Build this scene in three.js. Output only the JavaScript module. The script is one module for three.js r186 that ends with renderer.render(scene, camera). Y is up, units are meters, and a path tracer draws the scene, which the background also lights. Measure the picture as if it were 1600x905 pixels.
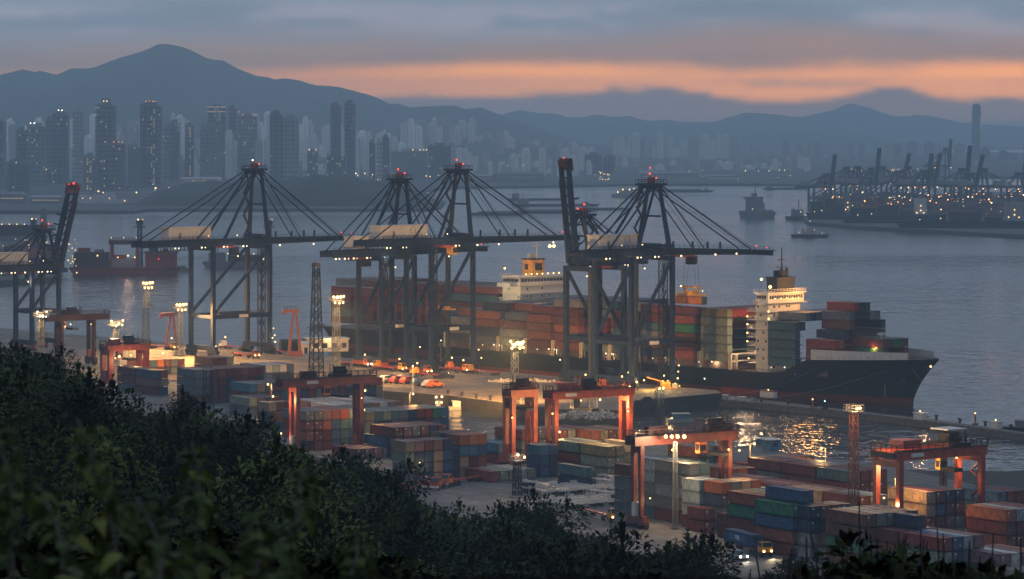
import * as THREE from 'three';
import { mergeGeometries } from 'three/addons/utils/BufferGeometryUtils.js';

// ---------------------------------------------------------------- camera
const W = 1600, HT = 905, F = 5000, CX = 800, HY = 190, EYE = 90;
const scene = new THREE.Scene();
const camera = new THREE.PerspectiveCamera(2 * Math.atan(HT / 2 / F) * 180 / Math.PI, W / HT, 1, 40000);
camera.position.set(0, EYE, 0);
camera.lookAt(0, EYE, -100);
camera.setViewOffset(W, HT, 0, HT / 2 - HY, W, HT);
camera.focus = 900; camera.userData.fStop = 7;
const renderer = new THREE.WebGLRenderer({ antialias: true });
renderer.setSize(1024, 579);
renderer.toneMapping = THREE.LinearToneMapping;
renderer.toneMappingExposure = 1;
renderer.shadowMap.enabled = true;
scene.fog = new THREE.FogExp2(new THREE.Color().setRGB(0.63, 0.845, 1.0), 1.4e-4);

// ---------------------------------------------------------------- small maths
const R = (d) => d * Math.PI / 180;
const clamp = (x, a, b) => Math.min(b, Math.max(a, x)), lerp = (a, b, t) => a + (b - a) * t;
const sm = (x, a, b) => { const t = clamp((x - a) / (b - a), 0, 1); return t * t * (3 - 2 * t); };
function rngOf(seed) { let s = seed >>> 0; return () => { s = (s + 0x6d2b79f5) | 0; let t = Math.imul(s ^ (s >>> 15), 1 | s); t = (t + Math.imul(t ^ (t >>> 7), 61 | t)) ^ t; return ((t ^ (t >>> 14)) >>> 0) / 4294967296; }; }
let rnd = rngOf(7);
const rr = (a, b) => a + (b - a) * rnd(), pick = (l) => l[Math.floor(rnd() * l.length) % l.length];
function hash2(x, y) { let h = Math.imul(x, 374761393) + Math.imul(y, 668265263); h = Math.imul(h ^ (h >>> 13), 1274126177); return ((h ^ (h >>> 16)) >>> 0) / 4294967296; }
function vnoise(x, y, per = 0) {
  const ix = Math.floor(x), iy = Math.floor(y), fx = x - ix, fy = y - iy, m = (v) => per ? ((v % per) + per) % per : v;
  const s = fx * fx * (3 - 2 * fx), t = fy * fy * (3 - 2 * fy);
  return lerp(lerp(hash2(m(ix), m(iy)), hash2(m(ix + 1), m(iy)), s), lerp(hash2(m(ix), m(iy + 1)), hash2(m(ix + 1), m(iy + 1)), s), t);
}
function fbm(x, y, o = 4, per = 0) { let v = 0, a = 0.5, n = 0; for (let i = 0; i < o; i++) { v += a * vnoise(x, y, per); n += a; a *= 0.5; x *= 2; y *= 2; per *= 2; } return v / n; }
const piece = (pts, x) => { if (x <= pts[0][0]) return pts[0][1]; for (let i = 1; i < pts.length; i++) if (x <= pts[i][0]) { const [x0, y0] = pts[i - 1], [x1, y1] = pts[i]; return lerp(y0, y1, (x - x0) / (x1 - x0)); } return pts[pts.length - 1][1]; };

// survey helpers: where the line of sight through a pixel of the photograph meets the height y, or a distance
const V3 = (x, y, z) => new THREE.Vector3(x, y, z);
function g(px, py, y = 4) { const z = F * (EYE - y) / (py - HY); return V3((px - CX) / F * z, y, -z); }
function at(px, py, z) { return V3((px - CX) / F * z, EYE - (py - HY) / F * z, -z); }
// quay frame: a along the quay (towards the bow), b seaward
const QA = R(42), QC = Math.cos(QA), QS = Math.sin(QA);
function q(a, b, y = 4) { return V3(39 + QS * a + QC * b, y, -1029 + QC * a - QS * b); }

const BANK = [[0, 172], [400, 168], [560, 158], [596, 153], [663, 149], [720, 152], [773, 152], [800, 150], [843, 146], [866, 147], [900, 147], [933, 145], [960, 138], [980, 141], [1000, 141], [1020, 137], [1040, 135], [1066, 138], [1080, 143], [1106, 147], [1122, 153], [1166, 156], [1240, 158], [1300, 154], [1360, 140], [1385, 136], [1410, 136], [1440, 145], [1500, 155], [1560, 152], [1700, 160], [2500, 170]];
// ---------------------------------------------------------------- sky (a dusk overcast with a clear strip over the horizon)
{
  const w = 4096, h = 2048, d = new Float32Array(w * h * 4);
  const zen = [0.44, 0.56, 0.77], low = [0.345, 0.395, 0.47], grey = [0.42, 0.42, 0.46], org = [6.0, 1.9, 0.0], rose = [2.3, 0.76, 0.02];
  for (let j = 0; j < h; j++) {
    const el = ((j + 0.5) / h - 0.5) * 180;
    for (let i = 0; i < w; i++) {
      const o = (j * w + i) * 4, az = ((i + 0.5) / w - 0.5) * 360 + 90;   // 0 = straight ahead, + to the right
      const azw = ((az + 540) % 360) - 180;
      let r, gg, b;
      if (el > 12 || el < -0.5) {
        const t = sm(el, 6, 60);
        const k = el > 0 ? 1 + 0.25 * (fbm(az * 0.05 + 50, el * 0.09, 3) - 0.5) : 0.55;
        r = lerp(low[0], zen[0], t) * k; gg = lerp(low[1], zen[1], t) * k; b = lerp(low[2], zen[2], t) * k;
      } else {
        const near = Math.abs(azw) < 60;
        const n1 = fbm(az * 0.55 + 300, el * 3.4 + 20, 5), n2 = fbm(az * 0.22 + 90, el * 1.3 + 7, 4), n3 = fbm(az * 1.6 + 800, el * 7 + 3, 4);
        const tilt = azw * 0.012;                                       // the strip widens and rises to the right
        const e = el + (n2 - 0.5) * 0.36 + (n3 - 0.5) * 0.10;
        const side = near ? sm(azw, -13, 7) : 0.4;
        const glow = Math.max(0.10, Math.exp(-Math.pow((azw - 14) / 40, 2)));
        const top = 0.86 + tilt + 0.05;                                   // upper edge of the orange strip
        const strip = sm(e, top + 0.20, top - 0.12) * glow;
        const up2 = sm(e, top + 0.98, top + 0.12) * (0.95 + 0.5 * (n1 - 0.4)) * glow;     // paler veil above it
        const bits = sm(e, 2.15, 1.9) * sm(e, 1.5, 1.8) * sm(n1, 0.46, 0.62) * 0.10;
        const base = sm(el, 0.4, 6);
        r = lerp(low[0] * 0.93, low[0], base); gg = lerp(low[1] * 0.96, low[1], base); b = lerp(low[2], low[2], base);
        const cl = 1 + (n1 - 0.5) * 0.34 + (n2 - 0.5) * 0.34;
        r *= cl; gg *= cl; b *= cl;
        const oc = [lerp(rose[0], org[0], side), lerp(rose[1], org[1], side), lerp(rose[2], org[2], side)];
        r = lerp(r, lerp(0.74, 0.86, side), up2); gg = lerp(gg, 0.40, up2); b = lerp(b, 0.16, up2);
        r = lerp(r, oc[0] * 0.94, strip); gg = lerp(gg, oc[1] * 0.94, strip); b = lerp(b, oc[2], strip);
        if (near) { // bank of far cloud along the horizon
          const pxs = 800 + 5000 * Math.tan(azw * Math.PI / 180), bankEl = (190 - piece(BANK, pxs)) / 5000 * 180 / Math.PI + (n3 - 0.5) * 0.10, kb = sm(el, bankEl + 0.05, bankEl - 0.05); const kr = sm(azw, -1, 6); r = lerp(r, lerp(0.56, 0.72, kr), kb); gg = lerp(gg, lerp(0.34, 0.38, kr), kb); b = lerp(b, lerp(0.235, 0.2, kr), kb);
          const wisp = sm(Math.abs(el - 0.66 - (n2 - 0.5) * 0.1), 0.09, 0.02) * sm(n1, 0.5, 0.66) * 0.5 * sm(azw, 0, 5); r = lerp(r, 0.6, wisp); gg = lerp(gg, 0.36, wisp); b = lerp(b, 0.22, wisp);
        }
        r += bits * 1.6; gg += bits * 1.0; b += bits * 0.8;
        const t12 = sm(el, 7, 12), k = 1 + 0.25 * (fbm(az * 0.05 + 50, el * 0.09, 3) - 0.5), zt = sm(el, 6, 60);
        r = lerp(r, lerp(low[0], zen[0], zt) * k, t12); gg = lerp(gg, lerp(low[1], zen[1], zt) * k, t12); b = lerp(b, lerp(low[2], zen[2], zt) * k, t12);
      }
      d[o] = r; d[o + 1] = gg; d[o + 2] = b; d[o + 3] = 1;
    }
  }
  const t = new THREE.DataTexture(d, w, h, THREE.RGBAFormat, THREE.FloatType);
  t.mapping = THREE.EquirectangularReflectionMapping; t.magFilter = THREE.LinearFilter; t.minFilter = THREE.LinearFilter; t.needsUpdate = true;
  scene.background = t; scene.environment = t;
}
// what is left of the sun behind the cloud, low over the bright strip
const sun = new THREE.DirectionalLight(new THREE.Color(1.0, 0.72, 0.5), 0.06);
sun.position.set(5200, 900, -3600); sun.target.position.set(0, 0, -900);
sun.castShadow = true; sun.shadow.radius = 24; sun.shadow.mapSize.set(2048, 2048);
Object.assign(sun.shadow.camera, { left: -900, right: 900, top: 700, bottom: -700, near: 10, far: 9000 });
scene.add(sun, sun.target);

// ---------------------------------------------------------------- textures
function dataTex(n, f, srgb) {
  const d = new Uint8Array(n * n * 4);
  for (let y = 0; y < n; y++) for (let x = 0; x < n; x++) { const c = f(x / n, y / n, x, y), o = (y * n + x) * 4; d[o] = clamp(c[0], 0, 1) * 255; d[o + 1] = clamp(c[1], 0, 1) * 255; d[o + 2] = clamp(c[2], 0, 1) * 255; d[o + 3] = 255; }
  const t = new THREE.DataTexture(d, n, n, THREE.RGBAFormat, THREE.UnsignedByteType);
  t.wrapS = t.wrapT = THREE.RepeatWrapping; t.magFilter = THREE.LinearFilter; t.minFilter = THREE.LinearMipmapLinearFilter; t.generateMipmaps = true;
  if (srgb) t.colorSpace = THREE.SRGBColorSpace;
  t.needsUpdate = true; return t;
}
function rep(t, u, v = u) { const c = t.clone(); c.repeat.set(u, v); c.needsUpdate = true; return c; }
const TX = {};
TX.water = dataTex(1024, (u, v) => { const n = fbm(u * 14, v * 9, 6, 0) * 0 + fbm(u * 12, v * 12, 6, 12), m = 1 - Math.abs(2 * fbm(u * 22, v * 22, 4, 22) - 1), k = 0.6 * n + 0.4 * m; return [k, k, k]; });
TX.lanes = dataTex(512, (u, v) => { const k = 0.5 + 1.3 * (fbm(u * 4, v * 14, 5, 0) * 0 + 0.6 * fbm(u * 5, v * 5, 5, 5) + 0.4 * fbm(u * 3 + 4, v * 24, 3, 0) * 0 + 0.4 * fbm(u * 8 + 2, v * 8, 4, 8) - 0.5); return [k, k, k]; });
TX.paint = dataTex(512, (u, v) => { const n = fbm(u * 8, v * 8, 5, 8), s = fbm(u * 64, v * 4, 4, 0) * 0 + vnoise(u * 96, v * 3, 0) * 0, st = fbm(u * 32, v * 2, 3, 32), k = 0.74 + 0.34 * n - 0.26 * sm(st, 0.52, 0.85) + s; const rust = sm(fbm(u * 16 + 5, v * 16 + 9, 5, 16), 0.60, 0.74); return [lerp(k, 0.60, rust * 0.9), lerp(k, 0.42, rust * 0.9), lerp(k, 0.32, rust * 0.9)]; }, true);
TX.clean = dataTex(512, (u, v) => { const n = fbm(u * 6, v * 6, 5, 6), st = fbm(u * 40, v * 2, 3, 40), k = 0.93 + 0.10 * (n - 0.5) - 0.10 * sm(st, 0.6, 0.85); return [k, k * 0.99, k * 0.97]; }, true);
TX.ground = dataTex(1024, (u, v) => { const n = fbm(u * 8, v * 8, 6, 8), n2 = fbm(u * 32 + 3, v * 32, 4, 32), st = sm(fbm(u * 16 + 31, v * 16 + 11, 4, 16), 0.55, 0.78); let k = 0.55 + 0.5 * n + 0.25 * (n2 - 0.5) - 0.24 * st; return [k, k * 0.985, k * 0.96]; }, true);
TX.speck = dataTex(256, (u, v, x, y) => { const k = 0.6 + 0.3 * fbm(u * 16, v * 16, 4, 16) + 0.2 * (hash2(x, y) - 0.5); return [k, k, k]; }, true);

// ---------------------------------------------------------------- materials
function mat(r, gg, b, o = {}) {
  const m = o.spec !== undefined ? new THREE.MeshPhysicalMaterial({ roughness: o.rough ?? 0.7, metalness: 0, specularIntensity: o.spec }) : new THREE.MeshStandardMaterial({ roughness: o.rough ?? 0.7, metalness: o.metal ?? 0 });
  m.color.setRGB(r, gg, b);
  if (o.tex) { m.map = o.tex; }
  if (o.side) m.side = THREE.DoubleSide;
  if (o.bump) { m.bumpMap = o.bump; m.bumpScale = o.bs ?? 0.05; }
  if (o.vc) m.vertexColors = true;
  return m;
}
function glow(r, gg, b, k = 1) { const m = new THREE.MeshStandardMaterial({ color: 0x111111, roughness: 0.5 }); m.emissive.setRGB(r, gg, b); m.emissiveIntensity = k; return m; }
const PT = rep(TX.paint, 0.18);
const M = {
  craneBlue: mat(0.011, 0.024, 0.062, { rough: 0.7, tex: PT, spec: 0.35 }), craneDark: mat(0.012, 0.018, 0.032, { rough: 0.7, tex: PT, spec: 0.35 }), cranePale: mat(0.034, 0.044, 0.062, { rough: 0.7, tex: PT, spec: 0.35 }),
  craneRed: mat(0.22, 0.028, 0.018, { rough: 0.55, tex: PT }), white: mat(0.50, 0.49, 0.475, { rough: 0.55, tex: rep(TX.clean, 0.12) }), cream: mat(0.50, 0.45, 0.38, { rough: 0.6, tex: rep(TX.clean, 0.12) }),
  rtg: mat(0.28, 0.040, 0.018, { rough: 0.5, tex: PT }), rtgDark: mat(0.05, 0.018, 0.018, { rough: 0.6, tex: PT, spec: 0.4 }), house: mat(0.40, 0.41, 0.43, { rough: 0.6, tex: rep(TX.clean, 0.12) }), steel: mat(0.14, 0.14, 0.145, { rough: 0.5, metal: 0.3, tex: PT }), galv: mat(0.36, 0.36, 0.36, { rough: 0.5, metal: 0.3 }),
  dark: mat(0.014, 0.015, 0.018, { rough: 0.7, spec: 0.4 }), glass: mat(0.015, 0.02, 0.028, { rough: 0.1 }), rubber: mat(0.012, 0.012, 0.013, { rough: 0.9 }),
  yellow: mat(0.55, 0.27, 0.02, { rough: 0.5, tex: PT }), orange: mat(0.5, 0.12, 0.02, { rough: 0.5, tex: PT }), red: mat(0.30, 0.035, 0.025, { rough: 0.5, tex: PT }),
  hull: mat(0.007, 0.009, 0.015, { rough: 0.6, tex: PT, spec: 0.25 }), boot: mat(0.13, 0.020, 0.018, { rough: 0.6, tex: PT, spec: 0.3 }), deck: mat(0.09, 0.05, 0.04, { rough: 0.8, tex: PT }),
  concrete: mat(0.30, 0.285, 0.26, { rough: 0.9, tex: rep(TX.ground, 0.06) }),
  lampWarm: glow(1.0, 0.66, 0.28, 4.5), lampHot: glow(1.0, 0.58, 0.18, 7), lampCool: glow(1.0, 0.84, 0.56, 4), lampRed: glow(1.0, 0.05, 0.03, 3.5), lampGreen: glow(0.5, 1.0, 0.6, 6),
};

// ---------------------------------------------------------------- mesh builder
class MB {
  constructor() { this.p = []; this.n = []; this.u = []; this.c = null; }
  tri(a, b, c, n, ua, ub, uc) {
    if (!n) { n = V3().subVectors(b, a).cross(V3().subVectors(c, a)).normalize(); }
    this.p.push(a.x, a.y, a.z, b.x, b.y, b.z, c.x, c.y, c.z); for (let i = 0; i < 3; i++) this.n.push(n.x, n.y, n.z);
    if (ua) this.u.push(...ua, ...ub, ...uc); else { const f = (q) => Math.abs(n.y) > 0.7 ? [q.x, q.z] : Math.abs(n.x) > 0.7 ? [q.z, q.y] : [q.x, q.y]; this.u.push(...f(a), ...f(b), ...f(c)); }
    return this;
  }
  quad(a, b, c, d, uv) { const n = V3().subVectors(b, a).cross(V3().subVectors(d, a)).normalize(); if (uv) { this.tri(a, b, c, n, uv[0], uv[1], uv[2]); this.tri(a, c, d, n, uv[0], uv[2], uv[3]); } else { this.tri(a, b, c, n); this.tri(a, c, d, n); } return this; }
  hex(c) { // 8 corners: bottom 0-3 counter-clockwise from above, top 4-7
    this.quad(c[3], c[2], c[1], c[0]); this.quad(c[4], c[5], c[6], c[7]);
    for (let i = 0; i < 4; i++) { const j = (i + 1) % 4; this.quad(c[i], c[j], c[j + 4], c[i + 4]); }
    return this;
  }
  box(x, y, z, sx, sy, sz, ry = 0) { // centre, size
    const cs = Math.cos(ry), sn = Math.sin(ry), f = (a, b, c) => V3(x + a * cs + c * sn, y + b, z - a * sn + c * cs), X = sx / 2, Y = sy / 2, Z = sz / 2;
    return this.hex([f(-X, -Y, Z), f(X, -Y, Z), f(X, -Y, -Z), f(-X, -Y, -Z), f(-X, Y, Z), f(X, Y, Z), f(X, Y, -Z), f(-X, Y, -Z)]);
  }
  bb(x0, y0, z0, x1, y1, z1) { return this.box((x0 + x1) / 2, (y0 + y1) / 2, (z0 + z1) / 2, Math.abs(x1 - x0), Math.abs(y1 - y0), Math.abs(z1 - z0)); }
  beam(a, b, w, h = w, w1 = w, h1 = h) { // rectangular bar between two points, w across, h in the upright plane
    const d = V3().subVectors(b, a).normalize(), up = Math.abs(d.y) > 0.99 ? V3(0, 0, 1) : V3(0, 1, 0), s = V3().crossVectors(d, up).normalize(), t = V3().crossVectors(s, d);
    const k = (p, i, j, ww, hh) => V3().copy(p).addScaledVector(s, i * ww / 2).addScaledVector(t, j * hh / 2);
    const A = [k(a, -1, -1, w, h), k(a, 1, -1, w, h), k(a, 1, 1, w, h), k(a, -1, 1, w, h)], B = [k(b, -1, -1, w1, h1), k(b, 1, -1, w1, h1), k(b, 1, 1, w1, h1), k(b, -1, 1, w1, h1)];
    this.quad(A[3], A[2], A[1], A[0]); this.quad(B[0], B[1], B[2], B[3]);
    for (let i = 0; i < 4; i++) { const j = (i + 1) % 4; this.quad(A[i], A[j], B[j], B[i]); }
    return this;
  }
  rod(a, b, r, n = 5, r1 = r) {
    const d = V3().subVectors(b, a).normalize(), up = Math.abs(d.y) > 0.9 ? V3(1, 0, 0) : V3(0, 1, 0), s = V3().crossVectors(d, up).normalize(), t = V3().crossVectors(s, d);
    const k = (p, i, q) => { const x = i / n * 2 * Math.PI; return V3().copy(p).addScaledVector(s, Math.cos(x) * q).addScaledVector(t, Math.sin(x) * q); };
    for (let i = 0; i < n; i++) this.quad(k(a, i, r), k(b, i, r1), k(b, i + 1, r1), k(a, i + 1, r));
    return this;
  }
  geo(gm, m) { const x = gm.index ? gm.toNonIndexed() : gm; if (m) x.applyMatrix4(m); this.p.push(...x.attributes.position.array); this.n.push(...x.attributes.normal.array); if (x.attributes.uv) this.u.push(...x.attributes.uv.array); else for (let i = 0; i < x.attributes.position.count; i++) this.u.push(0, 0); return this; }
  rail(pts, h = 1.1, sp = 2, r = 0.04) { // handrail along a polyline
    for (let i = 1; i < pts.length; i++) {
      const a = pts[i - 1], b = pts[i], L = a.distanceTo(b), n = Math.max(1, Math.round(L / sp)), y1 = V3(0, h, 0), y2 = V3(0, h / 2, 0);
      this.beam(V3().addVectors(a, y1), V3().addVectors(b, y1), r * 2, r * 2); this.beam(V3().addVectors(a, y2), V3().addVectors(b, y2), r * 1.5, r * 1.5);
      for (let k = 0; k <= n; k++) { const p = V3().lerpVectors(a, b, k / n); this.beam(p, V3().addVectors(p, y1), r * 2, r * 2); }
    }
    return this;
  }
  lattice(x0, z0, y0, w0, x1, z1, y1, w1, n, t = 0.16) { // square lattice tower with X bracing
    const c = [[-1, -1], [1, -1], [1, 1], [-1, 1]], P = (i, k) => { const s = k / n, w = lerp(w0, w1, s) / 2; return V3(lerp(x0, x1, s) + c[i % 4][0] * w, lerp(y0, y1, s), lerp(z0, z1, s) + c[i % 4][1] * w); };
    for (let i = 0; i < 4; i++) { this.beam(P(i, 0), P(i, n), t * 1.5, t * 1.5); for (let k = 0; k < n; k++) { this.beam(P(i, k), P(i + 1, k + 1), t * 0.8, t * 0.8); if (k % 2 === 0) this.beam(P(i + 1, k), P(i, k + 1), t * 0.8, t * 0.8); this.beam(P(i, k + 1), P(i + 1, k + 1), t * 0.8, t * 0.8); } }
    return this;
  }
  get empty() { return !this.p.length; }
  g() { const x = new THREE.BufferGeometry(); x.setAttribute('position', new THREE.Float32BufferAttribute(this.p, 3)); x.setAttribute('normal', new THREE.Float32BufferAttribute(this.n, 3)); x.setAttribute('uv', new THREE.Float32BufferAttribute(this.u, 2)); if (this.c) x.setAttribute('color', new THREE.Float32BufferAttribute(this.c, 3)); return x; }
  to(name, m, parent) { return mesh(name, this.g(), m, parent); }
}
const mb = () => new MB();
const used = {};
function numbered(n) { const k = used[n] = (used[n] ?? -1) + 1; return k ? n + '_' + String(k).padStart(3, '0') : n; }
function mesh(name, geo, m, parent) { const o = new THREE.Mesh(geo, m); o.name = parent ? name : numbered(name); o.castShadow = o.receiveShadow = true; (parent || scene).add(o); return o; }
function tag(o, label, category, group) { o.userData.label = label; if (category) o.userData.category = category; if (group) o.userData.group = group; return o; }
function kind(o, k) { o.userData.kind = k; return o; }
function thing(name, label, category, pos = [0, 0, 0], ry = 0, group) { const o = new THREE.Group(); o.name = numbered(name); if (pos.isVector3) o.position.copy(pos); else o.position.set(...pos); o.rotation.y = ry; scene.add(o); return tag(o, label, category, group); }
function copyOf(src, label, pos, ry, group) { const o = src.clone(); o.name = numbered(src.name.replace(/_\d{3}$/, '')); if (pos) o.position.copy(pos); if (ry !== undefined) o.rotation.y = ry; o.userData = { ...src.userData, label }; if (group) o.userData.group = group; scene.add(o); return o; }
function lamp(x, y, z, i, r = 1, gg = 0.74, b = 0.42, rad = 15) { const l = new THREE.PointLight(new THREE.Color(r, gg, b), i); l.position.set(x, y, z); l.shadow.radius = rad; l.castShadow = true; l.name = 'lamp_light'; scene.add(l); return l; }
const bulbGeo = new THREE.OctahedronGeometry(0.5, 1);
function bulb(parent, x, y, z, d, m = M.lampWarm, name = 'lamp') { const o = mesh(name, bulbGeo, m, parent); o.position.set(x, y, z); o.scale.setScalar(d); return o; }

// ---------------------------------------------------------------- water and far land
{
  const sx = 9600, sz = 14400, gm = new THREE.PlaneGeometry(sx, sz, 1, 1); gm.rotateX(-Math.PI / 2); gm.translate(0, 0, -6600);
  const uv = gm.attributes.uv; for (let i = 0; i < uv.count; i++) uv.setXY(i, uv.getX(i) * sx, uv.getY(i) * sz);
  const m = new THREE.MeshPhysicalMaterial({ roughness: 0.26, metalness: 0, ior: 1.33 }); m.color.setRGB(0.012, 0.020, 0.028);
  m.bumpMap = rep(TX.water, 1 / 120, 1 / 150); m.bumpScale = 1.3; m.roughnessMap = rep(TX.lanes, 1 / 2600, 1 / 900);
  kind(tag(mesh('water', gm, m), 'grey blue harbour water at dusk'), 'structure');
}
function slab(name, pts, y0, y1, m, parent, wall) { // prism over a polygon of points seen from above, any winding
  let area = 0; for (let i = 0; i < pts.length; i++) { const a = pts[i], b = pts[(i + 1) % pts.length]; area += a.x * -b.z - b.x * -a.z; }
  const p = area > 0 ? pts : [...pts].reverse(), tris = THREE.ShapeUtils.triangulateShape(p.map((v) => new THREE.Vector2(v.x, -v.z)), []), b = mb(), T = (v) => V3(v.x, y1, v.z), B = (v) => V3(v.x, y0, v.z);
  for (const [i, j, k] of tris) { b.tri(T(p[i]), T(p[j]), T(p[k]), V3(0, 1, 0)); }
  const wb = wall ? mb() : b; for (let i = 0; i < p.length; i++) { const c = p[i], d = p[(i + 1) % p.length]; const L = c.distanceTo(d); wb.quad(B(c), B(d), T(d), T(c), [[0, 0], [L, 0], [L, y1 - y0], [0, y1 - y0]]); }
  const o = b.to(name, m, parent); if (wall) wb.to('quay_wall', wall, o); return o;
}
const MH = mat(0.042, 0.052, 0.036, { rough: 1 }), MLAND = mat(0.04, 0.04, 0.038, { rough: 1 });
function ridge(label, pts, z0, D, amp, x0 = -400, x1 = 2000, seed = 0) {
  const nx = 420, nz = 30, pos = [], idx = [];
  for (let j = 0; j <= nz; j++) {
    const t = j / nz, z = t < 0.7 ? lerp(z0 - D, z0, t / 0.7) : lerp(z0, z0 + D * 0.5, (t - 0.7) / 0.3), k = clamp(t < 0.7 ? t / 0.7 : 1 - (t - 0.7) / 0.3, 0, 1);
    for (let i = 0; i <= nx; i++) {
      const px = lerp(x0, x1, i / nx), X = (px - CX) / F * z0, top = Math.max(2, EYE - (piece(pts, px) - HY) / F * z0), n = fbm(X / 420 + seed, z / 420, 5) - 0.5, gully = 1 - Math.abs(2 * fbm(X / 700 + seed + 9, z / 1600, 4) - 1);
      const jag = (fbm(X / 60 + seed, 3.3, 4) - 0.5) * amp * 0.35;
      let y = top * Math.pow(k, 0.85 + 0.5 * gully) + (k < 1 ? n * amp * Math.sin(k * Math.PI) * 2 : 0) + jag * k;
      if (k < 1 && t < 0.7) y = Math.min(y, EYE + (top - EYE) * (z / z0) - 3 * (1 - k) - 1);
      pos.push(X * (z / z0) * 0.5 + X * 0.5, Math.max(-4, y), -z);
    }
  }
  for (let j = 0; j < nz; j++) for (let i = 0; i < nx; i++) { const a = j * (nx + 1) + i; idx.push(a, a + 1, a + nx + 1, a + 1, a + nx + 2, a + nx + 1); }
  const gm = new THREE.BufferGeometry(); gm.setAttribute('position', new THREE.Float32BufferAttribute(pos, 3)); gm.setIndex(idx); gm.computeVertexNormals();
  kind(tag(mesh('mountain', gm, MH), label), 'structure');
}
ridge('tall hazy blue mountain with a broad peak behind the left towers', [[-400, 150], [-150, 128], [0, 116], [37, 108], [53, 112], [63, 109], [87, 116], [110, 106], [130, 108], [147, 106], [167, 98], [187, 91], [233, 77], [250, 69], [267, 69], [283, 72], [307, 82], [327, 92], [350, 97], [373, 108], [400, 118], [430, 124], [443, 122], [470, 125], [493, 132], [533, 136], [553, 141], [570, 146], [593, 155], [610, 162], [621, 160], [643, 168], [673, 166], [713, 166], [726, 171], [750, 168], [773, 176], [800, 187], [833, 197], [866, 208], [920, 226], [1000, 236], [1200, 240]], 8600, 3400, 26, -500, 1250, 1);
ridge('lower hazy ridge across the middle of the far shore', [[500, 215], [700, 190], [786, 179], [813, 172], [840, 177], [860, 177], [886, 182], [910, 182], [930, 178], [953, 183], [986, 182], [1016, 190], [1040, 188], [1066, 192], [1116, 190], [1166, 176], [1200, 177], [1233, 182], [1299, 192], [1333, 200], [1366, 213], [1400, 224], [1466, 230], [1700, 233]], 12200, 3000, 34, 450, 1800, 5);
ridge('far pale mountain with a rounded top behind the right port', [[1000, 200], [1180, 188], [1253, 182], [1283, 177], [1306, 170], [1329, 162], [1353, 167], [1376, 175], [1400, 182], [1433, 180], [1466, 183], [1500, 192], [1600, 198], [1900, 205]], 14300, 2400, 30, 1000, 2000, 8);

// far shore land, low and flat
kind(tag(slab('far_shore', [g(-500, 330, 3), g(210, 329, 3), g(230, 326, 3), g(600, 326, 3), g(640, 300, 3), g(700, 292, 3), g(900, 289, 3), g(1000, 287, 3), g(1190, 287, 3), g(1290, 288, 3), g(1300, 276, 3), g(2000, 276, 3), V3(4000, 3, -9000), V3(-4000, 3, -9000)], -3, 3, MLAND), 'low built-up land along the far shore'), 'structure');
// wooded knoll on the far shore, left of the centre
{
  const nx = 110, nz = 26, pos = [], idx = [], prof = [[205, 326], [222, 312], [250, 300], [285, 292], [320, 287], [360, 287], [400, 290], [430, 288], [460, 282], [500, 277], [540, 279], [570, 286], [600, 288], [625, 296], [650, 302], [690, 312]];
  for (let j = 0; j <= nz; j++) { const t = j / nz, z = lerp(3290, 3560, t), k = Math.max(0, Math.sin(t * Math.PI));
    for (let i = 0; i <= nx; i++) { const px = lerp(204, 692, i / nx), X = (px - CX) / F * 3400, h = Math.max(1, EYE - (piece(prof, px) - HY) / F * 3400), e = sm(i, 0, 8) * sm(nx - i, 0, 8); pos.push(X, 2 + Math.max(0, h * Math.pow(Math.max(0, k), 0.7) * e + (fbm(X / 14, z / 14, 4) - 0.5) * 7 * k * e), -z); } }
  for (let j = 0; j < nz; j++) for (let i = 0; i < nx; i++) { const a = j * (nx + 1) + i; idx.push(a, a + 1, a + nx + 1, a + 1, a + nx + 2, a + nx + 1); }
  const gm = new THREE.BufferGeometry(); gm.setAttribute('position', new THREE.Float32BufferAttribute(pos, 3)); gm.setIndex(idx); gm.computeVertexNormals();
  kind(tag(mesh('hill', gm, mat(0.018, 0.024, 0.018, { rough: 1 })), 'low wooded hill on the far shore behind the dark cranes'), 'structure');
}

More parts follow.
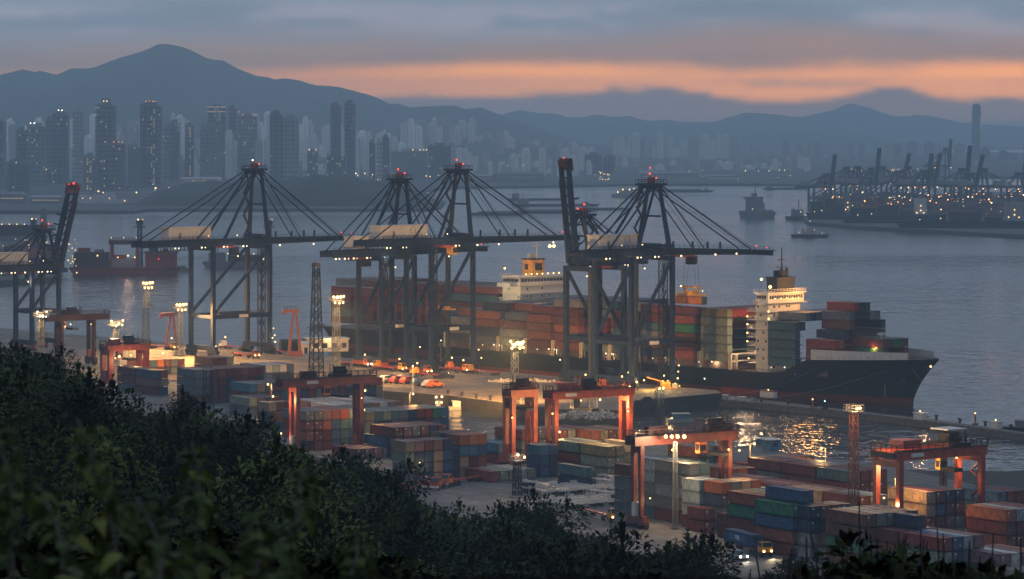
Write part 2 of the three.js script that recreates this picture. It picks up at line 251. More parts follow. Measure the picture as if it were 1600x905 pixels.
// ---------------------------------------------------------------- the city across the water
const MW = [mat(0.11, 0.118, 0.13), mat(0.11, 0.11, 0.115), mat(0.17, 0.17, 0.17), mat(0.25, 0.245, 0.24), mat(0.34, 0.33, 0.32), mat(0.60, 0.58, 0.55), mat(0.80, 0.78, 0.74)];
const MLIT = glow(1.0, 0.74, 0.40, 0.46), MLIT2 = glow(1.0, 0.84, 0.60, 0.34), MORG = glow(1.0, 0.42, 0.12, 1.5), MSHORE = glow(1.0, 0.66, 0.28, 3.2);
function tower(px0, px1, ytop, z, tone, label, o = {}) {
  const X0 = (px0 - CX) / F * z, X1 = (px1 - CX) / F * z, w = X1 - X0, top = EYE - (ytop - HY) / F * z, d = o.d ?? Math.max(14, w * 0.8), r = rngOf(Math.round(px0 * 31 + ytop * 7 + z));
  const t = thing(o.name ?? 'residential_tower', label, o.cat ?? 'tower', [(X0 + X1) / 2, 2, -z], o.ry ?? 0, o.group), h = top - 2, b = mb();
  const bays = o.bays ?? Math.max(2, Math.round(w / 7)), bw = w / bays, proud = Math.min(2.4, bw * 0.3);
  b.bb(-w / 2 + 0.6, 0, -d / 2, w / 2 - 0.6, h - 1.5, d / 2);
  b.to('wall', MW[clamp(tone - 1, 0, 6)], t);
  const st = mb(), bay = mb();
  for (let i = 0; i < bays; i++) { const x = -w / 2 + bw * (i + 0.5); bay.bb(x - bw * 0.33, 0, d / 2, x + bw * 0.33, h - (i % 2) * 2.4, d / 2 + proud); if (i) st.bb(x - bw / 2 - 0.5, 0, d / 2, x - bw / 2 + 0.5, h + 0.6, d / 2 + proud * 1.35); }
  bay.to('bay_column', MW[tone], t); if (!st.empty) st.to('pilaster', MW[clamp(tone + 1, 0, 6)], t);
  const win = mb(), lit = mb(), fl = Math.max(3, Math.floor(h / 3.1)), cols = bays * 2;
  const keep = o.fine ?? 1;
  for (let f = 1; f < fl; f++) for (let c = 0; c < cols; c++) {
    const x = -w / 2 + (c + 0.5) * w / cols, y = f * 3.1, zf = d / 2 + proud + 0.02, on = r() < (o.lit ?? 0.03) * 0.55 || (o.litCol !== undefined && Math.abs(c - o.litCol * cols) < 1 && r() < 0.4);
    if (on) lit.bb(x - 0.8, y, zf, x + 0.8, y + 1.7, zf + 0.12); else if (keep && (f % 2 === 0 || h < 60)) win.bb(x - w / cols * 0.3, y, zf, x + w / cols * 0.3, y + 1.6, zf + 0.08);
  }
  if (!win.empty) kind(win.to('window', M.glass, t), 'stuff');
  if (!lit.empty) kind(lit.to('lit_window', r() < 0.6 ? MLIT : MLIT2, t), 'stuff');
  const rf = mb().bb(-w * 0.22, h - 2, -d * 0.3, w * 0.22, h + (o.crown ?? 3.5), d * 0.3); if (o.crown) rf.bb(-w * 0.3, h - 2, -d * 0.32, w * 0.3, h + 2.2, d * 0.34);
  rf.bb(-w * 0.4, h - 2, -d * 0.4, -w * 0.34, h + 1.8, d * 0.2).to('roof_house', MW[tone], t);
  if (o.roofLamp) for (const [fx, fy] of o.roofLamp) bulb(t, fx * w, h + fy, d * 0.36, 1.6, o.lampM ?? MSHORE, 'roof_lamp');
  if (o.topBand) { const k = mb(); for (const y of [h - 1.2, h - 8.2]) for (let i = 0; i < 12; i++) k.bb(-w / 2 + (i + 0.12) * w / 12, y, d / 2 + proud + 0.1, -w / 2 + (i + 0.88) * w / 12, y + 1.5, d / 2 + proud + 0.3); kind(k.to('lit_sign', MLIT, t), 'stuff'); }
  if (o.mast) mb().rod(V3(0, h, 0), V3(0, h + o.mast, 0), 0.5, 5, 0.2).to('antenna', M.dark, t);
  return t;
}
// towers that stand out, left to right
tower(-30, 8, 188, 4200, 0, 'dark tower cut off by the left edge of the view', { lit: 0.05 });
tower(12, 47, 252, 3950, 0, 'dark broad low block in front of the leftmost tower', { lit: 0.03 });
tower(26, 42, 202, 4400, 1, 'slim dark tower behind the dark low block at the left edge', {});
tower(43, 72, 196, 4350, 2, 'pale grey slab tower with two white lamps on its roof', { roofLamp: [[-0.3, 3], [-0.1, 3]], lit: 0.05, lampM: glow(1, 0.95, 0.85, 6) });
tower(73, 81, 185, 4500, 1, 'very thin dark tower beside the pale slab with roof lamps', {});
tower(82, 108, 178, 4450, 1, 'dark tower with a pair of bright roof lamps, left of the pale thin one', { roofLamp: [[-0.1, 5], [0.1, 5]], lit: 0.05, lampM: glow(1, 0.95, 0.85, 6) });
tower(114, 130, 174, 4700, 3, 'slim pale tower left of the tall stepped dark tower', { bays: 3 });
tower(131, 150, 243, 4000, 2, 'short tower with a glowing stair column at the foot of the stepped tower', { litCol: 0.4 });
tower(150, 181, 164, 4200, 0, 'tall dark tower with a stepped crown and two lit eyes', { crown: 9, roofLamp: [[-0.08, 5], [0.08, 5]], lit: 0.10, d: 22 });
tower(158, 196, 223, 4050, 1, 'mid-height block with orange lamps along its roof edge', { roofLamp: [[-0.3, 1], [0.05, 1], [0.25, 1], [0.4, 1]], lampM: MORG, lit: 0.07 });
tower(200, 218, 228, 4150, 2, 'short slim tower tucked left of the tall tower with orange crown', { lit: 0.05 });
tower(219, 253, 163, 4250, 0, 'tall dark tower with an orange lit crown and a lit window column', { crown: 6, roofLamp: [[-0.2, 4], [-0.05, 4.6], [0.1, 4], [0.2, 4]], lampM: MORG, litCol: 0.62, lit: 0.05, d: 24 });
tower(255, 268, 196, 4700, 2, 'thin grey tower just right of the orange crowned tower', {});
tower(266, 281, 190, 4750, 1, 'thin dark tower second to the right of the orange crowned tower', {});
tower(289, 303, 195, 4700, 1, 'dark narrow tower halfway between the orange crown and the lit roof sign', { litCol: 0.5 });
tower(313, 347, 195, 4650, 2, 'wide grey tower standing before the one with the lit roof sign', { bays: 6 });
tower(325, 353, 167, 4900, 1, 'tall tower with two bright lit bands across its top', { topBand: true, litCol: 0.6 });
tower(357, 370, 168, 5000, 1, 'thin dark tower right of the lit roof bands', { mast: 8 });
tower(371, 402, 181, 4800, 2, 'ribbed tower with red and white lamps on its roof', { bays: 6, lit: 0.06, roofLamp: [[-0.4, 6], [-0.2, 2], [0.3, 2], [0.42, 2]], lampM: MORG });
tower(421, 441, 177, 4350, 0, 'dark left half of the twin block right of the ribbed tower', { crown: 4 });
tower(441, 467, 183, 4360, 3, 'pale striped right half of the twin block with flat roof', { bays: 3, lit: 0.04 });
tower(480, 497, 236, 4700, 2, 'low lit block between the striped twin block and the twin dark slabs', { lit: 0.16, roofLamp: [[-0.3, 2], [0.3, 2]] });
tower(516, 533, 163, 4700, 0, 'left of the two tall dark slabs above the wooded hill', {});
tower(538, 556, 160, 4720, 0, 'right of the two tall dark slabs above the wooded hill', { mast: 6 });
tower(511, 541, 243, 4300, 1, 'low block full of lit windows at the foot of the dark slabs', { lit: 0.30 });
tower(577, 587, 222, 4500, 1, 'small grey block left of the pale slim block over the wooded hill', {});
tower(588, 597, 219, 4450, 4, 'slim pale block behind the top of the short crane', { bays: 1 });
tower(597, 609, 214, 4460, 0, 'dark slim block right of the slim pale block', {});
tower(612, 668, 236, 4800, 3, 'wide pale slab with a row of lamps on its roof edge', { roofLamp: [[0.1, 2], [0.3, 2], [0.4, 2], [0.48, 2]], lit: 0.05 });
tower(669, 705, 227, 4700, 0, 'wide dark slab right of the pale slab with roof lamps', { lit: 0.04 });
tower(913, 941, 241, 5300, 0, 'dark boxy block on the shore behind the raised boom', { lit: 0.03 });
tower(942, 962, 245, 5350, 1, 'grey lower block joined to the dark boxy one', { lit: 0.06 });
// hazy clusters behind them
const rc = rngOf(99);
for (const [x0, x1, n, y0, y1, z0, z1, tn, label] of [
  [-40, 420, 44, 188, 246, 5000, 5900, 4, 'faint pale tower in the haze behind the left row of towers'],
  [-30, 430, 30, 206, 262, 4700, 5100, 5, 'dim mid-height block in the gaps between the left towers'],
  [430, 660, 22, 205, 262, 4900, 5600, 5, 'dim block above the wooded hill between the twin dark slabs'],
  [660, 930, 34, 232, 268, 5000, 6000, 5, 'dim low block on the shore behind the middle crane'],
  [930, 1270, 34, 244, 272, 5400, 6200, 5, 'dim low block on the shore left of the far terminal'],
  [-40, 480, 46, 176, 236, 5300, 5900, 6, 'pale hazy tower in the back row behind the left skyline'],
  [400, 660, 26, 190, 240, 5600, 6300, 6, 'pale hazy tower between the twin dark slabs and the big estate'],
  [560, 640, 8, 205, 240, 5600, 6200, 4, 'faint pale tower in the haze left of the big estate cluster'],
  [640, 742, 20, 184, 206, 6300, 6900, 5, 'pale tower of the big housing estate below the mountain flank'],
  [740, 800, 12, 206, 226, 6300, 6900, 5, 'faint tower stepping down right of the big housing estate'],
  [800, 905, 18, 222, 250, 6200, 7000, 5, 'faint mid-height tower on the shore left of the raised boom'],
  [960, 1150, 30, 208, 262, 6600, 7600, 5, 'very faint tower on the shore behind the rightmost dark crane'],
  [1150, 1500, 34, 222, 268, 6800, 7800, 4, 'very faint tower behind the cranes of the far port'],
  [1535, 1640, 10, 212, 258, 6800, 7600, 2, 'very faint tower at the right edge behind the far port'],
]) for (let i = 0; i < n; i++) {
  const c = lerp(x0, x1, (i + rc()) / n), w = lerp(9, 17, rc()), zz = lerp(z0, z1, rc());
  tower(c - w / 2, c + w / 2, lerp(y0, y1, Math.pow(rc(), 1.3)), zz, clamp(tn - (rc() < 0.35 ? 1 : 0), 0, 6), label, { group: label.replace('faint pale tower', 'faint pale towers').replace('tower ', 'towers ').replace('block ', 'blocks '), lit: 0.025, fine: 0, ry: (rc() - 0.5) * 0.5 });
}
// the very tall tapering tower at the right
{
  const z = 7400, s = F / z, X = (1526 - CX) / s, h = EYE - (161 - HY) / s, t = thing('skyscraper', 'very tall slender tower with a notched crown above the far port', 'skyscraper', [X, 0, -z]);
  const b = mb(), w = 14 / s; for (const [y0, y1, w0, w1] of [[0, h * 0.55, 1.0, 0.97], [h * 0.55, h * 0.82, 0.94, 0.9], [h * 0.82, h * 0.94, 0.88, 0.82]]) b.hex([V3(-w * w0 / 2, y0, w * w0 / 2), V3(w * w0 / 2, y0, w * w0 / 2), V3(w * w0 / 2, y0, -w * w0 / 2), V3(-w * w0 / 2, y0, -w * w0 / 2), V3(-w * w1 / 2, y1, w * w1 / 2), V3(w * w1 / 2, y1, w * w1 / 2), V3(w * w1 / 2, y1, -w * w1 / 2), V3(-w * w1 / 2, y1, -w * w1 / 2)]);
  b.to('wall', MW[0], t);
  const cr = mb(); for (let i = -2; i <= 2; i++) cr.bb(i * w * 0.16 - w * 0.05, h * 0.94, -w * 0.36, i * w * 0.16 + w * 0.05, h * (i === 0 ? 1 : 0.99 - Math.abs(i) * 0.006), w * 0.36); cr.to('crown', MW[1], t);
  const f = mb(); for (let i = -2; i <= 2; i++) f.bb(i * w * 0.19 - 0.5, 2, w * 0.49, i * w * 0.19 + 0.5, h * 0.54, w * 0.5 + 0.8); f.to('mullion', MW[2], t);
  const l = mb(); for (let i = 0; i < 26; i++) l.bb(w * 0.3 + (i % 3), h * (0.2 + 0.022 * i), w * 0.5, w * 0.3 + 2.4 + (i % 3), h * (0.2 + 0.022 * i) + 2, w * 0.52); kind(l.to('lit_window', MLIT2, t), 'stuff');
}
// lamps along the far shore: many tiny points
{
  const list = [], m = new THREE.Matrix4();
  const put = (px, py, z, d) => { const p = at(px, py, z); list.push([p, d]); };
  for (const [px, py, z, d] of [[243, 294, 3600, 3], [264, 294, 3600, 3], [213, 301, 3500, 2.6], [161, 301, 3450, 2], [272, 297, 3600, 1.4], [281, 298, 3600, 1.4], [72, 265, 4000, 1.6], [25, 254, 3900, 1.5], [556, 271, 4300, 3], [570, 271, 4300, 2.6], [582, 273, 4300, 2], [559, 274, 4300, 2], [485, 277, 4200, 1.6], [494, 278, 4200, 1.6], [474, 279, 4200, 1.2], [590, 281, 4300, 1.6], [666, 275, 4600, 2.6], [672, 276, 4600, 2.4], [685, 274, 4600, 1.6], [613, 286, 4400, 2], [620, 285, 4400, 2], [814, 275, 4800, 3], [818, 258, 4800, 2.2], [793, 259, 4800, 1.6], [1077, 284, 5000, 3], [1077, 268, 5000, 2.6], [1115, 278, 5000, 2], [1120, 277, 5000, 2], [1110, 278, 5000, 1.6], [1165, 267, 5000, 2.6], [1165, 284, 5000, 3], [1171, 281, 5000, 2.4], [1185, 267, 5000, 2], [1201, 284, 5000, 3], [1202, 267, 5000, 2.6], [1218, 266, 5000, 2.2], [1226, 266, 5000, 2.2], [905, 292, 4700, 2], [918, 292, 4700, 2.2], [936, 293, 4700, 2], [942, 290, 4700, 2], [930, 292, 4700, 2.2]]) put(px, py, z, d);
  for (let i = 0; i < 46; i++) put(lerp(936, 952, rc()), lerp(268, 292, rc()), 4760, 0.8 + rc() * 1.2);
  for (let i = 0; i < 120; i++) put(lerp(600, 1300, rc()), lerp(272, 292, Math.pow(rc(), 0.6)), 4650 + rc() * 800, 0.6 + rc() * 1.1);
  for (let i = 0; i < 70; i++) put(lerp(0, 560, rc()), lerp(280, 318, rc()), 3700 + rc() * 500, 0.5 + rc() * 0.9);
  for (let i = 0; i < 90; i++) put(lerp(1240, 1600, rc()), lerp(255, 292, Math.pow(rc(), 0.7)), 5200 + rc() * 1200, 0.7 + rc() * 1.3);
  for (let i = 0; i < 24; i++) put(lerp(1320, 1440, rc()), 264 + rc() * 3, 5600, 1.8);
  const im = new THREE.InstancedMesh(new THREE.OctahedronGeometry(0.5, 0), MSHORE, list.length); im.name = 'shore_lamps';
  list.forEach(([p, d], i) => { m.makeScale(d * 0.8, d * 0.8, d * 0.8); m.setPosition(p); im.setMatrixAt(i, m); });
  scene.add(im); kind(tag(im, 'scattered warm lamps along the streets of the far shore', 'lamps'), 'stuff');
  const c = thing('construction_mast', 'thin lit mast with a red lamp rising above the far shore lights', 'mast', at(1016, 262, 5000)); mb().rod(V3(0, -40, 0), V3(0, 34, 0), 0.4, 5, 0.2).to('mast_pole', MW[1], c); bulb(c, 0, 0, 1, 2.6, M.lampRed);
}
// low sheds and the elevated road on the left shore, the stadium-like roof behind the hill
{
  const t = thing('elevated_road', 'pale elevated road on piers along the left shore', 'viaduct', at(180, 302, 3900)); const b = mb(), s = 3900 / F; b.bb(-60 * s, -1, -5, 60 * s, 1.6, 5); for (let i = -4; i <= 4; i++) b.bb(i * 13 * s - 1, -14, -1, i * 13 * s + 1, -1, 1); b.to('deck', MW[3], t);
  for (const [x0, x1, y0, y1, z, tn, label] of [[0, 40, 300, 326, 3420, 0, 'dark low warehouse at the left end of the far shore'], [48, 96, 305, 326, 3400, 1, 'low grey warehouse on the far shore beside the white vessel'], [282, 346, 277, 290, 4300, 3, 'long pale hall with a lit row of lamps behind the wooded hill'], [1000, 1090, 268, 287, 5000, 1, 'dim low shed on the far shore behind the rightmost crane'], [1205, 1240, 272, 287, 5000, 0, 'dark low shed with lamps on the far shore left of the far port'], [700, 770, 272, 292, 4620, 1, 'dim warehouse on the far shore over the second dark crane'], [770, 850, 268, 292, 4640, 0, 'dark wooded depot on the far shore left of the raised boom'], [1100, 1150, 273, 287, 4900, 1, 'small dim shed on the far shore with three lamps before it']]) {
    const s = z / F, w = (x1 - x0) * s, h = (y1 - y0) * s, c = at((x0 + x1) / 2, y1, z), o = thing('warehouse', label, 'warehouse', [c.x, c.y, c.z]);
    mb().bb(-w / 2, 0, -12, w / 2, h * 0.85, 12).to('wall', MW[tn], o); mb().hex([V3(-w / 2, h * 0.85, 12.5), V3(w / 2, h * 0.85, 12.5), V3(w / 2, h * 0.85, -12.5), V3(-w / 2, h * 0.85, -12.5), V3(-w / 2 + 2, h, 3), V3(w / 2 - 2, h, 3), V3(w / 2 - 2, h, -3), V3(-w / 2 + 2, h, -3)]).to('roof', MW[clamp(tn + 1, 0, 4)], o);
    const l = mb(); for (let i = 0; i < 9; i++) l.bb(-w * 0.4 + i * w * 0.1, h * 0.6, 12, -w * 0.4 + i * w * 0.1 + 1.6, h * 0.6 + 1.2, 12.3); kind(l.to('lit_window', MLIT, o), 'stuff');
  }
}

// ---------------------------------------------------------------- quay, mole and container yard
const MASPH = mat(0.125, 0.122, 0.122, { rough: 0.8, tex: rep(TX.ground, 1 / 40) }), MQUAY = mat(0.20, 0.155, 0.105, { rough: 0.75, tex: rep(TX.ground, 1 / 55) }), MMOLE = mat(0.12, 0.115, 0.11, { rough: 0.9, tex: rep(TX.ground, 1 / 18) }), MPAINTW = mat(0.5, 0.48, 0.44, { rough: 0.8, tex: rep(TX.speck, 0.2) }), MPAINTY = mat(0.5, 0.33, 0.06, { rough: 0.8, tex: rep(TX.speck, 0.2) });
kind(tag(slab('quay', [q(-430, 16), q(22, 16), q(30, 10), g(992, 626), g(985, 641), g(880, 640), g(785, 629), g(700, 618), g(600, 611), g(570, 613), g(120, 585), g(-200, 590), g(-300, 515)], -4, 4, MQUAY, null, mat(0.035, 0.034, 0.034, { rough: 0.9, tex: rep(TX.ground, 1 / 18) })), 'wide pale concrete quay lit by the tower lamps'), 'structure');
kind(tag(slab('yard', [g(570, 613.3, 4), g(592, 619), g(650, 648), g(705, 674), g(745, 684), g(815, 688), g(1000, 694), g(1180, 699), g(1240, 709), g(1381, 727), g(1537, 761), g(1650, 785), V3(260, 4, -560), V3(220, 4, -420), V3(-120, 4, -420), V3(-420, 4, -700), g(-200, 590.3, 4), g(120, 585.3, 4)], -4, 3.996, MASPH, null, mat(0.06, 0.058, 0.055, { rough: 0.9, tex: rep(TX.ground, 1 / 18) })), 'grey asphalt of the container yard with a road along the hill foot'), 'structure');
kind(tag(slab('mole', [g(985, 624, 2), g(1064, 620, 2), g(1180, 629, 2), g(1300, 641, 2), g(1450, 658, 2), g(1640, 684, 2), g(1640, 680.5, 2), g(1450, 654.5, 2), g(1290, 636.5, 2), g(1170, 622, 2), g(1064, 612, 2), g(1000, 606, 2)], -4, 2, MMOLE), 'low narrow concrete mole running out past the moored ship'), 'structure');
function strip(name, a, b, w, m, y) { const d = V3().subVectors(b, a).setY(0).normalize(), n = V3(-d.z, 0, d.x).multiplyScalar(w / 2); const x = mb(); const P = (p, s) => V3(p.x + n.x * s, y, p.z + n.z * s); x.quad(P(a, 1), P(b, 1), P(b, -1), P(a, -1)); return x; }
{ // crane rails on the quay and painted lines of the yard road
  const r = mb(); for (const b of [-9.5, 9.5]) { const k = strip('', q(-420, b), q(20, b), 0.35, null, 4.012); r.p.push(...k.p); r.n.push(...k.n); r.u.push(...k.u); }
  kind(tag(r.to('crane_rail', M.dark), 'pair of dark crane rails let into the quay'), 'structure');
  const l = mb(), add = (k) => { l.p.push(...k.p); l.n.push(...k.n); l.u.push(...k.u); };
  const A = [[700, 752], [860, 790], [1040, 836], [1200, 880]];
  for (let i = 1; i < A.length; i++) add(strip('', g(...A[i - 1]), g(...A[i]), 0.28, null, 4.006));
  for (const bq of [-26, -30.5, -35]) for (let a = -240; a < 0; a += 9) add(strip('', q(a, bq), q(a + 5, bq), 0.3, null, 4.008)); for (const bq of [13.4, -13]) add(strip('', q(-400, bq), q(18, bq), 0.3, null, 4.008));
  const B = [[690, 772], [850, 812], [1030, 858], [1160, 893]];
  for (let i = 1; i < B.length; i++) for (let k = 0; k < 9; k++) { const p = g(...B[i - 1]).lerp(g(...B[i]), k / 9), e = g(...B[i - 1]).lerp(g(...B[i]), (k + 0.45) / 9); add(strip('', p, e, 0.25, null, 4.006)); }
  const C = [[870, 760], [1000, 800], [1100, 840], [1230, 884]];
  for (let i = 1; i < C.length; i++) add(strip('', g(...C[i - 1]), g(...C[i]), 0.22, null, 4.006));
  kind(tag(l.to('road_markings', MPAINTW), 'white painted lines along the yard road'), 'structure');
}
{ // tyre marks worn into the road and the apron
  const b = mb(), r = rngOf(31); const cut = (p, e, w, y) => { const k = strip('', p, e, w, null, y); b.p.push(...k.p); b.n.push(...k.n); b.u.push(...k.u); };
  for (let i = 0; i < 26; i++) { const o = r() * 26 - 6, px0 = 700 + r() * 260, px1 = px0 + 160 + r() * 200; const P = (px) => g(px, 752 + (px - 700) * 0.256 + o * 1.2 + (r() - 0.5) * 2); let p = P(px0); for (let k = 1; k <= 5; k++) { const e = P(lerp(px0, px1, k / 5)); cut(p, e, 0.28 + r() * 0.3, 4.0 + 0.0006 * i); p = e; } }
  for (let i = 0; i < 34; i++) { const bq = -40 + r() * 48, a0 = -260 + r() * 200; let p = q(a0, bq); for (let k = 1; k <= 5; k++) { const e = q(a0 + k * 14, bq + (r() - 0.5) * 2 + k * k * 0.12 * (r() - 0.4)); cut(p, e, 0.3 + r() * 0.5, 4.0021 + 0.0001 * i); p = e; } }
  kind(tag(b.to('tyre_marks', mat(0.055, 0.052, 0.05, { rough: 0.85 })), 'dark tyre marks along the yard road and the quay'), 'structure');
}
// ---------------------------------------------------------------- ship-to-shore cranes
function quayCrane(px, py, label, o) {
  const { G: GA, S, YG, YA, back, out, house } = o, sx = GA / 2, sz = S / 2, p0 = g(px, py), mir = o.mirror ? Math.PI : 0;
  const t = thing('quay_crane', label, 'crane', [p0.x, 4, p0.z], QA + mir, 'quay cranes along the berth'), P = V3, body = o.body ?? M.craneBlue, yg = YG - 4, ya = YA - 4, gh = 2.3, gz = o.gz ?? Math.min(3.2, sz - 1.5), hx = sx + 2.5;
  for (const x of [-sx, sx]) for (const z of [-sz, sz]) {
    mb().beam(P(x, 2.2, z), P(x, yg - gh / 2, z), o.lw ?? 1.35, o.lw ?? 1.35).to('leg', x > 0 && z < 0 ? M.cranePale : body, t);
    const bg = mb(); bg.bb(x - 0.7, 1.1, z - 3, x + 0.7, 2.3, z + 3); bg.to('bogie', o.red ? M.craneRed : M.craneDark, t);
    const wl = mb(); for (const k of [-2.4, -0.8, 0.8, 2.4]) wl.rod(P(x - 0.35, 0.55, z + k), P(x + 0.35, 0.55, z + k), 0.55, 10); wl.to('wheels', M.dark, t);
  }
  for (const x of [-sx, sx]) mb().bb(x - 0.7, 2.3, -sz - 2, x + 0.7, 4.0, sz + 2).to('sill_beam', body, t);
  const ty = (o.tie ?? 18.6) - 4;
  for (const z of [-sz, sz]) {
    mb().bb(-sx, ty - 0.8, z - 0.55, sx, ty + 0.8, z + 0.55).to('tie_beam', body, t);
    mb().beam(P(sx, yg - 2, z), P(-sx, ty + 1, z), 0.9).to('brace', body, t);
  }
  for (const x of [-sx, sx]) mb().bb(x - 0.9, yg - gh / 2 - 1.6, -sz - 0.4, x + 0.9, yg - gh / 2, sz + 0.4).to('cross_beam', body, t);
  for (const x of [-sx, sx]) mb().bb(x - 0.5, ty - 0.6, -sz, x + 0.5, ty + 0.6, sz).to('cross_beam', body, t);
  const pl = mb().bb(-1.6, ty - 0.55, sz + 0.56, 2.6, ty + 0.55, sz + 0.62); pl.to('name_plate', M.white, t);
  mb().rail([P(-sx, ty + 0.8, sz + 0.3), P(sx, ty + 0.8, sz + 0.3)], 1.1, 2.4, 0.05).to('handrail', M.steel, t);
  for (const z of [-gz, gz]) mb().bb(back, yg - gh / 2, z - 0.5, hx, yg + gh / 2, z + 0.5).to('girder', body, t);
  const gt = mb(); for (let x = back; x < hx; x += 7) gt.bb(x, yg - 0.5, -gz, x + 0.5, yg + 0.5, gz); gt.to('girder_ties', M.craneDark, t);
  mb().rail([P(back, yg + gh / 2, gz + 0.9), P(hx, yg + gh / 2, gz + 0.9)], 1.1, 2.2, 0.045).bb(back, yg + gh / 2 - 0.15, gz + 0.5, hx, yg + gh / 2, gz + 1.3).to('walkway', M.craneDark, t);
  const fs = mb(); for (let x = back + 6; x < back + 20; x += 1.5) fs.bb(x, yg - gh / 2 - 1.2, gz + 0.6, x + 0.25, yg - gh / 2, gz + 0.9); fs.bb(back + 6, yg - gh / 2 - 1.35, gz + 0.5, back + 20, yg - gh / 2 - 1.15, gz + 1.1); fs.to('festoon', M.craneDark, t);
  // A-frame
  const ax = o.apex ?? sx - 1.5, aw = o.aw ?? 2.6, sp = o.frame ?? sz * 0.85;
  for (const z of [-1, 1]) {
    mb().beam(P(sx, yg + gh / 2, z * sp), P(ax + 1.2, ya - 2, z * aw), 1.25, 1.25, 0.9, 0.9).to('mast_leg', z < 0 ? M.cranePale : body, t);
    mb().beam(P(o.rearFoot ?? -sx * 0.55, yg + gh / 2, z * sp), P(ax - 0.8, ya - 2, z * aw), 0.8, 0.8, 0.6, 0.6).to('rear_strut', body, t);
    mb().beam(P(-sx - 5, yg + gh / 2, z * gz), P(ax - 1.2, ya - 1.6, z * aw), 0.42).to('backstay', body, t);
    mb().beam(P(back + 2.5, yg + gh / 2, z * gz), P(ax - 1.4, ya - 1.2, z * aw), 0.34).to('backstay', body, t);
  }
  mb().bb(sx - 1, yg + gh / 2 + (ya - yg) * 0.45 - 0.3, -aw - 1.2, sx - 0.4, yg + gh / 2 + (ya - yg) * 0.45 + 0.3, aw + 1.2).bb(sx - 2, yg + gh / 2 + 0.05, -sp, sx + 1.2, yg + gh / 2 + 1.5, sp).to('frame_tie', body, t);
  mb().bb(ax - 3.4, ya - 1.6, -aw - 1.2, ax + 3.4, ya - 0.9, aw + 1.2).bb(ax - 2, ya - 2.6, -aw - 0.5, ax + 2.2, ya - 1.6, aw + 0.5).to('top_platform', body, t);
  mb().rail([P(ax - 3.4, ya - 0.9, aw + 1.2), P(ax + 3.4, ya - 0.9, aw + 1.2), P(ax + 3.4, ya - 0.9, -aw - 1.2), P(ax - 3.4, ya - 0.9, -aw - 1.2), P(ax - 3.4, ya - 0.9, aw + 1.2)], 1.2, 1.5, 0.05).to('platform_rail', M.craneDark, t);
  mb().bb(ax - 0.9, ya - 0.9, -0.9, ax + 0.9, ya + 1.1, 0.9).rod(P(ax, ya + 1.1, 0), P(ax, ya + 2.4, 0), 0.12).to('beacon_house', M.craneRed, t);
  bulb(t, ax - 1.2, ya + 2.2, 0.6, 0.7, o.apexM ?? M.lampRed, 'beacon_lamp'); bulb(t, ax + 1.6, ya + 0.8, 0.8, 0.55, M.lampRed, 'beacon_lamp');
  // stair zigzag inside the frame and a lift tower beside a leg
  const stp = mb(); for (let k = 0; k < 6; k++) { const y0 = yg + gh / 2 + (ya - yg - 3) * k / 6, y1 = yg + gh / 2 + (ya - yg - 3) * (k + 1) / 6, xa = lerp(sx, ax, k / 6) - (k % 2 ? 0.2 : 2.6), xb = lerp(sx, ax, k / 6) - (k % 2 ? 2.6 : 0.2), zc = lerp(-sp, -aw, k / 6); stp.beam(P(xa, y0, zc), P(xb, y1, zc), 0.7, 0.25).beam(P(xa, y0 + 1, zc), P(xb, y1 + 1, zc), 0.08); stp.bb(xb - 0.8, y1 - 0.1, zc - 0.5, xb + 0.8, y1, zc + 0.5); } stp.to('mast_stairs', M.craneDark, t);
  if (o.lift !== 0) { const L = mb(), lx = o.lift > 0 ? sx - 2.6 : -sx + 2.2; L.lattice(lx, sz - 1.6, 0, 2.0, lx, sz - 1.6, yg - 2, 2.0, 16, 0.16); for (let k = 0; k < 8; k++) { const y = 3 + k * (yg - 6) / 8; L.beam(P(lx - 0.8, y, sz - 1.2), P(lx + 0.8, y + (yg - 6) / 8, sz - 1.2), 0.5, 0.14); L.bb(lx - 1.3, y, sz - 2.6, lx + 1.3, y + 0.12, sz - 0.6); } L.to('lift_tower', o.liftM ?? M.craneDark, t); }
  // machinery house
  const hb = thing0('machinery_house', t); const [h0, h1] = house, hy = yg + gh / 2 + 0.3;
  mb().bb(h0, hy, -2.8, h1, hy + 4.3, 2.8).to('house_wall', M.house, hb); mb().bb(h0 - 0.3, hy + 4.3, -3.1, h1 + 0.3, hy + 4.55, 3.1).to('house_roof', M.house, hb);
  const rb = mb(); for (let x = h0 + 1; x < h1 - 0.4; x += 1.2) rb.bb(x, hy + 0.1, 2.8, x + 0.1, hy + 4.2, 2.87); rb.to('house_ribs', M.house, hb); mb().rod(P((h0 + h1) / 2 + 4, hy + 2.6, 2.8), P((h0 + h1) / 2 + 4, hy + 2.6, 2.95), 1.1, 14).bb((h0 + h1) / 2 - 5, hy + 0.4, 2.8, (h0 + h1) / 2 - 4, hy + 2.5, 2.9).to('house_vent', M.steel, hb);
  mb().rail([P(h0, hy, 4.6), P(h1, hy, 4.6)], 1.1, 2, 0.05).bb(h0, hy - 0.2, 2.8, h1, hy, 4.7).to('house_walk', M.craneDark, hb);
  // boom
  const len = out - hx, bm = new THREE.Group(); bm.name = 'boom'; bm.position.set(hx, yg, 0); bm.rotation.z = R(o.boom ?? 0); t.add(bm);
  for (const z of [-gz * 0.85, gz * 0.85]) mb().beam(P(0, 0, z), P(len, 0.2, z), 0.9, gh, 0.8, gh * 0.7).to('boom_girder', body, bm);
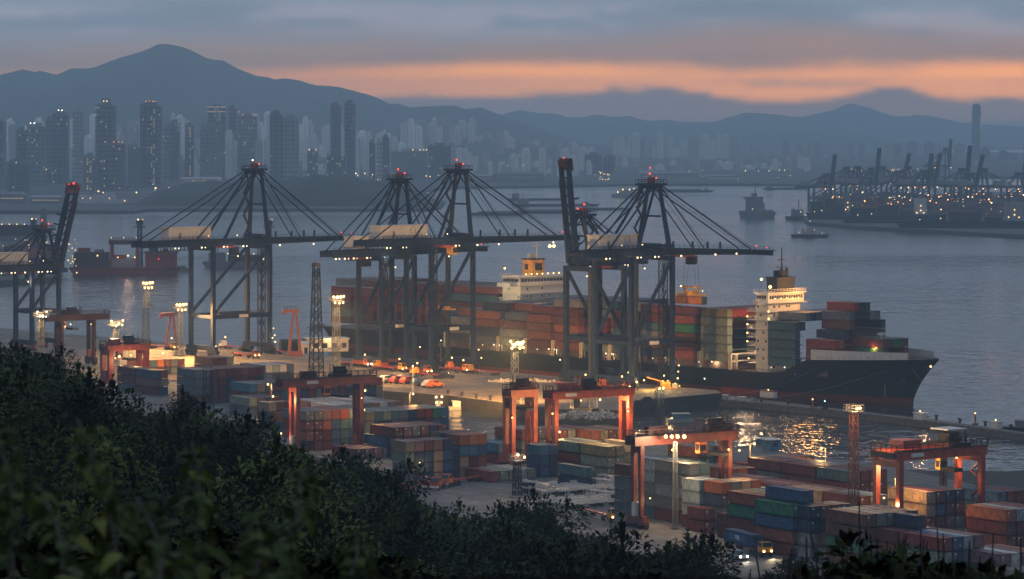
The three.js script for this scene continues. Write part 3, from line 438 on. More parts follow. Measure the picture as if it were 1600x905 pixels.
  const bt = mb(); for (let x = 4; x < len; x += 6) bt.bb(x, -0.4, -gz * 0.85, x + 0.4, 0.4, gz * 0.85); if (o.boom > 20) for (let x = 4; x < len - 6; x += 6) bt.beam(P(x, 0, -gz * 0.85), P(x + 6, 0, gz * 0.85), 0.3); kind(bt.to('boom_ties', M.craneDark, bm), 'stuff');
  mb().bb(len - 1.5, -0.9, -gz, len + 0.6, 1.0, gz).bb(len - 3, 0.8, -gz - 1, len + 1, 1, gz + 1).to('boom_tip', o.tipM ?? body, bm);
  mb().rail([P(1, gh / 2, gz + 0.7), P(len, gh / 2 - 0.2, gz + 0.7)], 1.1, 2.2, 0.045).bb(1, gh / 2 - 0.4, gz * 0.85 + 0.4, len, gh / 2 - 0.2, gz + 1.1).to('boom_walk', o.boom > 20 ? M.rtgDark : M.craneDark, bm);
  for (const x of [len * 0.18, len * 0.36, len * 0.5, len * 0.62]) mb().bb(x, gh / 2, -gz, x + 0.5, gh / 2 + 2.2, -gz + 0.5).to('rope_post', M.craneDark, bm);
  if (o.boom > 20) { const lt = mb(); lt.lattice(len * 0.9, gz + 1.4, 0, 0.1, len * 0.9, gz + 1.4, 0.1, 0.1, 1, 0.01); bulb(bm, len + 0.8, 1.2, 1.2, 0.9, M.lampRed, 'beacon_lamp'); bulb(bm, len + 0.4, 1.2, -2, 0.5, M.lampRed, 'beacon_lamp'); }
  else { bulb(bm, len - 6, 2.2, 1.5, 0.55, M.lampRed, 'beacon_lamp'); bulb(bm, len - 1, 1.8, 1.5, 0.45, M.lampRed, 'beacon_lamp'); }
  // stays to the boom
  const ca = Math.cos(bm.rotation.z), sa = Math.sin(bm.rotation.z), BP = (x, y, z) => P(hx + x * ca - y * sa, yg + x * sa + y * ca, z);
  if ((o.boom ?? 0) < 20) for (const z of [-1, 1]) {
    mb().beam(P(ax + 1.6, ya - 1.4, z * aw), BP(len * 0.80, 1.2, z * gz * 0.85), 0.36).to('forestay', body, t);
    mb().beam(P(ax + 1.6, ya - 1.8, z * aw), BP(len * 0.36, 1.2, z * gz * 0.85), 0.3).to('forestay', body, t);
    mb().beam(P(ax + 1.8, ya - 1.2, z * aw * 0.6), BP(len * 0.86, 1.2, z * gz * 0.6), 0.10).beam(P(ax + 1.8, ya - 1.2, z * aw * 0.4), BP(len * 0.42, 1.2, z * gz * 0.6), 0.09).to('hoist_rope', M.craneDark, t);
  } else for (const z of [-1, 1]) { mb().beam(P(ax + 1.2, ya - 1.4, z * aw), BP(len * 0.3, -1, z * gz * 0.8), 0.3).beam(BP(len * 0.3, -1, z * gz * 0.8), BP(len * 0.82, -1.3, z * gz * 0.8), 0.25).to('forestay', body, t); }
  // trolley with the driver's cab
  const tx = o.trolley ?? 2; const tr = thing0('trolley', t);
  mb().bb(tx - 3, yg - gh / 2 - 0.9, -gz - 0.3, tx + 3, yg - gh / 2 - 0.2, gz + 0.3).to('trolley_frame', M.craneRed, tr);
  mb().bb(tx + 3.2, yg - gh / 2 - 3.6, -1.3, tx + 6, yg - gh / 2 - 0.8, 1.3).to('cab', o.cabM ?? M.craneDark, tr); mb().bb(tx + 4, yg - gh / 2 - 3.0, 1.3, tx + 5.9, yg - gh / 2 - 1.4, 1.36).bb(tx + 6, yg - gh / 2 - 3.2, -1.1, tx + 6.06, yg - gh / 2 - 1.2, 1.1).to('cab_window', M.glass, tr);
  if (o.hoist) { const hr = mb(); for (const [x, z] of [[-1.6, -1], [1.6, -1], [-1.6, 1], [1.6, 1]]) hr.rod(P(tx + x, yg - gh / 2 - 0.9, z), P(tx + x, o.hoist, z), 0.05, 4); hr.to('hoist_rope', M.dark, tr); mb().bb(tx - 1.1, o.hoist - 0.5, -3.2, tx + 1.1, o.hoist, 3.2).bb(tx - 1.2, o.hoist - 1.1, -6.1, tx + 1.2, o.hoist - 0.6, 6.1).to('spreader', M.yellow, tr); }
  // floodlights under the girders
  const world = (x, y, z) => t.localToWorld(P(x, y, z)); t.updateMatrixWorld(true);
  for (const x of o.lamps ?? [back + 8, -4, 8, out * 0.5]) { bulb(t, x, yg - gh / 2 - 0.45, gz + 0.7, 0.6, M.lampWarm, 'floodlight'); if (x < hx) bulb(t, x + 1.6, yg - gh / 2 - 0.45, gz + 0.7, 0.42, M.lampCool, 'floodlight'); }
  for (const [x, y, z, i] of o.lights ?? [[-2, yg - 5, gz + 4, 240], [sx, 7, sz + 3, 40]]) { const w = world(x, y, z); lamp(w.x, w.y, w.z, i, 1, 0.68, 0.34, 20); bulb(t, x, y, z, 0.5, M.lampWarm, 'floodlight'); if (y > 12) mb().beam(P(x, y + 0.4, z), P(x, yg - gh / 2, gz), 0.12).to('lamp_arm', M.craneDark, t); else mb().beam(P(x, y, z - 0.3), P(x, y, sz), 0.12).to('lamp_arm', M.craneDark, t); }
  for (let k = 0; k < 3; k++) bulb(t, -sx + k * sx, yg + gh / 2 + 1.4, gz + 0.9, 0.4, M.lampWarm, 'walkway_lamp');
  for (const [x, y, z, d] of o.bulbs ?? []) bulb(t, x, y, z, d, M.lampHot, 'work_lamp');
  return t;
}
function thing0(name, parent) { const o = new THREE.Group(); o.name = name; parent.add(o); return o; }
const CR = {};
CR.a = quayCrane(360, 554, 'long dark blue quay crane, boom lowered, standing alone left of the lattice tower', { G: 26, S: 13.6, YG: 45.6, YA: 73.5, back: -42, out: 57.5, house: [-30, -11], lift: 1, trolley: -3, apexM: M.lampCool, apex: 11, lamps: [-28, -16, -6, 3, 20, 36], bulbs: [[13, 3, 8.5, 0.5], [13, 6, 8.5, 0.45], [-13, 4, 8.5, 0.5], [13.5, 9.5, 8.4, 0.35]] });
CR.b = quayCrane(604, 573, 'shorter old quay crane crowded behind the left end of another, its red rear end lit', { G: 15, S: 12.4, YG: 44.2, YA: 71, back: -27, out: 44, house: [-17, -8], lift: -1, red: 1, apex: 6, aw: 1.9, trolley: -14, rearFoot: -4, lamps: [-26, -22, -18, -12, -6], body: M.craneBlue });
CR.c = quayCrane(687, 578, 'quay crane with lowered boom and an orange lit trolley, middle of the berth', { G: 19, S: 13.2, YG: 48.6, YA: 74.5, back: -35.4, out: 63, house: [-29, -8], lift: -1, boom: -0.5, trolley: 1, cabM: M.yellow, hoist: 22, apex: 8.5, lamps: [-27, -20, -8, 4, 14, 24, 50], bulbs: [[9.5, 3, 8.2, 0.6], [-9.5, 3, 8.2, 0.55], [12, 4, 8.2, 0.45], [50, 41.6, 2, 1.2], [52, 41.6, 2, 1.2]] });
CR.d = quayCrane(930, 596, 'quay crane with its boom raised almost upright and red lamps on the tip', { G: 15, S: 12, YG: 43.5, YA: 60.5, back: -22, out: 43.6, house: [-20, -12], mirror: 1, boom: 83, lift: -1, tipM: M.rtgDark, apex: 5.6, aw: 1.8, trolley: -4, rearFoot: -3, lw: 1.5, gz: 2.1, lamps: [-18, -12, -2, 4], bulbs: [[7.5, 3, -8, 0.6], [-7.5, 3, -8, 0.5]] });
CR.e = quayCrane(990, 604, 'rightmost quay crane, lowered boom reaching over the stacked ship', { G: 18.5, S: 17, YG: 47.6, YA: 70.8, back: -26, out: 62, house: [-18, -1], boom: -2.1, lift: 1, trolley: 22, cabM: M.craneDark, apex: 8, lamps: [-16, -8, -2, 6, 12, 18, 34, 44], bulbs: [[-9.25, 2.6, 11, 0.7], [9.25, 2.8, 11, 0.55], [-6, 3, 11, 0.5], [3, 4, 11, 0.45], [9.3, 5, 11.2, 0.4]] });
CR.f = quayCrane(58, 546, 'quay crane at the left edge with a leaning raised boom, its frame reddish', { G: 12, S: 11, YG: 35, YA: 50.5, back: -24, out: 40, house: [-23, -6], boom: 75, tipM: M.craneRed, lift: 0, apex: 3, aw: 1.6, trolley: -8, rearFoot: -4, lw: 1.4, lamps: [-20, -14, -8, -2, 2], red: 1, lights: [[-8, 26, 6, 260], [4, 12, 8, 120]] });

// the container on its spreader, held up by the rightmost crane
{
  const e = CR.e, t = thing('spreader', 'bright yellow spreader on ropes carrying a container over the ship', 'spreader', [0, 0, 0], QA), p = at(1080, 462, 1046); t.position.copy(p);
  mb().bb(-1.1, 0, -5.9, 1.1, 0.7, 5.9).bb(-0.9, 0.7, -2, 0.9, 1.6, 2).to('spreader_frame', M.yellow, t);
  const hb = mb().bb(-1, 2.6, -3.6, 1, 3.1, 3.6); for (const z of [-3.2, 3.2]) hb.beam(V3(0, 2.6, z), V3(0, 0.7, z * 0.8), 0.5, 0.8); hb.to('head_block', M.yellow, t);
  const rp = mb(); for (const z of [-3, 3]) for (const x of [-0.7, 0.7]) rp.rod(V3(x, 3.1, z), V3(x * 1.5, 13.5, z * 0.6), 0.06, 4); rp.to('hoist_rope', M.dark, t);
  for (const z of [-4, 4]) bulb(t, 1.3, 1.6, z, 0.3, M.lampHot, 'work_lamp');
  lamp(p.x - 3.6, p.y + 3.4, p.z + 5.4, 150, 1, 0.66, 0.25);
  bulb(t, -6.3, 3.4, 1.6, 0.5, M.lampHot, 'work_lamp'); mb().beam(V3(-6.3, 3.4, 1.6), V3(-0.5, 2.8, 1.6), 0.12).to('lamp_arm', M.dark, t);
}

// ---------------------------------------------------------------- yard cranes on rubber tyres
const YA = R(34), YU = V3(Math.sin(YA), 0, Math.cos(YA)), YV = V3(Math.cos(YA), 0, -Math.sin(YA));
// px,py = foot of the near left leg; span along the container rows' width
function yardCrane(px, py, label, o = {}) {
  const p0 = g(px, py), sp = o.span ?? 23, wb = o.wb ?? 7, h = o.h ?? 18, body = o.body ?? M.rtg, lw = o.lw ?? 1.2, P = V3;
  const t = thing('yard_crane', label, 'crane', [p0.x, 4, p0.z], o.ry ?? YA, 'orange red gantry cranes in the container yard');
  // local: x 0..sp across, z 0 near .. -wb far
  for (const x of [0, sp]) for (const z of [0, -wb]) { const leg = mb(); leg.beam(P(x, 2.4, z), P(x, h - 1, z), lw * 0.85, lw * 0.85, lw, lw); leg.to('leg', body, t); }
  for (const x of [0, sp]) {
    mb().bb(x - 0.7, 1.5, -wb - 1.6, x + 0.7, 2.7, 1.6).to('sill_beam', body, t);
    mb().bb(x - 0.6, h - 2.6, -wb, x + 0.6, h - 1.4, 0).to('end_tie', body, t);
    for (const z of [0.6, -wb - 0.6]) { const w = mb(); for (const k of [-0.9, 0.9]) w.rod(P(x - 0.35, 0.75, z + k), P(x + 0.35, 0.75, z + k), 0.75, 12).bb(x - 0.36, 0.45, z + k - 0.3, x + 0.36, 1.05, z + k + 0.3); w.to('wheels', M.rubber, t); mb().bb(x - 0.55, 0.9, z - 1.5, x + 0.55, 1.6, z + 1.5).to('bogie', body, t); }
  }
  const ov = o.over ?? 1.2;
  for (const z of [0, -wb]) { mb().bb(-ov, h - 1.2, z - 0.55, sp + ov, h + 0.7, z + 0.55).to('girder', body, t); mb().bb(-ov, h + 0.7, z - 0.8, sp + ov, h + 0.85, z + 0.8).rail([P(-ov, h + 0.85, z + 0.75), P(sp + ov, h + 0.85, z + 0.75)], 1.2, 2, 0.06).to('walkway', M.rtgDark, t); }
  for (const x of [-ov, sp + ov]) { mb().bb(x - 0.4, h - 0.8, -wb, x + 0.4, h + 0.4, 0).rail([P(x, h + 0.5, 0.4), P(x, h + 0.5, -wb - 0.4)], 1.5, 1.6, 0.07).to('end_walk', M.rtgDark, t); }
  const tx = o.trolley ?? sp * 0.7, tr = thing0('trolley', t);
  mb().bb(tx - 2.6, h + 0.9, -wb - 0.3, tx + 2.6, h + 1.5, 0.3).to('trolley_frame', M.rtgDark, tr);
  mb().bb(tx - 1.8, h + 1.5, -wb * 0.7, tx + 1.4, h + 3.4, -wb * 0.3).rod(P(tx - 2, h + 2.2, -wb * 0.25), P(tx + 1.6, h + 2.2, -wb * 0.25), 0.6, 10).to('hoist_drum', M.dark, tr);
  if (o.roof) mb().bb(tx - 2.8, h + 4.1, -wb * 0.85, tx + 2.4, h + 4.35, -wb * 0.1).to('trolley_roof', M.galv, tr);
  const ps = mb(); for (const x of [-2.6, 2.2]) for (const z of [-wb * 0.8, -wb * 0.15]) ps.bb(tx + x, h + 1.5, z - 0.08, tx + x + 0.16, h + 4.1, z + 0.08); ps.rail([P(tx - 2.6, h + 1.5, 0.3), P(tx + 2.6, h + 1.5, 0.3)], 1.2, 1.3, 0.06).to('trolley_rail', M.rtgDark, tr);
  mb().bb(tx - 5, h - 3.8, -2.2, tx - 3, h - 1.4, -0.7).to('cab', o.cabM ?? M.orange, tr); mb().bb(tx - 5.04, h - 3.3, -2.0, tx - 5, h - 1.9, -0.9).bb(tx - 4.8, h - 3.3, -0.7, tx - 3.2, h - 2, -0.66).to('cab_window', M.glass, tr);
  const sh = o.spread ?? h - 4.5; mb().bb(tx - 1.1, sh, -wb / 2 - 3, tx + 1.1, sh + 0.7, -wb / 2 + 3).to('spreader', M.dark, tr);
  const rp = mb(); for (const x of [-0.8, 0.8]) for (const z of [-1.6, 1.6]) rp.rod(P(tx + x, sh + 0.7, -wb / 2 + z), P(tx + x, h + 1, -wb / 2 + z * 0.8), 0.05, 4); rp.to('hoist_rope', M.dark, tr);
  // engine house and electrical cabinet low on the legs
  mb().bb(-1.1, 2.7, -wb * 0.75, 0.9, 5.6, -wb * 0.25).to('engine_house', o.engM ?? M.white, t);
  mb().bb(sp - 1.0, 2.7, -wb * 0.7, sp + 1.0, 5.2, -wb * 0.3).to('cabinet', o.cabinetM ?? M.orange, t);
  const st = mb(); for (let k = 0; k < 5; k++) { const y0 = 2.8 + k * (h - 5) / 5, y1 = 2.8 + (k + 1) * (h - 5) / 5, za = k % 2 ? -0.5 : -wb * 0.6, zb = k % 2 ? -wb * 0.6 : -0.5; st.beam(P(sp + 1.1, y0, za), P(sp + 1.1, y1, zb), 0.6, 0.16).beam(P(sp + 1.4, y0 + 1, za), P(sp + 1.4, y1 + 1, zb), 0.07); } st.to('stairs', M.rtgDark, t);
  if (o.plate) { mb().bb(2.6, h - 0.6, 0.552, 6, h + 0.2, 0.6).to('name_plate', M.white, t); }
  mb().bb(sp * 0.1, h + 0.85, -wb * 0.8, sp * 0.32, h + 2.6, -wb * 0.2).to('electrical_house', o.elM ?? M.rtg, t);
  mb().rod(P(sp * 0.62, h + 0.8, -0.3), P(sp * 0.62, h + 3.4, -0.3), 0.1, 6).bb(sp * 0.6, h + 3.3, -0.5, sp * 0.66, h + 3.6, 0).to('signal_post', M.rtgDark, t);
  t.updateMatrixWorld(true);
  for (const [x, y, z, d, i] of o.lamps ?? []) { bulb(t, x, y, z, d, M.lampHot, 'floodlight'); mb().bb(x - 0.12, y + d / 2, z - 0.12, x + 0.12, y + d / 2 + 0.5, z + 0.12).to('lamp_bracket', M.dark, t); if (i) { const w = t.localToWorld(P(x + 0.8, y - 1.2, z + 2.6)); lamp(w.x, w.y, w.z, i * 1.15, 1, 0.58, 0.22, 12); } }
  return t;
}
yardCrane(1406, 853, 'orange red yard crane at the right, sheet roof over its trolley', { span: 22.2, wb: 7.2, h: 18.4, roof: 1, trolley: 16.5, cabM: M.yellow, plate: 1, lamps: [[21.2, 16, -6.5, 0.4, 110], [-1.6, 9.5, -3, 0.4, 90], [3.4, 15.8, -4.6, 0.5, 620]] });
yardCrane(1002, 827, 'dark red yard crane over the grey container stack, spotlit legs at its far end', { span: 23.4, wb: 2.6, h: 18.8, body: mat(0.15, 0.028, 0.018, { rough: 0.5, tex: PT }), elM: M.rtgDark, trolley: 21, lw: 1.0, over: 2, lamps: [[22.4, 15.6, 1.2, 0.4, 120], [25.6, 15.2, 0.8, 0.4, 60], [1.5, 6.5, 1.1, 0.3, 30], [12, 15.6, -5, 0.5, 420]] });
yardCrane(868, 738, 'large orange red yard crane in the centre with brightly lit legs', { span: 22.5, wb: 3.2, h: 19, trolley: 11, plate: 1, cabM: M.dark, lamps: [[-1.5, 14.5, 0.9, 0.4, 130], [21, 14, 1.4, 0.4, 130], [1.2, 1.5, 1.4, 0.5, 40], [9, 17, -2, 0.4, 90], [17, 16.6, -5, 0.5, 900], [3, 16.6, -6, 0.5, 420]] });
yardCrane(801, 730, 'narrow orange red portal standing left of the large central yard crane', { span: 6.6, wb: 3.0, h: 18.4, trolley: 4.2, cabM: M.rtgDark, elM: M.rtgDark, over: 0.8, engM: M.red, lamps: [[-1.2, 12.5, 1.6, 0.4, 110], [6, 1.6, 1.5, 0.4, 40]] });
yardCrane(464, 716, 'dull red yard crane left of centre, astride a row of mixed container stacks', { span: 19.0, wb: 2.6, h: 19.4, body: mat(0.19, 0.034, 0.024, { rough: 0.5, tex: PT }), trolley: 13.5, plate: 1, over: 4.5, elM: M.rtgDark, lamps: [[-1.8, 6, -5, 0.4, 60], [18.2, 14.6, 1.8, 0.3, 20], [23.4, 15.8, -5, 0.5, 520], [-4.2, 15.6, -5, 0.5, 300]] });
yardCrane(172, 606, 'small bright red yard crane half hidden behind the hill at the left', { span: 13, wb: 5, h: 13, trolley: 8, elM: M.red, engM: M.red, cabM: M.red, lw: 1.6, lamps: [[1.6, 9.5, 0.5, 0.4, 90], [6, 10.5, 3, 0.4, 120]] });
yardCrane(96, 572, 'dark yard crane seen above the tree line at the far left', { span: 12.5, wb: 4, h: 17, body: M.rtgDark, trolley: 5, over: 6, elM: M.craneDark, engM: M.dark, lamps: [[3, 14.6, 1, 0.4, 60], [11, 14.4, 1, 0.3, 0]] });

// ---------------------------------------------------------------- lattice masts with floodlights
const MASTM = mat(0.13, 0.13, 0.125, { rough: 0.6, metal: 0.2 });
function mast(px, pyTop, pyBase, label, o = {}) {
  const p = g(px, pyBase), s = F / -p.z, h = (EYE - (pyTop - HY) / s) - 4, t = thing('light_mast', label, 'mast', [p.x, 4, p.z], o.ry ?? 0.5, 'lattice light masts'), w = o.w ?? 2.2;
  const b = mb(); if (o.dark) { b.lattice(0, 0, 0.4, w * 1.5, 0, 0, h, w * 0.6, o.n ?? 14, 0.2); } else b.lattice(0, 0, 0.4, w, 0, 0, h - 1.2, w * 0.75, o.n ?? 12, 0.12); b.to('mast_frame', o.m ?? MASTM, t);
  mb().bb(-w * 0.8, 0, -w * 0.8, w * 0.8, 0.4, w * 0.8).to('base', M.concrete, t);
  const ld = mb(); for (let y = 1; y < h - 2; y += 0.5) ld.bb(-0.25, y, w * 0.3, 0.25, y + 0.06, w * 0.3 + 0.06); ld.to('ladder', o.m ?? MASTM, t);
  const pr = o.pr ?? 2.2; if (!o.noHead) { mb().bb(-pr, h - 1.2, -pr, pr, h - 1.0, pr).to('platform', M.steel, t); mb().rail([V3(-pr, h - 1, pr), V3(pr, h - 1, pr), V3(pr, h - 1, -pr), V3(-pr, h - 1, -pr), V3(-pr, h - 1, pr)], 1.2, 1.2, 0.05).to('platform_rail', M.steel, t); }
  if (o.collar) for (const f of o.collar) mb().bb(-w * 0.9, h * f, -w * 0.9, w * 0.9, h * f + 0.15, w * 0.9).rail([V3(-w * 0.9, h * f, w * 0.9), V3(w * 0.9, h * f, w * 0.9), V3(w * 0.9, h * f, -w * 0.9)], 1.1, 1, 0.05).to('rest_platform', o.m ?? M.steel, t);
  for (const [x, y, z, d] of o.lampsAt ?? []) { bulb(t, x, h + y, z, d, o.lm ?? M.lampHot, 'floodlight'); mb().bb(x - 0.3, h + y - 0.5, z - 0.7, x + 0.3, h + y + 0.5, z - 0.4).to('lamp_hood', M.dark, t); }
  for (const [x, y, z, i] of o.light ?? []) { const q0 = V3(p.x + x, 4 + h + y, p.z + z); lamp(q0.x, q0.y, q0.z, i, 1, o.lc?.[0] ?? 0.60, o.lc?.[1] ?? 0.25, 40); }
  if (o.spot) for (const [tx, ty, i, ang] of o.spot) { const hd = V3(p.x, 4 + h, p.z), e = g(tx, ty), d = e.clone().sub(hd).setY(0).normalize(), l = new THREE.SpotLight(new THREE.Color(1, 0.52, 0.15), i, 0, R(ang), 0.8); l.position.copy(hd).addScaledVector(d, 3).add(V3(0, 0.3, 0)); l.target.position.copy(e); l.castShadow = true; l.shadow.radius = 40; l.name = 'floodlight_beam'; scene.add(l, l.target); }
  return t;
}
const HEAD = [[-1.8, 0.3, 2.0, 0.85], [-0.6, 0.2, 2.2, 1.0], [0.7, 0.3, 2.2, 1.0], [1.9, 0.4, 1.9, 0.85], [-1.4, -1.6, 2.2, 0.7], [0.1, -1.7, 2.3, 0.8], [1.5, -1.6, 2.2, 0.7]];
mast(228, 443, 541, 'lit lattice mast, farthest left on the quay with a starry amber lamp', { lampsAt: HEAD, light: [[0, 0.6, 5, 1200]], spot: [[300, 552, 22000, 55]], collar: [0.62] });
mast(280, 477, 556, 'lit lattice mast beside the left legs of the lone quay crane', { lampsAt: HEAD, light: [[0, 0.6, 5, 1000]], spot: [[340, 562, 22000, 55]] });
mast(180, 503, 596, 'lit lattice mast with a ring of white lamps above the small red yard crane', { lampsAt: [[-2, 0.4, 1.6, 0.7], [2, 0.4, 1.6, 0.7], [0.3, -0.6, 2.2, 0.9], [-0.6, -1.2, 2.2, 0.8], [1.6, -1, 2, 0.7]], light: [[0, 0.6, 5, 1500]], spot: [[260, 585, 14000, 55]], lm: M.lampWarm });
mast(63, 489, 585, 'lit lattice mast rising from the trees at the left edge', { lampsAt: [[-1.6, 0.4, 1.6, 0.7], [1.6, 0.4, 1.6, 0.7], [0, -1, 2.2, 1], [-1, -1, 2.2, 0.8], [1.2, -1.2, 2, 0.6]], light: [[0, 0.6, 5, 1200]], lm: M.lampCool });
mast(525, 465, 603, 'lit lattice mast with two tiers of lamps, right of the dark tapering tower', { lampsAt: [...HEAD, [-1.6, -26.5, 2.3, 0.7], [-0.5, -26.4, 2.3, 0.7], [0.8, -26.4, 2.3, 0.7], [1.8, -26, 2.2, 0.6], [-1, -28.4, 2.3, 0.7], [0.7, -28.6, 2.3, 0.8], [1.8, -28.2, 2.2, 0.6]], light: [[0, 0.6, 5, 1200], [0, -27, 4, 400]], spot: [[560, 596, 30000, 55], [430, 575, 20000, 50]], collar: [0.42], lm: M.lampWarm });
mast(804, 537, 640, 'lit lattice mast on the open quay in front of the ship, amber head blazing', { lampsAt: [[-2.2, 0.8, 1.6, 0.8], [-1.4, -0.4, 2.2, 1.0], [-0.2, 0.2, 2.4, 1.3], [1.0, 0.1, 2.3, 1.4], [2.0, 0.5, 1.8, 0.9], [-2, -1.2, 2.0, 0.8], [0.6, -1.2, 2.3, 0.9], [1.9, -1.1, 2, 0.7]], light: [[0, 0.6, 5, 1500]], spot: [[735, 597, 64000, 54], [880, 604, 16000, 42]], w: 2.0 });
mast(494, 412, 606, 'tall dark unlit lattice tower with reddish lower half, left of the lamp mast', { dark: 1, w: 2.6, m: M.craneDark, n: 18, pr: 1.4, collar: [0.48] });
mast(1334, 634, 836, 'lit dark mast with a white box head beside the basin, behind the logo container', { w: 1.7, m: M.rtgDark, pr: 1.5, lampsAt: [[-0.35, -0.4, 1.9, 0.6], [0.35, -0.4, 1.9, 0.6]], light: [[0, -0.5, 5, 1100]], n: 16 });
mast(1055, 682, 827, 'short mast with four round lamps in a row over the grey stack', { w: 1.0, pr: 0.4, noHead: 1, n: 12, lampsAt: [[-2, 0, 0.6, 0.75], [-0.75, 0, 0.6, 0.75], [0.5, 0, 0.6, 0.75], [1.9, 0, 0.6, 0.85]], light: [[0, 0, 3, 1000]], ry: 0, lc: [0.72, 0.4] });
mast(808, 712, 778, 'short dark mast with a white lit head in the yard before the central crane', { w: 1.6, m: M.craneDark, pr: 1.4, lampsAt: [[-0.6, 0.3, 1.5, 0.6], [1.1, -0.3, 1.5, 0.6]], light: [[0, 1, 3, 320]], n: 9, lc: [0.7, 0.45] });
mast(684, 620, 668, 'small double lamp mast at the basin edge behind the olive block', { w: 1.2, pr: 0.9, noHead: 1, lampsAt: [[-0.9, 0, 0.8, 0.7], [0.9, 0, 0.8, 0.7], [-0.8, -1.6, 0.8, 0.6], [0.8, -1.6, 0.8, 0.6]], light: [[0, -1, 3, 600]], n: 8, lm: M.lampWarm });
mast(1030, 604, 672, 'dark lattice mast in front of the yellow barge with two white lamps', { w: 2.2, m: M.craneDark, pr: 1.2, noHead: 1, lampsAt: [[-0.6, -0.5, 1.2, 0.6], [0.6, -0.4, 1.2, 0.7]], light: [[0, -1, 3, 500]], n: 10, lc: [0.7, 0.3] });
mast(325, 572, 662, 'dark stubby lattice mast in front of the maroon stack at the left', { w: 2.6, m: M.craneDark, pr: 1.3, n: 7 });
mast(1474, 664, 800, 'thin dark signal mast on the shore behind the roofed yard crane', { w: 1.1, m: M.rtgDark, pr: 0.6, n: 12, noHead: 1 });
// two small red-tipped jib towers on the quay
for (const [px, y0, y1, label] of [[268, 489, 546, 'red jib tower standing between the lit masts at the left'], [461, 483, 556, 'red jib tower with a short arm, left of the dark lattice tower']]) {
  const p = g(px, y1), s = F / -p.z, h = EYE - (y0 - HY) / s - 4, t = thing('jib_tower', label, 'crane', [p.x, 4, p.z], 0.2);
  for (const x of [-1, 1]) mb().beam(V3(x * 2.2 - 0.2, 0, 0), V3(x * 0.5, h - 1, 0), 1.1, 0.9, 0.7, 0.7).to('leg', M.craneRed, t);
  mb().bb(-4.4, h - 1.2, -0.6, 1.4, h, 0.6).bb(-4.5, h - 2, -0.6, -3.4, h - 1.2, 0.6).to('arm', M.craneRed, t); mb().bb(-2.4, 0, -1.4, 2.6, 1.6, 1.4).to('base', M.craneRed, t); mb().rail([V3(-4.4, h, 0.5), V3(1.4, h, 0.5)], 1, 1.4, 0.05).to('handrail', M.dark, t);
}

// lamp poles standing in the lanes between the stacks
for (const [px, py, h, i, dx, label] of [[1399, 812, 9, 420, 1.5, 'amber lamp pole left of the lamplit tan stack'], [708, 742, 9, 300, -1, 'amber lamp pole in the lane beside the orange topped stack'], [1006, 742, 10, 420, -2, 'amber lamp pole between the olive stack and the near crane leg'], [1172, 760, 10, 380, 1, 'amber lamp pole behind the teal topped columns'], [560, 700, 10, 360, 1.5, 'amber lamp pole right of the left yard crane legs'], [868, 732, 9, 300, 1, 'amber lamp pole at the foot of the central crane'], [424, 655, 10, 420, -1, 'amber lamp pole near the tree line left of the yard crane'], [262, 600, 10, 520, -1.5, 'amber lamp pole beside the lit orange stack at the left'], [1290, 768, 10, 300, -1, 'amber lamp pole amid the long maroon block'], [640, 672, 10, 300, 1, 'amber lamp pole at the basin corner behind the maroon row']]) {
  const p = g(px, py), t = thing('light_pole', label, 'lamp', [p.x, 4, p.z], 0, 'lamp poles between the stacks'); mb().rod(V3(0, 0, 0), V3(0, h, 0), 0.12, 6, 0.08).beam(V3(0, h, 0), V3(dx, h + 0.3, 0.6), 0.1).to('lamp_post', MASTM, t); mb().bb(-0.4, 0, -0.4, 0.4, 0.7, 0.4).to('base', M.concrete, t); bulb(t, dx, h + 0.1, 0.7, 0.5, M.lampHot, 'lamp_glow'); lamp(p.x + dx, 4 + h - 0.4, p.z + 1.2, i, 1, 0.56, 0.19, 25);
}

// ---------------------------------------------------------------- shipping containers
const CC = {
  maroon: [0.115, 0.030, 0.028], red: [0.21, 0.032, 0.024], brick: [0.20, 0.062, 0.036], brown: [0.135, 0.052, 0.034], rust: [0.26, 0.085, 0.042], orange: [0.34, 0.115, 0.04], navy: [0.024, 0.036, 0.072], blue: [0.035, 0.075, 0.15], bright: [0.05, 0.14, 0.21],
  teal: [0.055, 0.105, 0.115], green: [0.028, 0.135, 0.070], olive: [0.19, 0.17, 0.075], sage: [0.17, 0.20, 0.15], grey: [0.19, 0.19, 0.185], slate: [0.105, 0.12, 0.135], pale: [0.25, 0.305, 0.32], cream: [0.42, 0.37, 0.27], white: [0.46, 0.45, 0.43], tan: [0.27, 0.19, 0.125], mauve: [0.19, 0.095, 0.095],
};
const CNAME = { maroon: 'maroon', red: 'red', brick: 'brick red', brown: 'brown', rust: 'rusty orange', orange: 'orange', navy: 'navy', blue: 'blue', bright: 'bright blue', teal: 'dark teal', green: 'green', olive: 'olive', sage: 'sage green', grey: 'grey', slate: 'slate blue', pale: 'pale blue', cream: 'cream', white: 'white', tan: 'tan', mauve: 'mauve' };
const CM = {}, CMF = {};
for (const k in CC) { const c = CC[k]; CM[k] = mat(c[0] * 1.12, c[1] * 1.12, c[2] * 1.12, { rough: 0.6, tex: rep(TX.paint, 0.22), spec: 0.5 }); CMF[k] = mat(c[0] * 0.6, c[1] * 0.6, c[2] * 0.6, { rough: 0.7, tex: rep(TX.paint, 0.3), spec: 0.3 }); }
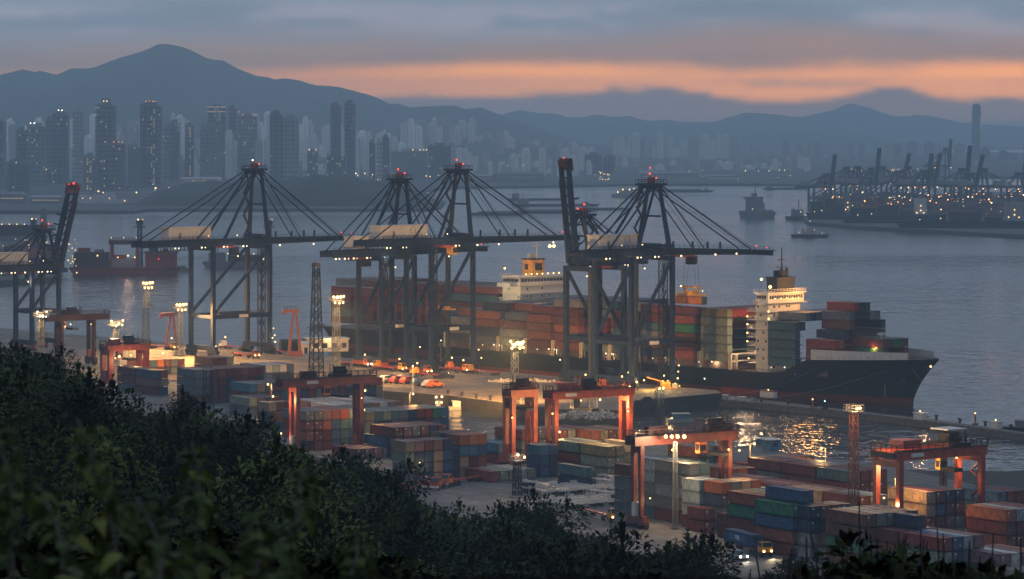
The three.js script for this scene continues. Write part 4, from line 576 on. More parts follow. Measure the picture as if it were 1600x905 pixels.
// local: x along the box (doors at +x), z across, base at y = 0
function shapes(L, Hh, off) {
  const w = 2.438, b = mb(), n = Math.round(L / 0.56), x0 = -L / 2 + 0.16, dx = (L - 0.32) / n, h0 = 0.19, h1 = Hh - 0.19, zi = w / 2 - 0.075, zo = w / 2 - 0.02;
  const sh = (q) => { for (let i = 0; i < q.u.length; i += 2) { q.u[i] += off * 1.7; q.u[i + 1] += off * 2.3; } return q.g(); };
  for (const s of [-1, 1]) for (let i = 0; i < n; i++) { const a = x0 + i * dx, P = [[a, zo], [a + dx * 0.36, zo], [a + dx * 0.5, zi], [a + dx * 0.86, zi], [a + dx, zo]]; for (let k = 0; k < 4; k++) { const c = V3(P[k][0], h0, s * P[k][1]), d = V3(P[k + 1][0], h0, s * P[k + 1][1]), e = V3(d.x, h1, d.z), f = V3(c.x, h1, c.z); if (s > 0) b.quad(c, d, e, f); else b.quad(d, c, f, e); } }
  for (let i = 0; i < n; i += 1) { const a = x0 + i * dx, P = [[a, Hh - 0.10], [a + dx * 0.5, Hh - 0.10], [a + dx * 0.6, Hh - 0.125], [a + dx * 0.9, Hh - 0.125], [a + dx, Hh - 0.10]]; for (let k = 0; k < 4; k++) b.quad(V3(P[k][0], P[k][1], zo), V3(P[k + 1][0], P[k + 1][1], zo), V3(P[k + 1][0], P[k + 1][1], -zo), V3(P[k][0], P[k][1], -zo)); }
  for (let i = 0; i < 6; i++) { const z0 = -w / 2 + 0.12 + i * 0.366, e = -L / 2; b.quad(V3(e + 0.02, h0, z0), V3(e + 0.02, h0, z0 + 0.18), V3(e + 0.02, h1, z0 + 0.18), V3(e + 0.02, h1, z0)); b.quad(V3(e + 0.07, h0, z0 + 0.18), V3(e + 0.07, h0, z0 + 0.366), V3(e + 0.07, h1, z0 + 0.366), V3(e + 0.07, h1, z0 + 0.18)); }
  const f = mb(), c = 0.16; for (const x of [-1, 1]) for (const z of [-1, 1]) { f.bb(x * L / 2, 0.12, z * w / 2, x * (L / 2 - c), Hh - 0.12, z * (w / 2 - c)); f.bb(x * (L / 2 + 0.004), 0, z * (w / 2 + 0.004), x * (L / 2 - 0.19), 0.12, z * (w / 2 - 0.17)); f.bb(x * (L / 2 + 0.004), Hh - 0.12, z * (w / 2 + 0.004), x * (L / 2 - 0.19), Hh, z * (w / 2 - 0.17)); }
  for (const z of [-1, 1]) { f.bb(-L / 2 + c, 0.09, z * w / 2, L / 2 - c, 0.2, z * (w / 2 - 0.1)); f.bb(-L / 2 + c, Hh - 0.2, z * w / 2, L / 2 - c, Hh - 0.09, z * (w / 2 - 0.07)); }
  for (const x of [-1, 1]) { f.bb(x * L / 2, 0.09, -w / 2 + c, x * (L / 2 - 0.1), 0.2, w / 2 - c); f.bb(x * L / 2, Hh - 0.2, -w / 2 + c, x * (L / 2 - 0.1), Hh - 0.09, w / 2 - c); }
  f.bb(-L / 2 + 0.1, 0.06, -w / 2 + 0.1, L / 2 - 0.1, 0.12, w / 2 - 0.1);
  const door = (s) => { const d = mb(), za = s < 0 ? -w / 2 + c : 0.012, zb = s < 0 ? -0.012 : w / 2 - c, e = L / 2; d.bb(e - 0.07, 0.2, za, e - 0.03, Hh - 0.2, zb); for (let k = 0; k < 4; k++) { const y = 0.3 + k * (Hh - 0.6) / 4; d.bb(e - 0.03, y, za + 0.1, e - 0.012, y + (Hh - 0.6) / 4 - 0.14, zb - 0.1); } return sh(d); };
  const bars = (s) => { const d = mb(), m0 = s * (w / 4 - 0.04); for (const k of [-0.26, 0.24]) { d.bb(L / 2 - 0.012, 0.12, m0 + k - 0.025, L / 2 + 0.035, Hh - 0.08, m0 + k + 0.025); d.bb(L / 2 - 0.012, 1.0, m0 + k - 0.02, L / 2 + 0.05, 1.06, m0 + k + 0.3); } return d.g(); };
  return { body: sh(b), frame: sh(f), d: [door(-1), door(1)], bars: [bars(-1), bars(1)] };
}
const HC = 2.62;
const SH = { 12: [0, 1, 2, 3].map((k) => shapes(12.192, HC - 0.03, k)), 6: [0, 1, 2].map((k) => shapes(6.058, HC - 0.03, k + 5)) };
// print on the sides: plain white or dark lettering, as far as the photograph lets it be read
const LET = {};
function lettering(text, col, bg) {
  const key = text + col; if (LET[key]) return LET[key];
  const c = document.createElement('canvas'); c.width = 512; c.height = 96; const x = c.getContext('2d');
  x.fillStyle = bg; x.fillRect(0, 0, 512, 96); x.fillStyle = col; x.font = 'bold 78px sans-serif'; x.textAlign = 'center'; x.textBaseline = 'middle'; x.fillText(text, 256, 52, 496);
  const t = new THREE.CanvasTexture(c); t.colorSpace = THREE.SRGBColorSpace; t.magFilter = THREE.LinearFilter;
  return LET[key] = t;
}
const css = (k, f = 1.12) => '#' + new THREE.Color().setRGB(...CC[k].map((v) => v * f * 0.85)).getHexString();
const BOX = []; // every container asked for
// top near corner pixel, tiers, rows away, columns to the right, size, colours[col][tier from top] (strings cycle)
function block(px, py, n, o) {
  const ytop = 4 + n * HC, c0 = g(px, py, ytop); c0.y = 4; const L = o.L ?? 12, len = L === 12 ? 12.192 : 6.058, rows = o.rows ?? 1, cols = o.cols ?? 3, r = rngOf(Math.round(px * 13 + py * 7));
  const hs = (rw, c) => { const h = o.hs ? (o.hs[rw]?.[c] ?? o.hs[0]?.[c] ?? n) : n; return h; };
  for (let rw = 0; rw < rows; rw++) for (let c = 0; c < cols; c++) for (let t = 0; t < hs(rw, c); t++) {
    const top = hs(rw, c) - 1 - t, exposed = top === 0 || c === 0 || rw === 0 || (hs(rw, c - 1) ?? 0) <= t || (hs(rw - 1, c) ?? 0) <= t;
    if (!exposed) continue;
    const list = o.col[Math.min(c, o.col.length - 1)], color = rw === 0 || o.all ? (list[Math.min(top, list.length - 1)]) : (o.back ? o.back[Math.floor(r() * o.back.length)] : pick0(r));
    const p = c0.clone().addScaledVector(YU, -(len / 2 + 0.03) - rw * (len + 0.45) + (r() - 0.5) * 0.10).addScaledVector(YV, 1.22 + c * (2.438 + 0.22) + (r() - 0.5) * 0.05); p.y = 4 + t * HC;
    BOX.push({ p, L, color, at: o.at, c, rw, t, n: hs(rw, c), top, text: (rw === 0 && c === 0 && o.text && o.text[top]) || null, cols, rows, r: r() });
  }
}
function pick0(r) { return ['maroon', 'brown', 'maroon', 'brick', 'navy', 'teal', 'grey', 'slate', 'mauve', 'red', 'blue', 'tan'][Math.floor(r() * 12)]; }
// right front group
block(1574, 797, 3, { cols: 4, col: [['rust', 'maroon', 'brown'], ['pale', 'maroon', 'maroon'], ['brick', 'mauve', 'maroon'], ['maroon']], at: 'big maroon stack at the right edge', all: 1 });
block(1560, 769, 2, { L: 12, cols: 4, col: [['blue'], ['maroon'], ['maroon', 'red'], ['navy']], at: 'low blue and maroon stack at the right edge behind the crane' });
block(1564, 866, 2, { cols: 4, col: [['mauve', 'maroon'], ['white'], ['mauve'], ['rust']], at: 'low pale roofed stack in the bottom right corner', all: 1 });
block(1448, 768.7, 4, { cols: 4, col: [['tan', 'tan', 'red', 'grey'], ['maroon', 'blue', 'maroon', 'cream'], ['navy', 'maroon', 'mauve', 'cream'], ['navy', 'red', 'grey', 'cream']], text: { 0: ['CRONOS', '#f4e8d8'] }, at: 'lamplit tan stack under the right yard crane' });
block(1354, 804, 4, { cols: 5, col: [['brown', 'brown', 'green', 'maroon'], ['grey', 'maroon'], ['sage', 'teal'], ['mauve', 'maroon'], ['navy', 'blue']], text: { 2: ['CHINA SHIPPING', '#c8d8c8'] }, at: 'brown stack behind the leaves at the bottom right' });
block(1432, 806, 4, { cols: 1, col: [['navy', 'blue', 'navy']], at: 'navy column right of the brown stack behind the leaves' });
block(1473, 841, 3, { rows: 2, cols: 4, col: [['red', 'sage', 'brown'], ['blue', 'navy'], ['pale', 'slate'], ['mauve', 'maroon']], at: 'low red and blue row behind the leaves at the right', back: ['red', 'maroon', 'brick'] });
block(1303, 836.6, 2, { L: 6, cols: 3, col: [['brown', 'grey'], ['grey'], ['white']], at: 'low brown and grey pair in front of the navy column' });
block(1267, 791.7, 4, { L: 6, cols: 4, col: [['navy', 'navy', 'grey', 'grey'], ['brown', 'navy'], ['brown', 'slate'], ['slate', 'navy']], text: { 1: ['HANJIN', '#e8eef4'] }, at: 'navy and grey stack right of the green lettered container' });
block(1240, 789, 4, { cols: 3, hs: [[4, 5, 4]], col: [['green', 'blue', 'brick', 'maroon'], ['blue', 'navy', 'maroon'], ['slate']], text: { 0: ['EVERGREEN', '#d8ecd8'] }, at: 'stack with the green lettered container beside the road' });
block(1194, 774.7, 4, { cols: 3, col: [['brick', 'green', 'maroon', 'maroon'], ['olive', 'brown'], ['sage', 'brown']], at: 'brown over green stack behind the loaded truck' });
block(1149, 805, 2, { L: 6, cols: 1, col: [['maroon', 'maroon']], at: 'low maroon pair at the road left of the brown over green stack' });
block(1128, 754, 4, { L: 6, cols: 4, col: [['brick', 'navy', 'slate', 'teal'], ['slate', 'teal'], ['tan', 'maroon'], ['brick']], at: 'brick topped stack right of the tall grey stack' });
block(1178, 764, 3, { cols: 2, col: [['teal', 'green', 'sage'], ['pale']], at: 'teal over green stack behind the brown over green one' });
block(1102, 795, 2, { L: 6, cols: 1, col: [['maroon', 'maroon']], text: { 0: ['FLORENS', '#d8c0b8'] }, at: 'dark maroon pair standing before the pale blue columns' });
block(1113, 771, 3, { L: 6, cols: 2, col: [['pale', 'pale', 'slate'], ['pale', 'slate']], at: 'three high pale blue columns right of the tall grey stack' });
block(1093, 750, 4, { L: 6, cols: 2, col: [['pale', 'pale', 'pale', 'brown'], ['pale', 'slate']], at: 'four high pale blue columns against the tall grey stack' });
block(1079, 725, 5, { L: 6, rows: 3, cols: 2, col: [['slate', 'grey', 'pale', 'tan', 'brown'], ['teal', 'pale', 'slate', 'grey']], back: ['slate', 'grey', 'tan', 'brick', 'grey', 'pale'], text: { 3: ['TRITON', '#c8a8a0'] }, at: 'tall grey stack beneath the dark red yard crane' });
block(1010, 729, 4, { L: 6, cols: 1, col: [['navy', 'navy', 'grey', 'grey']], at: 'narrow navy stack just right of the near yard crane leg' });
block(986, 727, 5, { L: 6, cols: 1, col: [['brown', 'slate', 'slate', 'slate', 'grey']], at: 'slim slate column left of the near yard crane leg' });
// right middle
block(1345, 776, 3, { rows: 4, cols: 3, col: [['maroon', 'maroon', 'brown'], ['sage', 'maroon'], ['pale', 'brown']], back: ['brown', 'maroon', 'tan', 'mauve', 'sage'], text: { 0: ['CAI', '#b8a0a0'] }, at: 'long maroon block amid the right yard' });
block(1331, 737, 3, { rows: 3, cols: 4, col: [['teal', 'maroon', 'brown'], ['maroon'], ['maroon', 'brown'], ['maroon', 'maroon']], back: ['maroon', 'navy', 'maroon', 'slate', 'brown'], text: { 0: ['GENSTAR', '#c8d4d4'] }, at: 'teal fronted block by the basin shore' });
block(1232, 714, 3, { L: 6, rows: 1, cols: 3, col: [['slate', 'navy'], ['maroon', 'teal'], ['navy']], at: 'slate stack at the left end of the teal fronted block' });
block(1196, 728, 2, { rows: 1, cols: 3, col: [['maroon', 'brown'], ['maroon'], ['maroon']], at: 'low maroon stack by the spotlit far crane legs' });
block(1140, 733, 3, { L: 6, rows: 2, cols: 3, col: [['rust', 'brick'], ['orange', 'maroon'], ['maroon']], back: ['rust', 'maroon', 'slate'], at: 'lit orange stack behind the teal topped columns' });
block(1090, 700, 2, { rows: 1, cols: 4, col: [['maroon', 'teal'], ['sage', 'teal'], ['maroon'], ['grey']], at: 'shadowed stack under the beam of the dark red crane' });
// centre
block(949, 698, 3, { cols: 2, col: [['olive', 'sage', 'sage'], ['olive', 'sage', 'grey']], text: { 1: ['MSC', '#e8dcb0'] }, at: 'olive stack under the central yard crane' });
block(990, 692, 3, { cols: 1, col: [['cream', 'sage', 'grey']], at: 'cream topped column right of the olive stack' });
block(905, 692, 3, { cols: 3, col: [['teal', 'maroon', 'brown'], ['navy', 'maroon'], ['teal', 'maroon']], at: 'teal over maroon stack left of the olive one' });
block(918, 730.5, 2, { cols: 1, col: [['teal', 'navy']], text: { 0: ['HAPAG', '#d8d8c0'] }, at: 'dark teal pair with a maroon door end before the central crane' });
block(845, 696, 3, { L: 6, cols: 2, col: [['bright', 'blue', 'blue'], ['blue', 'navy']], at: 'bright blue stack between the central crane legs' });
block(874, 672, 3, { rows: 1, cols: 4, col: [['brick', 'maroon'], ['grey', 'maroon'], ['maroon'], ['brown']], at: 'brick red stack at the basin edge behind the central crane' });
block(925, 673, 3, { rows: 1, cols: 5, col: [['rust', 'brown'], ['olive', 'brown'], ['brown'], ['tan'], ['maroon']], at: 'rusty orange stack at the basin edge behind the central crane' });
block(815, 672, 3, { rows: 1, cols: 3, col: [['maroon', 'slate'], ['grey', 'teal'], ['slate']], at: 'maroon stack at the basin edge left of the lit crane leg' });
block(779, 693, 2, { rows: 1, cols: 2, col: [['bright', 'maroon'], ['teal', 'blue']], at: 'bright blue over maroon pair left of the central crane' });
block(767, 737, 1, { cols: 5, col: [['brick'], ['sage'], ['sage'], ['pale'], ['sage']], at: 'single layer row beside the road left of the short dark mast' });
block(719, 680, 4, { L: 6, cols: 3, rows: 2, col: [['rust', 'bright', 'tan', 'tan'], ['orange', 'bright', 'maroon', 'maroon'], ['orange', 'blue', 'brick']], back: ['brown', 'navy', 'rust'], at: 'orange topped stack in the middle of the left yard' });
block(660, 704, 3, { L: 6, cols: 4, col: [['navy', 'navy', 'slate'], ['navy', 'navy', 'maroon'], ['navy', 'slate', 'brown'], ['navy']], at: 'navy stack behind the parked red trucks' });
block(634, 690, 4, { L: 6, cols: 5, col: [['tan', 'sage', 'slate'], ['mauve', 'navy'], ['brown', 'navy'], ['mauve', 'tan'], ['navy', 'blue']], at: 'tan and mauve stack left of the navy one' });
block(607, 683, 2, { cols: 1, col: [['blue', 'blue']], at: 'long blue pair in front of the maroon row' });
block(617, 668, 3, { cols: 6, col: [['maroon', 'mauve'], ['mauve', 'maroon'], ['slate', 'maroon'], ['brown', 'maroon'], ['navy', 'maroon'], ['maroon', 'navy']], at: 'maroon row in front of the olive and green block' });
block(557, 702, 1, { cols: 5, col: [['maroon'], ['mauve'], ['mauve'], ['grey'], ['white']], at: 'single layer row at the hill edge below the left yard crane' });
block(573, 644, 3, { cols: 10, col: [['olive', 'sage', 'cream'], ['teal', 'navy'], ['sage', 'navy'], ['teal', 'slate'], ['slate', 'teal'], ['navy', 'navy'], ['maroon', 'navy'], ['red', 'maroon'], ['green', 'teal'], ['bright', 'blue']], text: { 0: ['K LINE', '#f0e8b0'] }, at: 'long olive and green block right of the left yard crane' });
block(478, 643, 4, { cols: 6, col: [['slate', 'maroon', 'brown', 'maroon'], ['slate', 'maroon', 'maroon'], ['mauve', 'rust', 'maroon'], ['brick', 'blue', 'blue'], ['red', 'teal', 'teal'], ['teal', 'blue', 'blue']], at: 'mixed stack between the legs of the left yard crane' });
block(456, 648, 2, { L: 12, cols: 2, col: [['orange', 'blue'], ['orange', 'slate']], text: { 0: ['HAMBURG', '#f4e4d8'] }, at: 'lit orange pair left of the left yard crane' });
block(520, 633, 2, { rows: 2, cols: 9, col: [['white', 'mauve'], ['pale', 'maroon'], ['pale', 'navy'], ['grey', 'maroon'], ['slate', 'brown'], ['mauve', 'navy'], ['pale', 'maroon'], ['slate'], ['mauve']], back: ['white', 'pale', 'grey', 'white', 'mauve'], at: 'pale roofed rows behind the left yard crane' });
block(446, 597, 3, { L: 12, cols: 13, col: [['slate', 'maroon'], ['teal', 'brown'], ['maroon', 'navy'], ['brown', 'maroon'], ['maroon', 'slate'], ['navy', 'maroon'], ['brick', 'navy'], ['maroon', 'maroon'], ['slate', 'navy'], ['brown', 'maroon'], ['maroon', 'blue'], ['maroon', 'navy'], ['red', 'slate']], at: 'long dark maroon row behind the left yard crane beam' });
block(420, 629, 3, { L: 6, cols: 3, col: [['tan', 'slate', 'maroon'], ['brown', 'navy'], ['maroon', 'slate']], at: 'lamplit tan stack near the tree line left of the yard crane' });
block(391, 600, 3, { cols: 6, col: [['bright', 'maroon', 'slate'], ['tan', 'teal'], ['slate', 'brown'], ['maroon', 'navy'], ['brown', 'teal'], ['maroon']], at: 'bright blue ended stack above the tree line' });
block(390, 622, 2, { cols: 4, col: [['sage', 'slate'], ['brown', 'maroon'], ['navy', 'slate'], ['maroon']], at: 'sage topped low stack at the tree line' });
block(306, 578, 4, { rows: 1, cols: 9, col: [['slate', 'slate', 'slate', 'maroon'], ['grey', 'slate'], ['maroon', 'maroon', 'brown'], ['brown', 'maroon'], ['maroon', 'navy'], ['maroon', 'maroon'], ['brick', 'brown'], ['maroon', 'maroon'], ['maroon', 'navy']], at: 'long maroon stack above the trees left of the stubby mast' });
block(332, 559, 4, { rows: 1, cols: 3, col: [['maroon', 'brown'], ['maroon', 'maroon'], ['grey', 'slate']], at: 'maroon stack with a tan roof below the lone quay crane' });
block(404, 571, 3, { rows: 1, cols: 5, col: [['blue', 'teal'], ['white', 'blue'], ['pale', 'navy'], ['white', 'blue'], ['blue', 'navy']], at: 'white roofed stack with blue ends below the lone quay crane' });
block(240, 579, 3, { rows: 2, cols: 2, col: [['teal', 'mauve', 'maroon'], ['orange', 'tan', 'blue']], back: ['teal', 'maroon', 'slate'], at: 'teal and lit orange stack right of the small red yard crane' });
block(224, 563, 2, { rows: 1, cols: 6, col: [['brown', 'maroon'], ['teal', 'slate'], ['orange', 'maroon'], ['maroon', 'navy'], ['slate'], ['maroon']], at: 'low row behind the small red yard crane' });
// one of them hangs from the yellow spreader
// which of them the photograph shows, largest first
const HILL = [[0, 499], [40, 500], [58, 504], [90, 533], [112, 538], [134, 558], [143, 580], [179, 583], [197, 598], [215, 614], [251, 621], [268, 607], [291, 616], [313, 612], [358, 616], [376, 639], [389, 652], [416, 670], [447, 672], [474, 688], [506, 697], [528, 711], [551, 704], [602, 715], [622, 728], [629, 745], [636, 767], [669, 772], [690, 779], [723, 789], [750, 781], [771, 792], [794, 788], [811, 799], [838, 787], [861, 792], [878, 814], [900, 828], [926, 831], [948, 847], [987, 840], [1022, 852], [1044, 864], [1092, 855], [1127, 864], [1145, 876], [1171, 893], [1206, 893], [1219, 884], [1294, 866], [1400, 872], [1600, 872]];
for (const b of BOX) { const z = -b.p.z; b.px = CX + b.p.x / z * F; b.py = HY + (EYE - b.p.y - HC) / z * F; b.size = F / z * (b.L === 12 ? 1.25 : 1); b.seen = b.px > -20 && b.px < 1625 && b.py < piece(HILL, b.px) + 2; }
const SEEN = BOX.filter((b) => b.seen).sort((a, b) => b.size - a.size);
const ORD = ['front', 'second', 'third', 'fourth', 'fifth', 'sixth', 'seventh', 'eighth', 'ninth', 'tenth', 'eleventh', 'twelfth', 'thirteenth'];
const FROMTOP = ['top', 'second from top', 'third from top', 'fourth from top', 'bottom'];
const protoC = {}, usedLabels = {};
function containerThing(b) {
  const v = Math.floor(b.r * 97) % SH[b.L].length, key = b.L + b.color + v; let t;
  const tier = b.n === 1 ? '' : b.top === 0 ? 'top ' : b.t === 0 ? 'bottom ' : b.n === 3 ? 'middle ' : b.top === 1 ? 'upper middle ' : 'lower middle ';
  const where = (b.cols > 1 ? ORD[b.c].replace('front', 'first') + ' column, ' : '') + (b.rows > 1 ? (b.rw === 0 ? 'front row, ' : ORD[b.rw] + ' row back, ') : '');
  let label = `${tier}${CNAME[b.color]} container, ${where}${b.at}`.replace(/, $/, '');
  const wl = label.split(/\s+/); if (wl.length > 16) label = `${tier}${CNAME[b.color]} container, ${b.cols > 1 ? ORD[b.c].replace('front', 'first') + ' column, ' : ''}${b.at}`;
  const lw2 = label.split(/\s+/); if (lw2.length > 16) label = lw2.slice(0, 16).join(' ');
  if (protoC[key]) { t = protoC[key].clone(); t.name = numbered('shipping_container'); t.userData = {}; scene.add(t); }
  else {
    t = new THREE.Group(); t.name = numbered('shipping_container'); scene.add(t); const s = SH[b.L][v];
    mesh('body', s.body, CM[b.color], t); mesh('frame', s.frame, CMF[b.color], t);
    for (const k of [0, 1]) { const d = mesh('door', s.d[k], CM[b.color], t); mesh('locking_bars', s.bars[k], M.steel, d); }
    protoC[key] = t.clone();
  }
  t.userData = { label, category: 'container', group: 'shipping containers stacked in the yard' };
  t.position.copy(b.p); t.rotation.y = Math.atan2(-YU.z, YU.x);
  if (b.text) { const m = new THREE.MeshStandardMaterial({ roughness: 0.6, map: lettering(b.text[0], b.text[1], css(b.color)) }); const l = b.L === 12 ? 4.6 : 2.6, o = mesh('lettering', new THREE.PlaneGeometry(l, l * 0.1875), m, t); o.position.set(b.L === 12 ? 0.2 : 0, 1.55, -1.225); o.rotation.y = Math.PI; }
  else if (b.c === 0 && b.r > 0.45) { if (b.r > 0.56) { const k = mesh('emblem', EMBL[Math.floor(b.r * 50) % 3], MPALE, t); k.position.set(b.L === 12 ? -1 + (b.r - 0.7) * 8 : -0.9, b.r > 0.85 ? -0.3 : 0, -1.222); k.rotation.y = Math.PI; k.position.x += 2; } const o = mb().bb(-(b.L === 12 ? 5.6 : 2.5), 1.0 + b.r * 0.5, -1.226, -(b.L === 12 ? 5.6 : 2.5) + 0.28, 2.25, -1.215); o.to('code_strip', M.white, t); }
  if (b.r < 0.75) { const k = mesh('marking', MARKG[Math.floor(b.r * 100) % 3], M.white, t); k.position.x = (b.L === 12 ? 6.096 : 3.029) - 0.005; }
  return t;
}
const MARKG = [mb().bb(0, 1.75, 0.45, 0.01, 2.15, 0.95).bb(0, 1.35, 0.62, 0.01, 1.5, 0.95).g(), mb().bb(0, 1.9, 0.3, 0.01, 2.2, 0.9).bb(0, 0.7, -0.9, 0.01, 1.0, -0.5).g(), mb().bb(0, 1.95, -0.85, 0.01, 2.15, -0.35).g()];
const EMBL = [0, 1, 2].map((k) => { const e = mb(), r = rngOf(k + 90); let x = 0; for (let i = 0; i < 6; i++) { const w = 0.28 + r() * 0.3; e.bb(x, 1.3, 0, x + w, 1.95 + (r() < 0.2 ? 0.12 : 0), 0.012); if (r() < 0.6) e.bb(x + w, 1.5 + r() * 0.2, 0, x + w + 0.08, 1.7 + r() * 0.2, 0.012); x += w + 0.14; } return e.g(); }), MPALE = mat(0.36, 0.36, 0.34, { rough: 0.7, tex: rep(TX.speck, 0.7) });
const INDIV = 296;
SEEN.slice(0, INDIV).forEach(containerThing);
const RESTC = SEEN.slice(INDIV); // these, and the ships' boxes, follow as one object
const rotYard = Math.atan2(-YU.z, YU.x);
const restList = RESTC.map((b) => ({ p: b.p, ry: rotYard, L: b.L, color: b.color, h: 1 }));

// ---------------------------------------------------------------- the two moored container ships
const cargo = (p, ry, color, L = 12, h = 1.12) => restList.push({ p, ry, L, color, h });
function hullMesh(t, Lw, B, yDeck, yFore, sFore, bowRake, mats, stern = 1) {
  // x from stern (0) to bow (Lw), z half breadth; returns half breadth and edge height functions
  const half = (s, h) => { const p = lerp(1.7, 3.2, h), k0 = lerp(0.66, 0.80, h), f = s > k0 ? Math.pow(Math.max(0, 1 - Math.pow((s - k0) / (1 - k0), p)), 0.8) : 1, a = s < 0.14 ? lerp(lerp(0.45, 0.86, h), 1, sm(s, 0, 0.14)) : 1; return B / 2 * f * a * (stern ? 1 : 1); };
  const edge = (s) => s < sFore - 0.05 ? yDeck : lerp(yDeck, yFore, clamp((s - sFore + 0.05) / 0.05, 0, 1)) + Math.max(0, s - sFore) / (1 - sFore) * 1.8;
  const X = (s, h) => Lw * s + bowRake * Math.pow(clamp((s - 0.75) / 0.25, 0, 1), 2) * Math.pow(h, 1.6) - (s < 0.1 ? (1 - s / 0.1) * 2 * h : 0);
  const ns = 72, nh = 12, S = (i) => { const u = i / ns; return u < 0.5 ? u * 1.2 : 0.6 + (u - 0.5) * 0.8; };
  const P = (i, j, sd) => { const s = S(i), h = j / nh, e = edge(s), y = lerp(-2, e, h); return V3(X(s, clamp(y / e, 0, 1)), y, sd * half(s, clamp(y / e, 0, 1))); };
  const part = (y0, y1) => { const pos = [], idx = [], nj = 10; for (const sd of [1, -1]) { const base = pos.length / 3; for (let i = 0; i <= ns; i++) for (let j = 0; j <= nj; j++) { const s = S(i), e = edge(s), ya = y0 ?? -2, yb = y1 ?? e, y = lerp(ya, yb, j / nj), h = clamp(y / e, 0, 1); pos.push(X(s, h), y, sd * half(s, h)); } for (let i = 0; i < ns; i++) for (let j = 0; j < nj; j++) { const a = base + i * (nj + 1) + j, b = a + nj + 1; if (sd > 0) idx.push(a, b, b + 1, a, b + 1, a + 1); else idx.push(a, b + 1, b, a, a + 1, b + 1); } } const gm = new THREE.BufferGeometry(); gm.setAttribute('position', new THREE.Float32BufferAttribute(pos, 3)); const uv = []; for (let i = 0; i < pos.length; i += 3) uv.push(pos[i], pos[i + 1]); gm.setAttribute('uv', new THREE.Float32BufferAttribute(uv, 2)); gm.setIndex(idx); gm.computeVertexNormals(); return gm; };
  mesh('boot_topping', part(-2, 2.2), mats[1], t); mesh('hull', part(2.2, null), mats[0], t);
  const d = mb(); for (let i = 0; i < ns; i++) { const s0 = S(i), s1 = S(i + 1), e0 = edge(s0) - 0.35, e1 = edge(s1) - 0.35; d.quad(V3(X(s0, 1), e0, half(s0, 1)), V3(X(s1, 1), e1, half(s1, 1)), V3(X(s1, 1), e1, -half(s1, 1)), V3(X(s0, 1), e0, -half(s0, 1))); } d.quad(V3(X(0, 0), -2, half(0, 0)), V3(X(0, 1), yDeck, half(0, 1)), V3(X(0, 1), yDeck, -half(0, 1)), V3(X(0, 0), -2, -half(0, 0))); d.to('deck', M.deck, t);
  return { half: (s) => half(s, 1), edge, X: (s) => X(s, 1) };
}
const SHIPRY = R(-48);
function qs(a, b, y = 0) { return q(a, b, y); }
function stack(sx, x0, zNear, nz, tiers, y0, colors, o = {}) { // bay of containers: x0 aft end, first row at the near side
  const r = rngOf(Math.round(x0 * 17 + nz * 5 + sx.id)), H = HC * 1.12;
  for (let k = 0; k < nz; k++) { const n = Array.isArray(tiers) ? tiers[Math.min(k, tiers.length - 1)] : tiers; for (let t = 0; t < n; t++) {
    const nb = k === 0 ? 0 : (Array.isArray(tiers) ? tiers[Math.min(k - 1, tiers.length - 1)] : tiers); if (!(t >= n - 1 || k === 0 || t >= nb || o.front || k === nz - 1)) continue;
    const c = typeof colors === 'function' ? colors(k, n - 1 - t, t, r) : colors[Math.floor(r() * colors.length)], p = V3(x0 + 6.1, y0 + t * H, zNear - 1.25 - k * 2.5).applyAxisAngle(V3(0, 1, 0), SHIPRY).add(sx.o); cargo(p, SHIPRY, c);
  } }
}
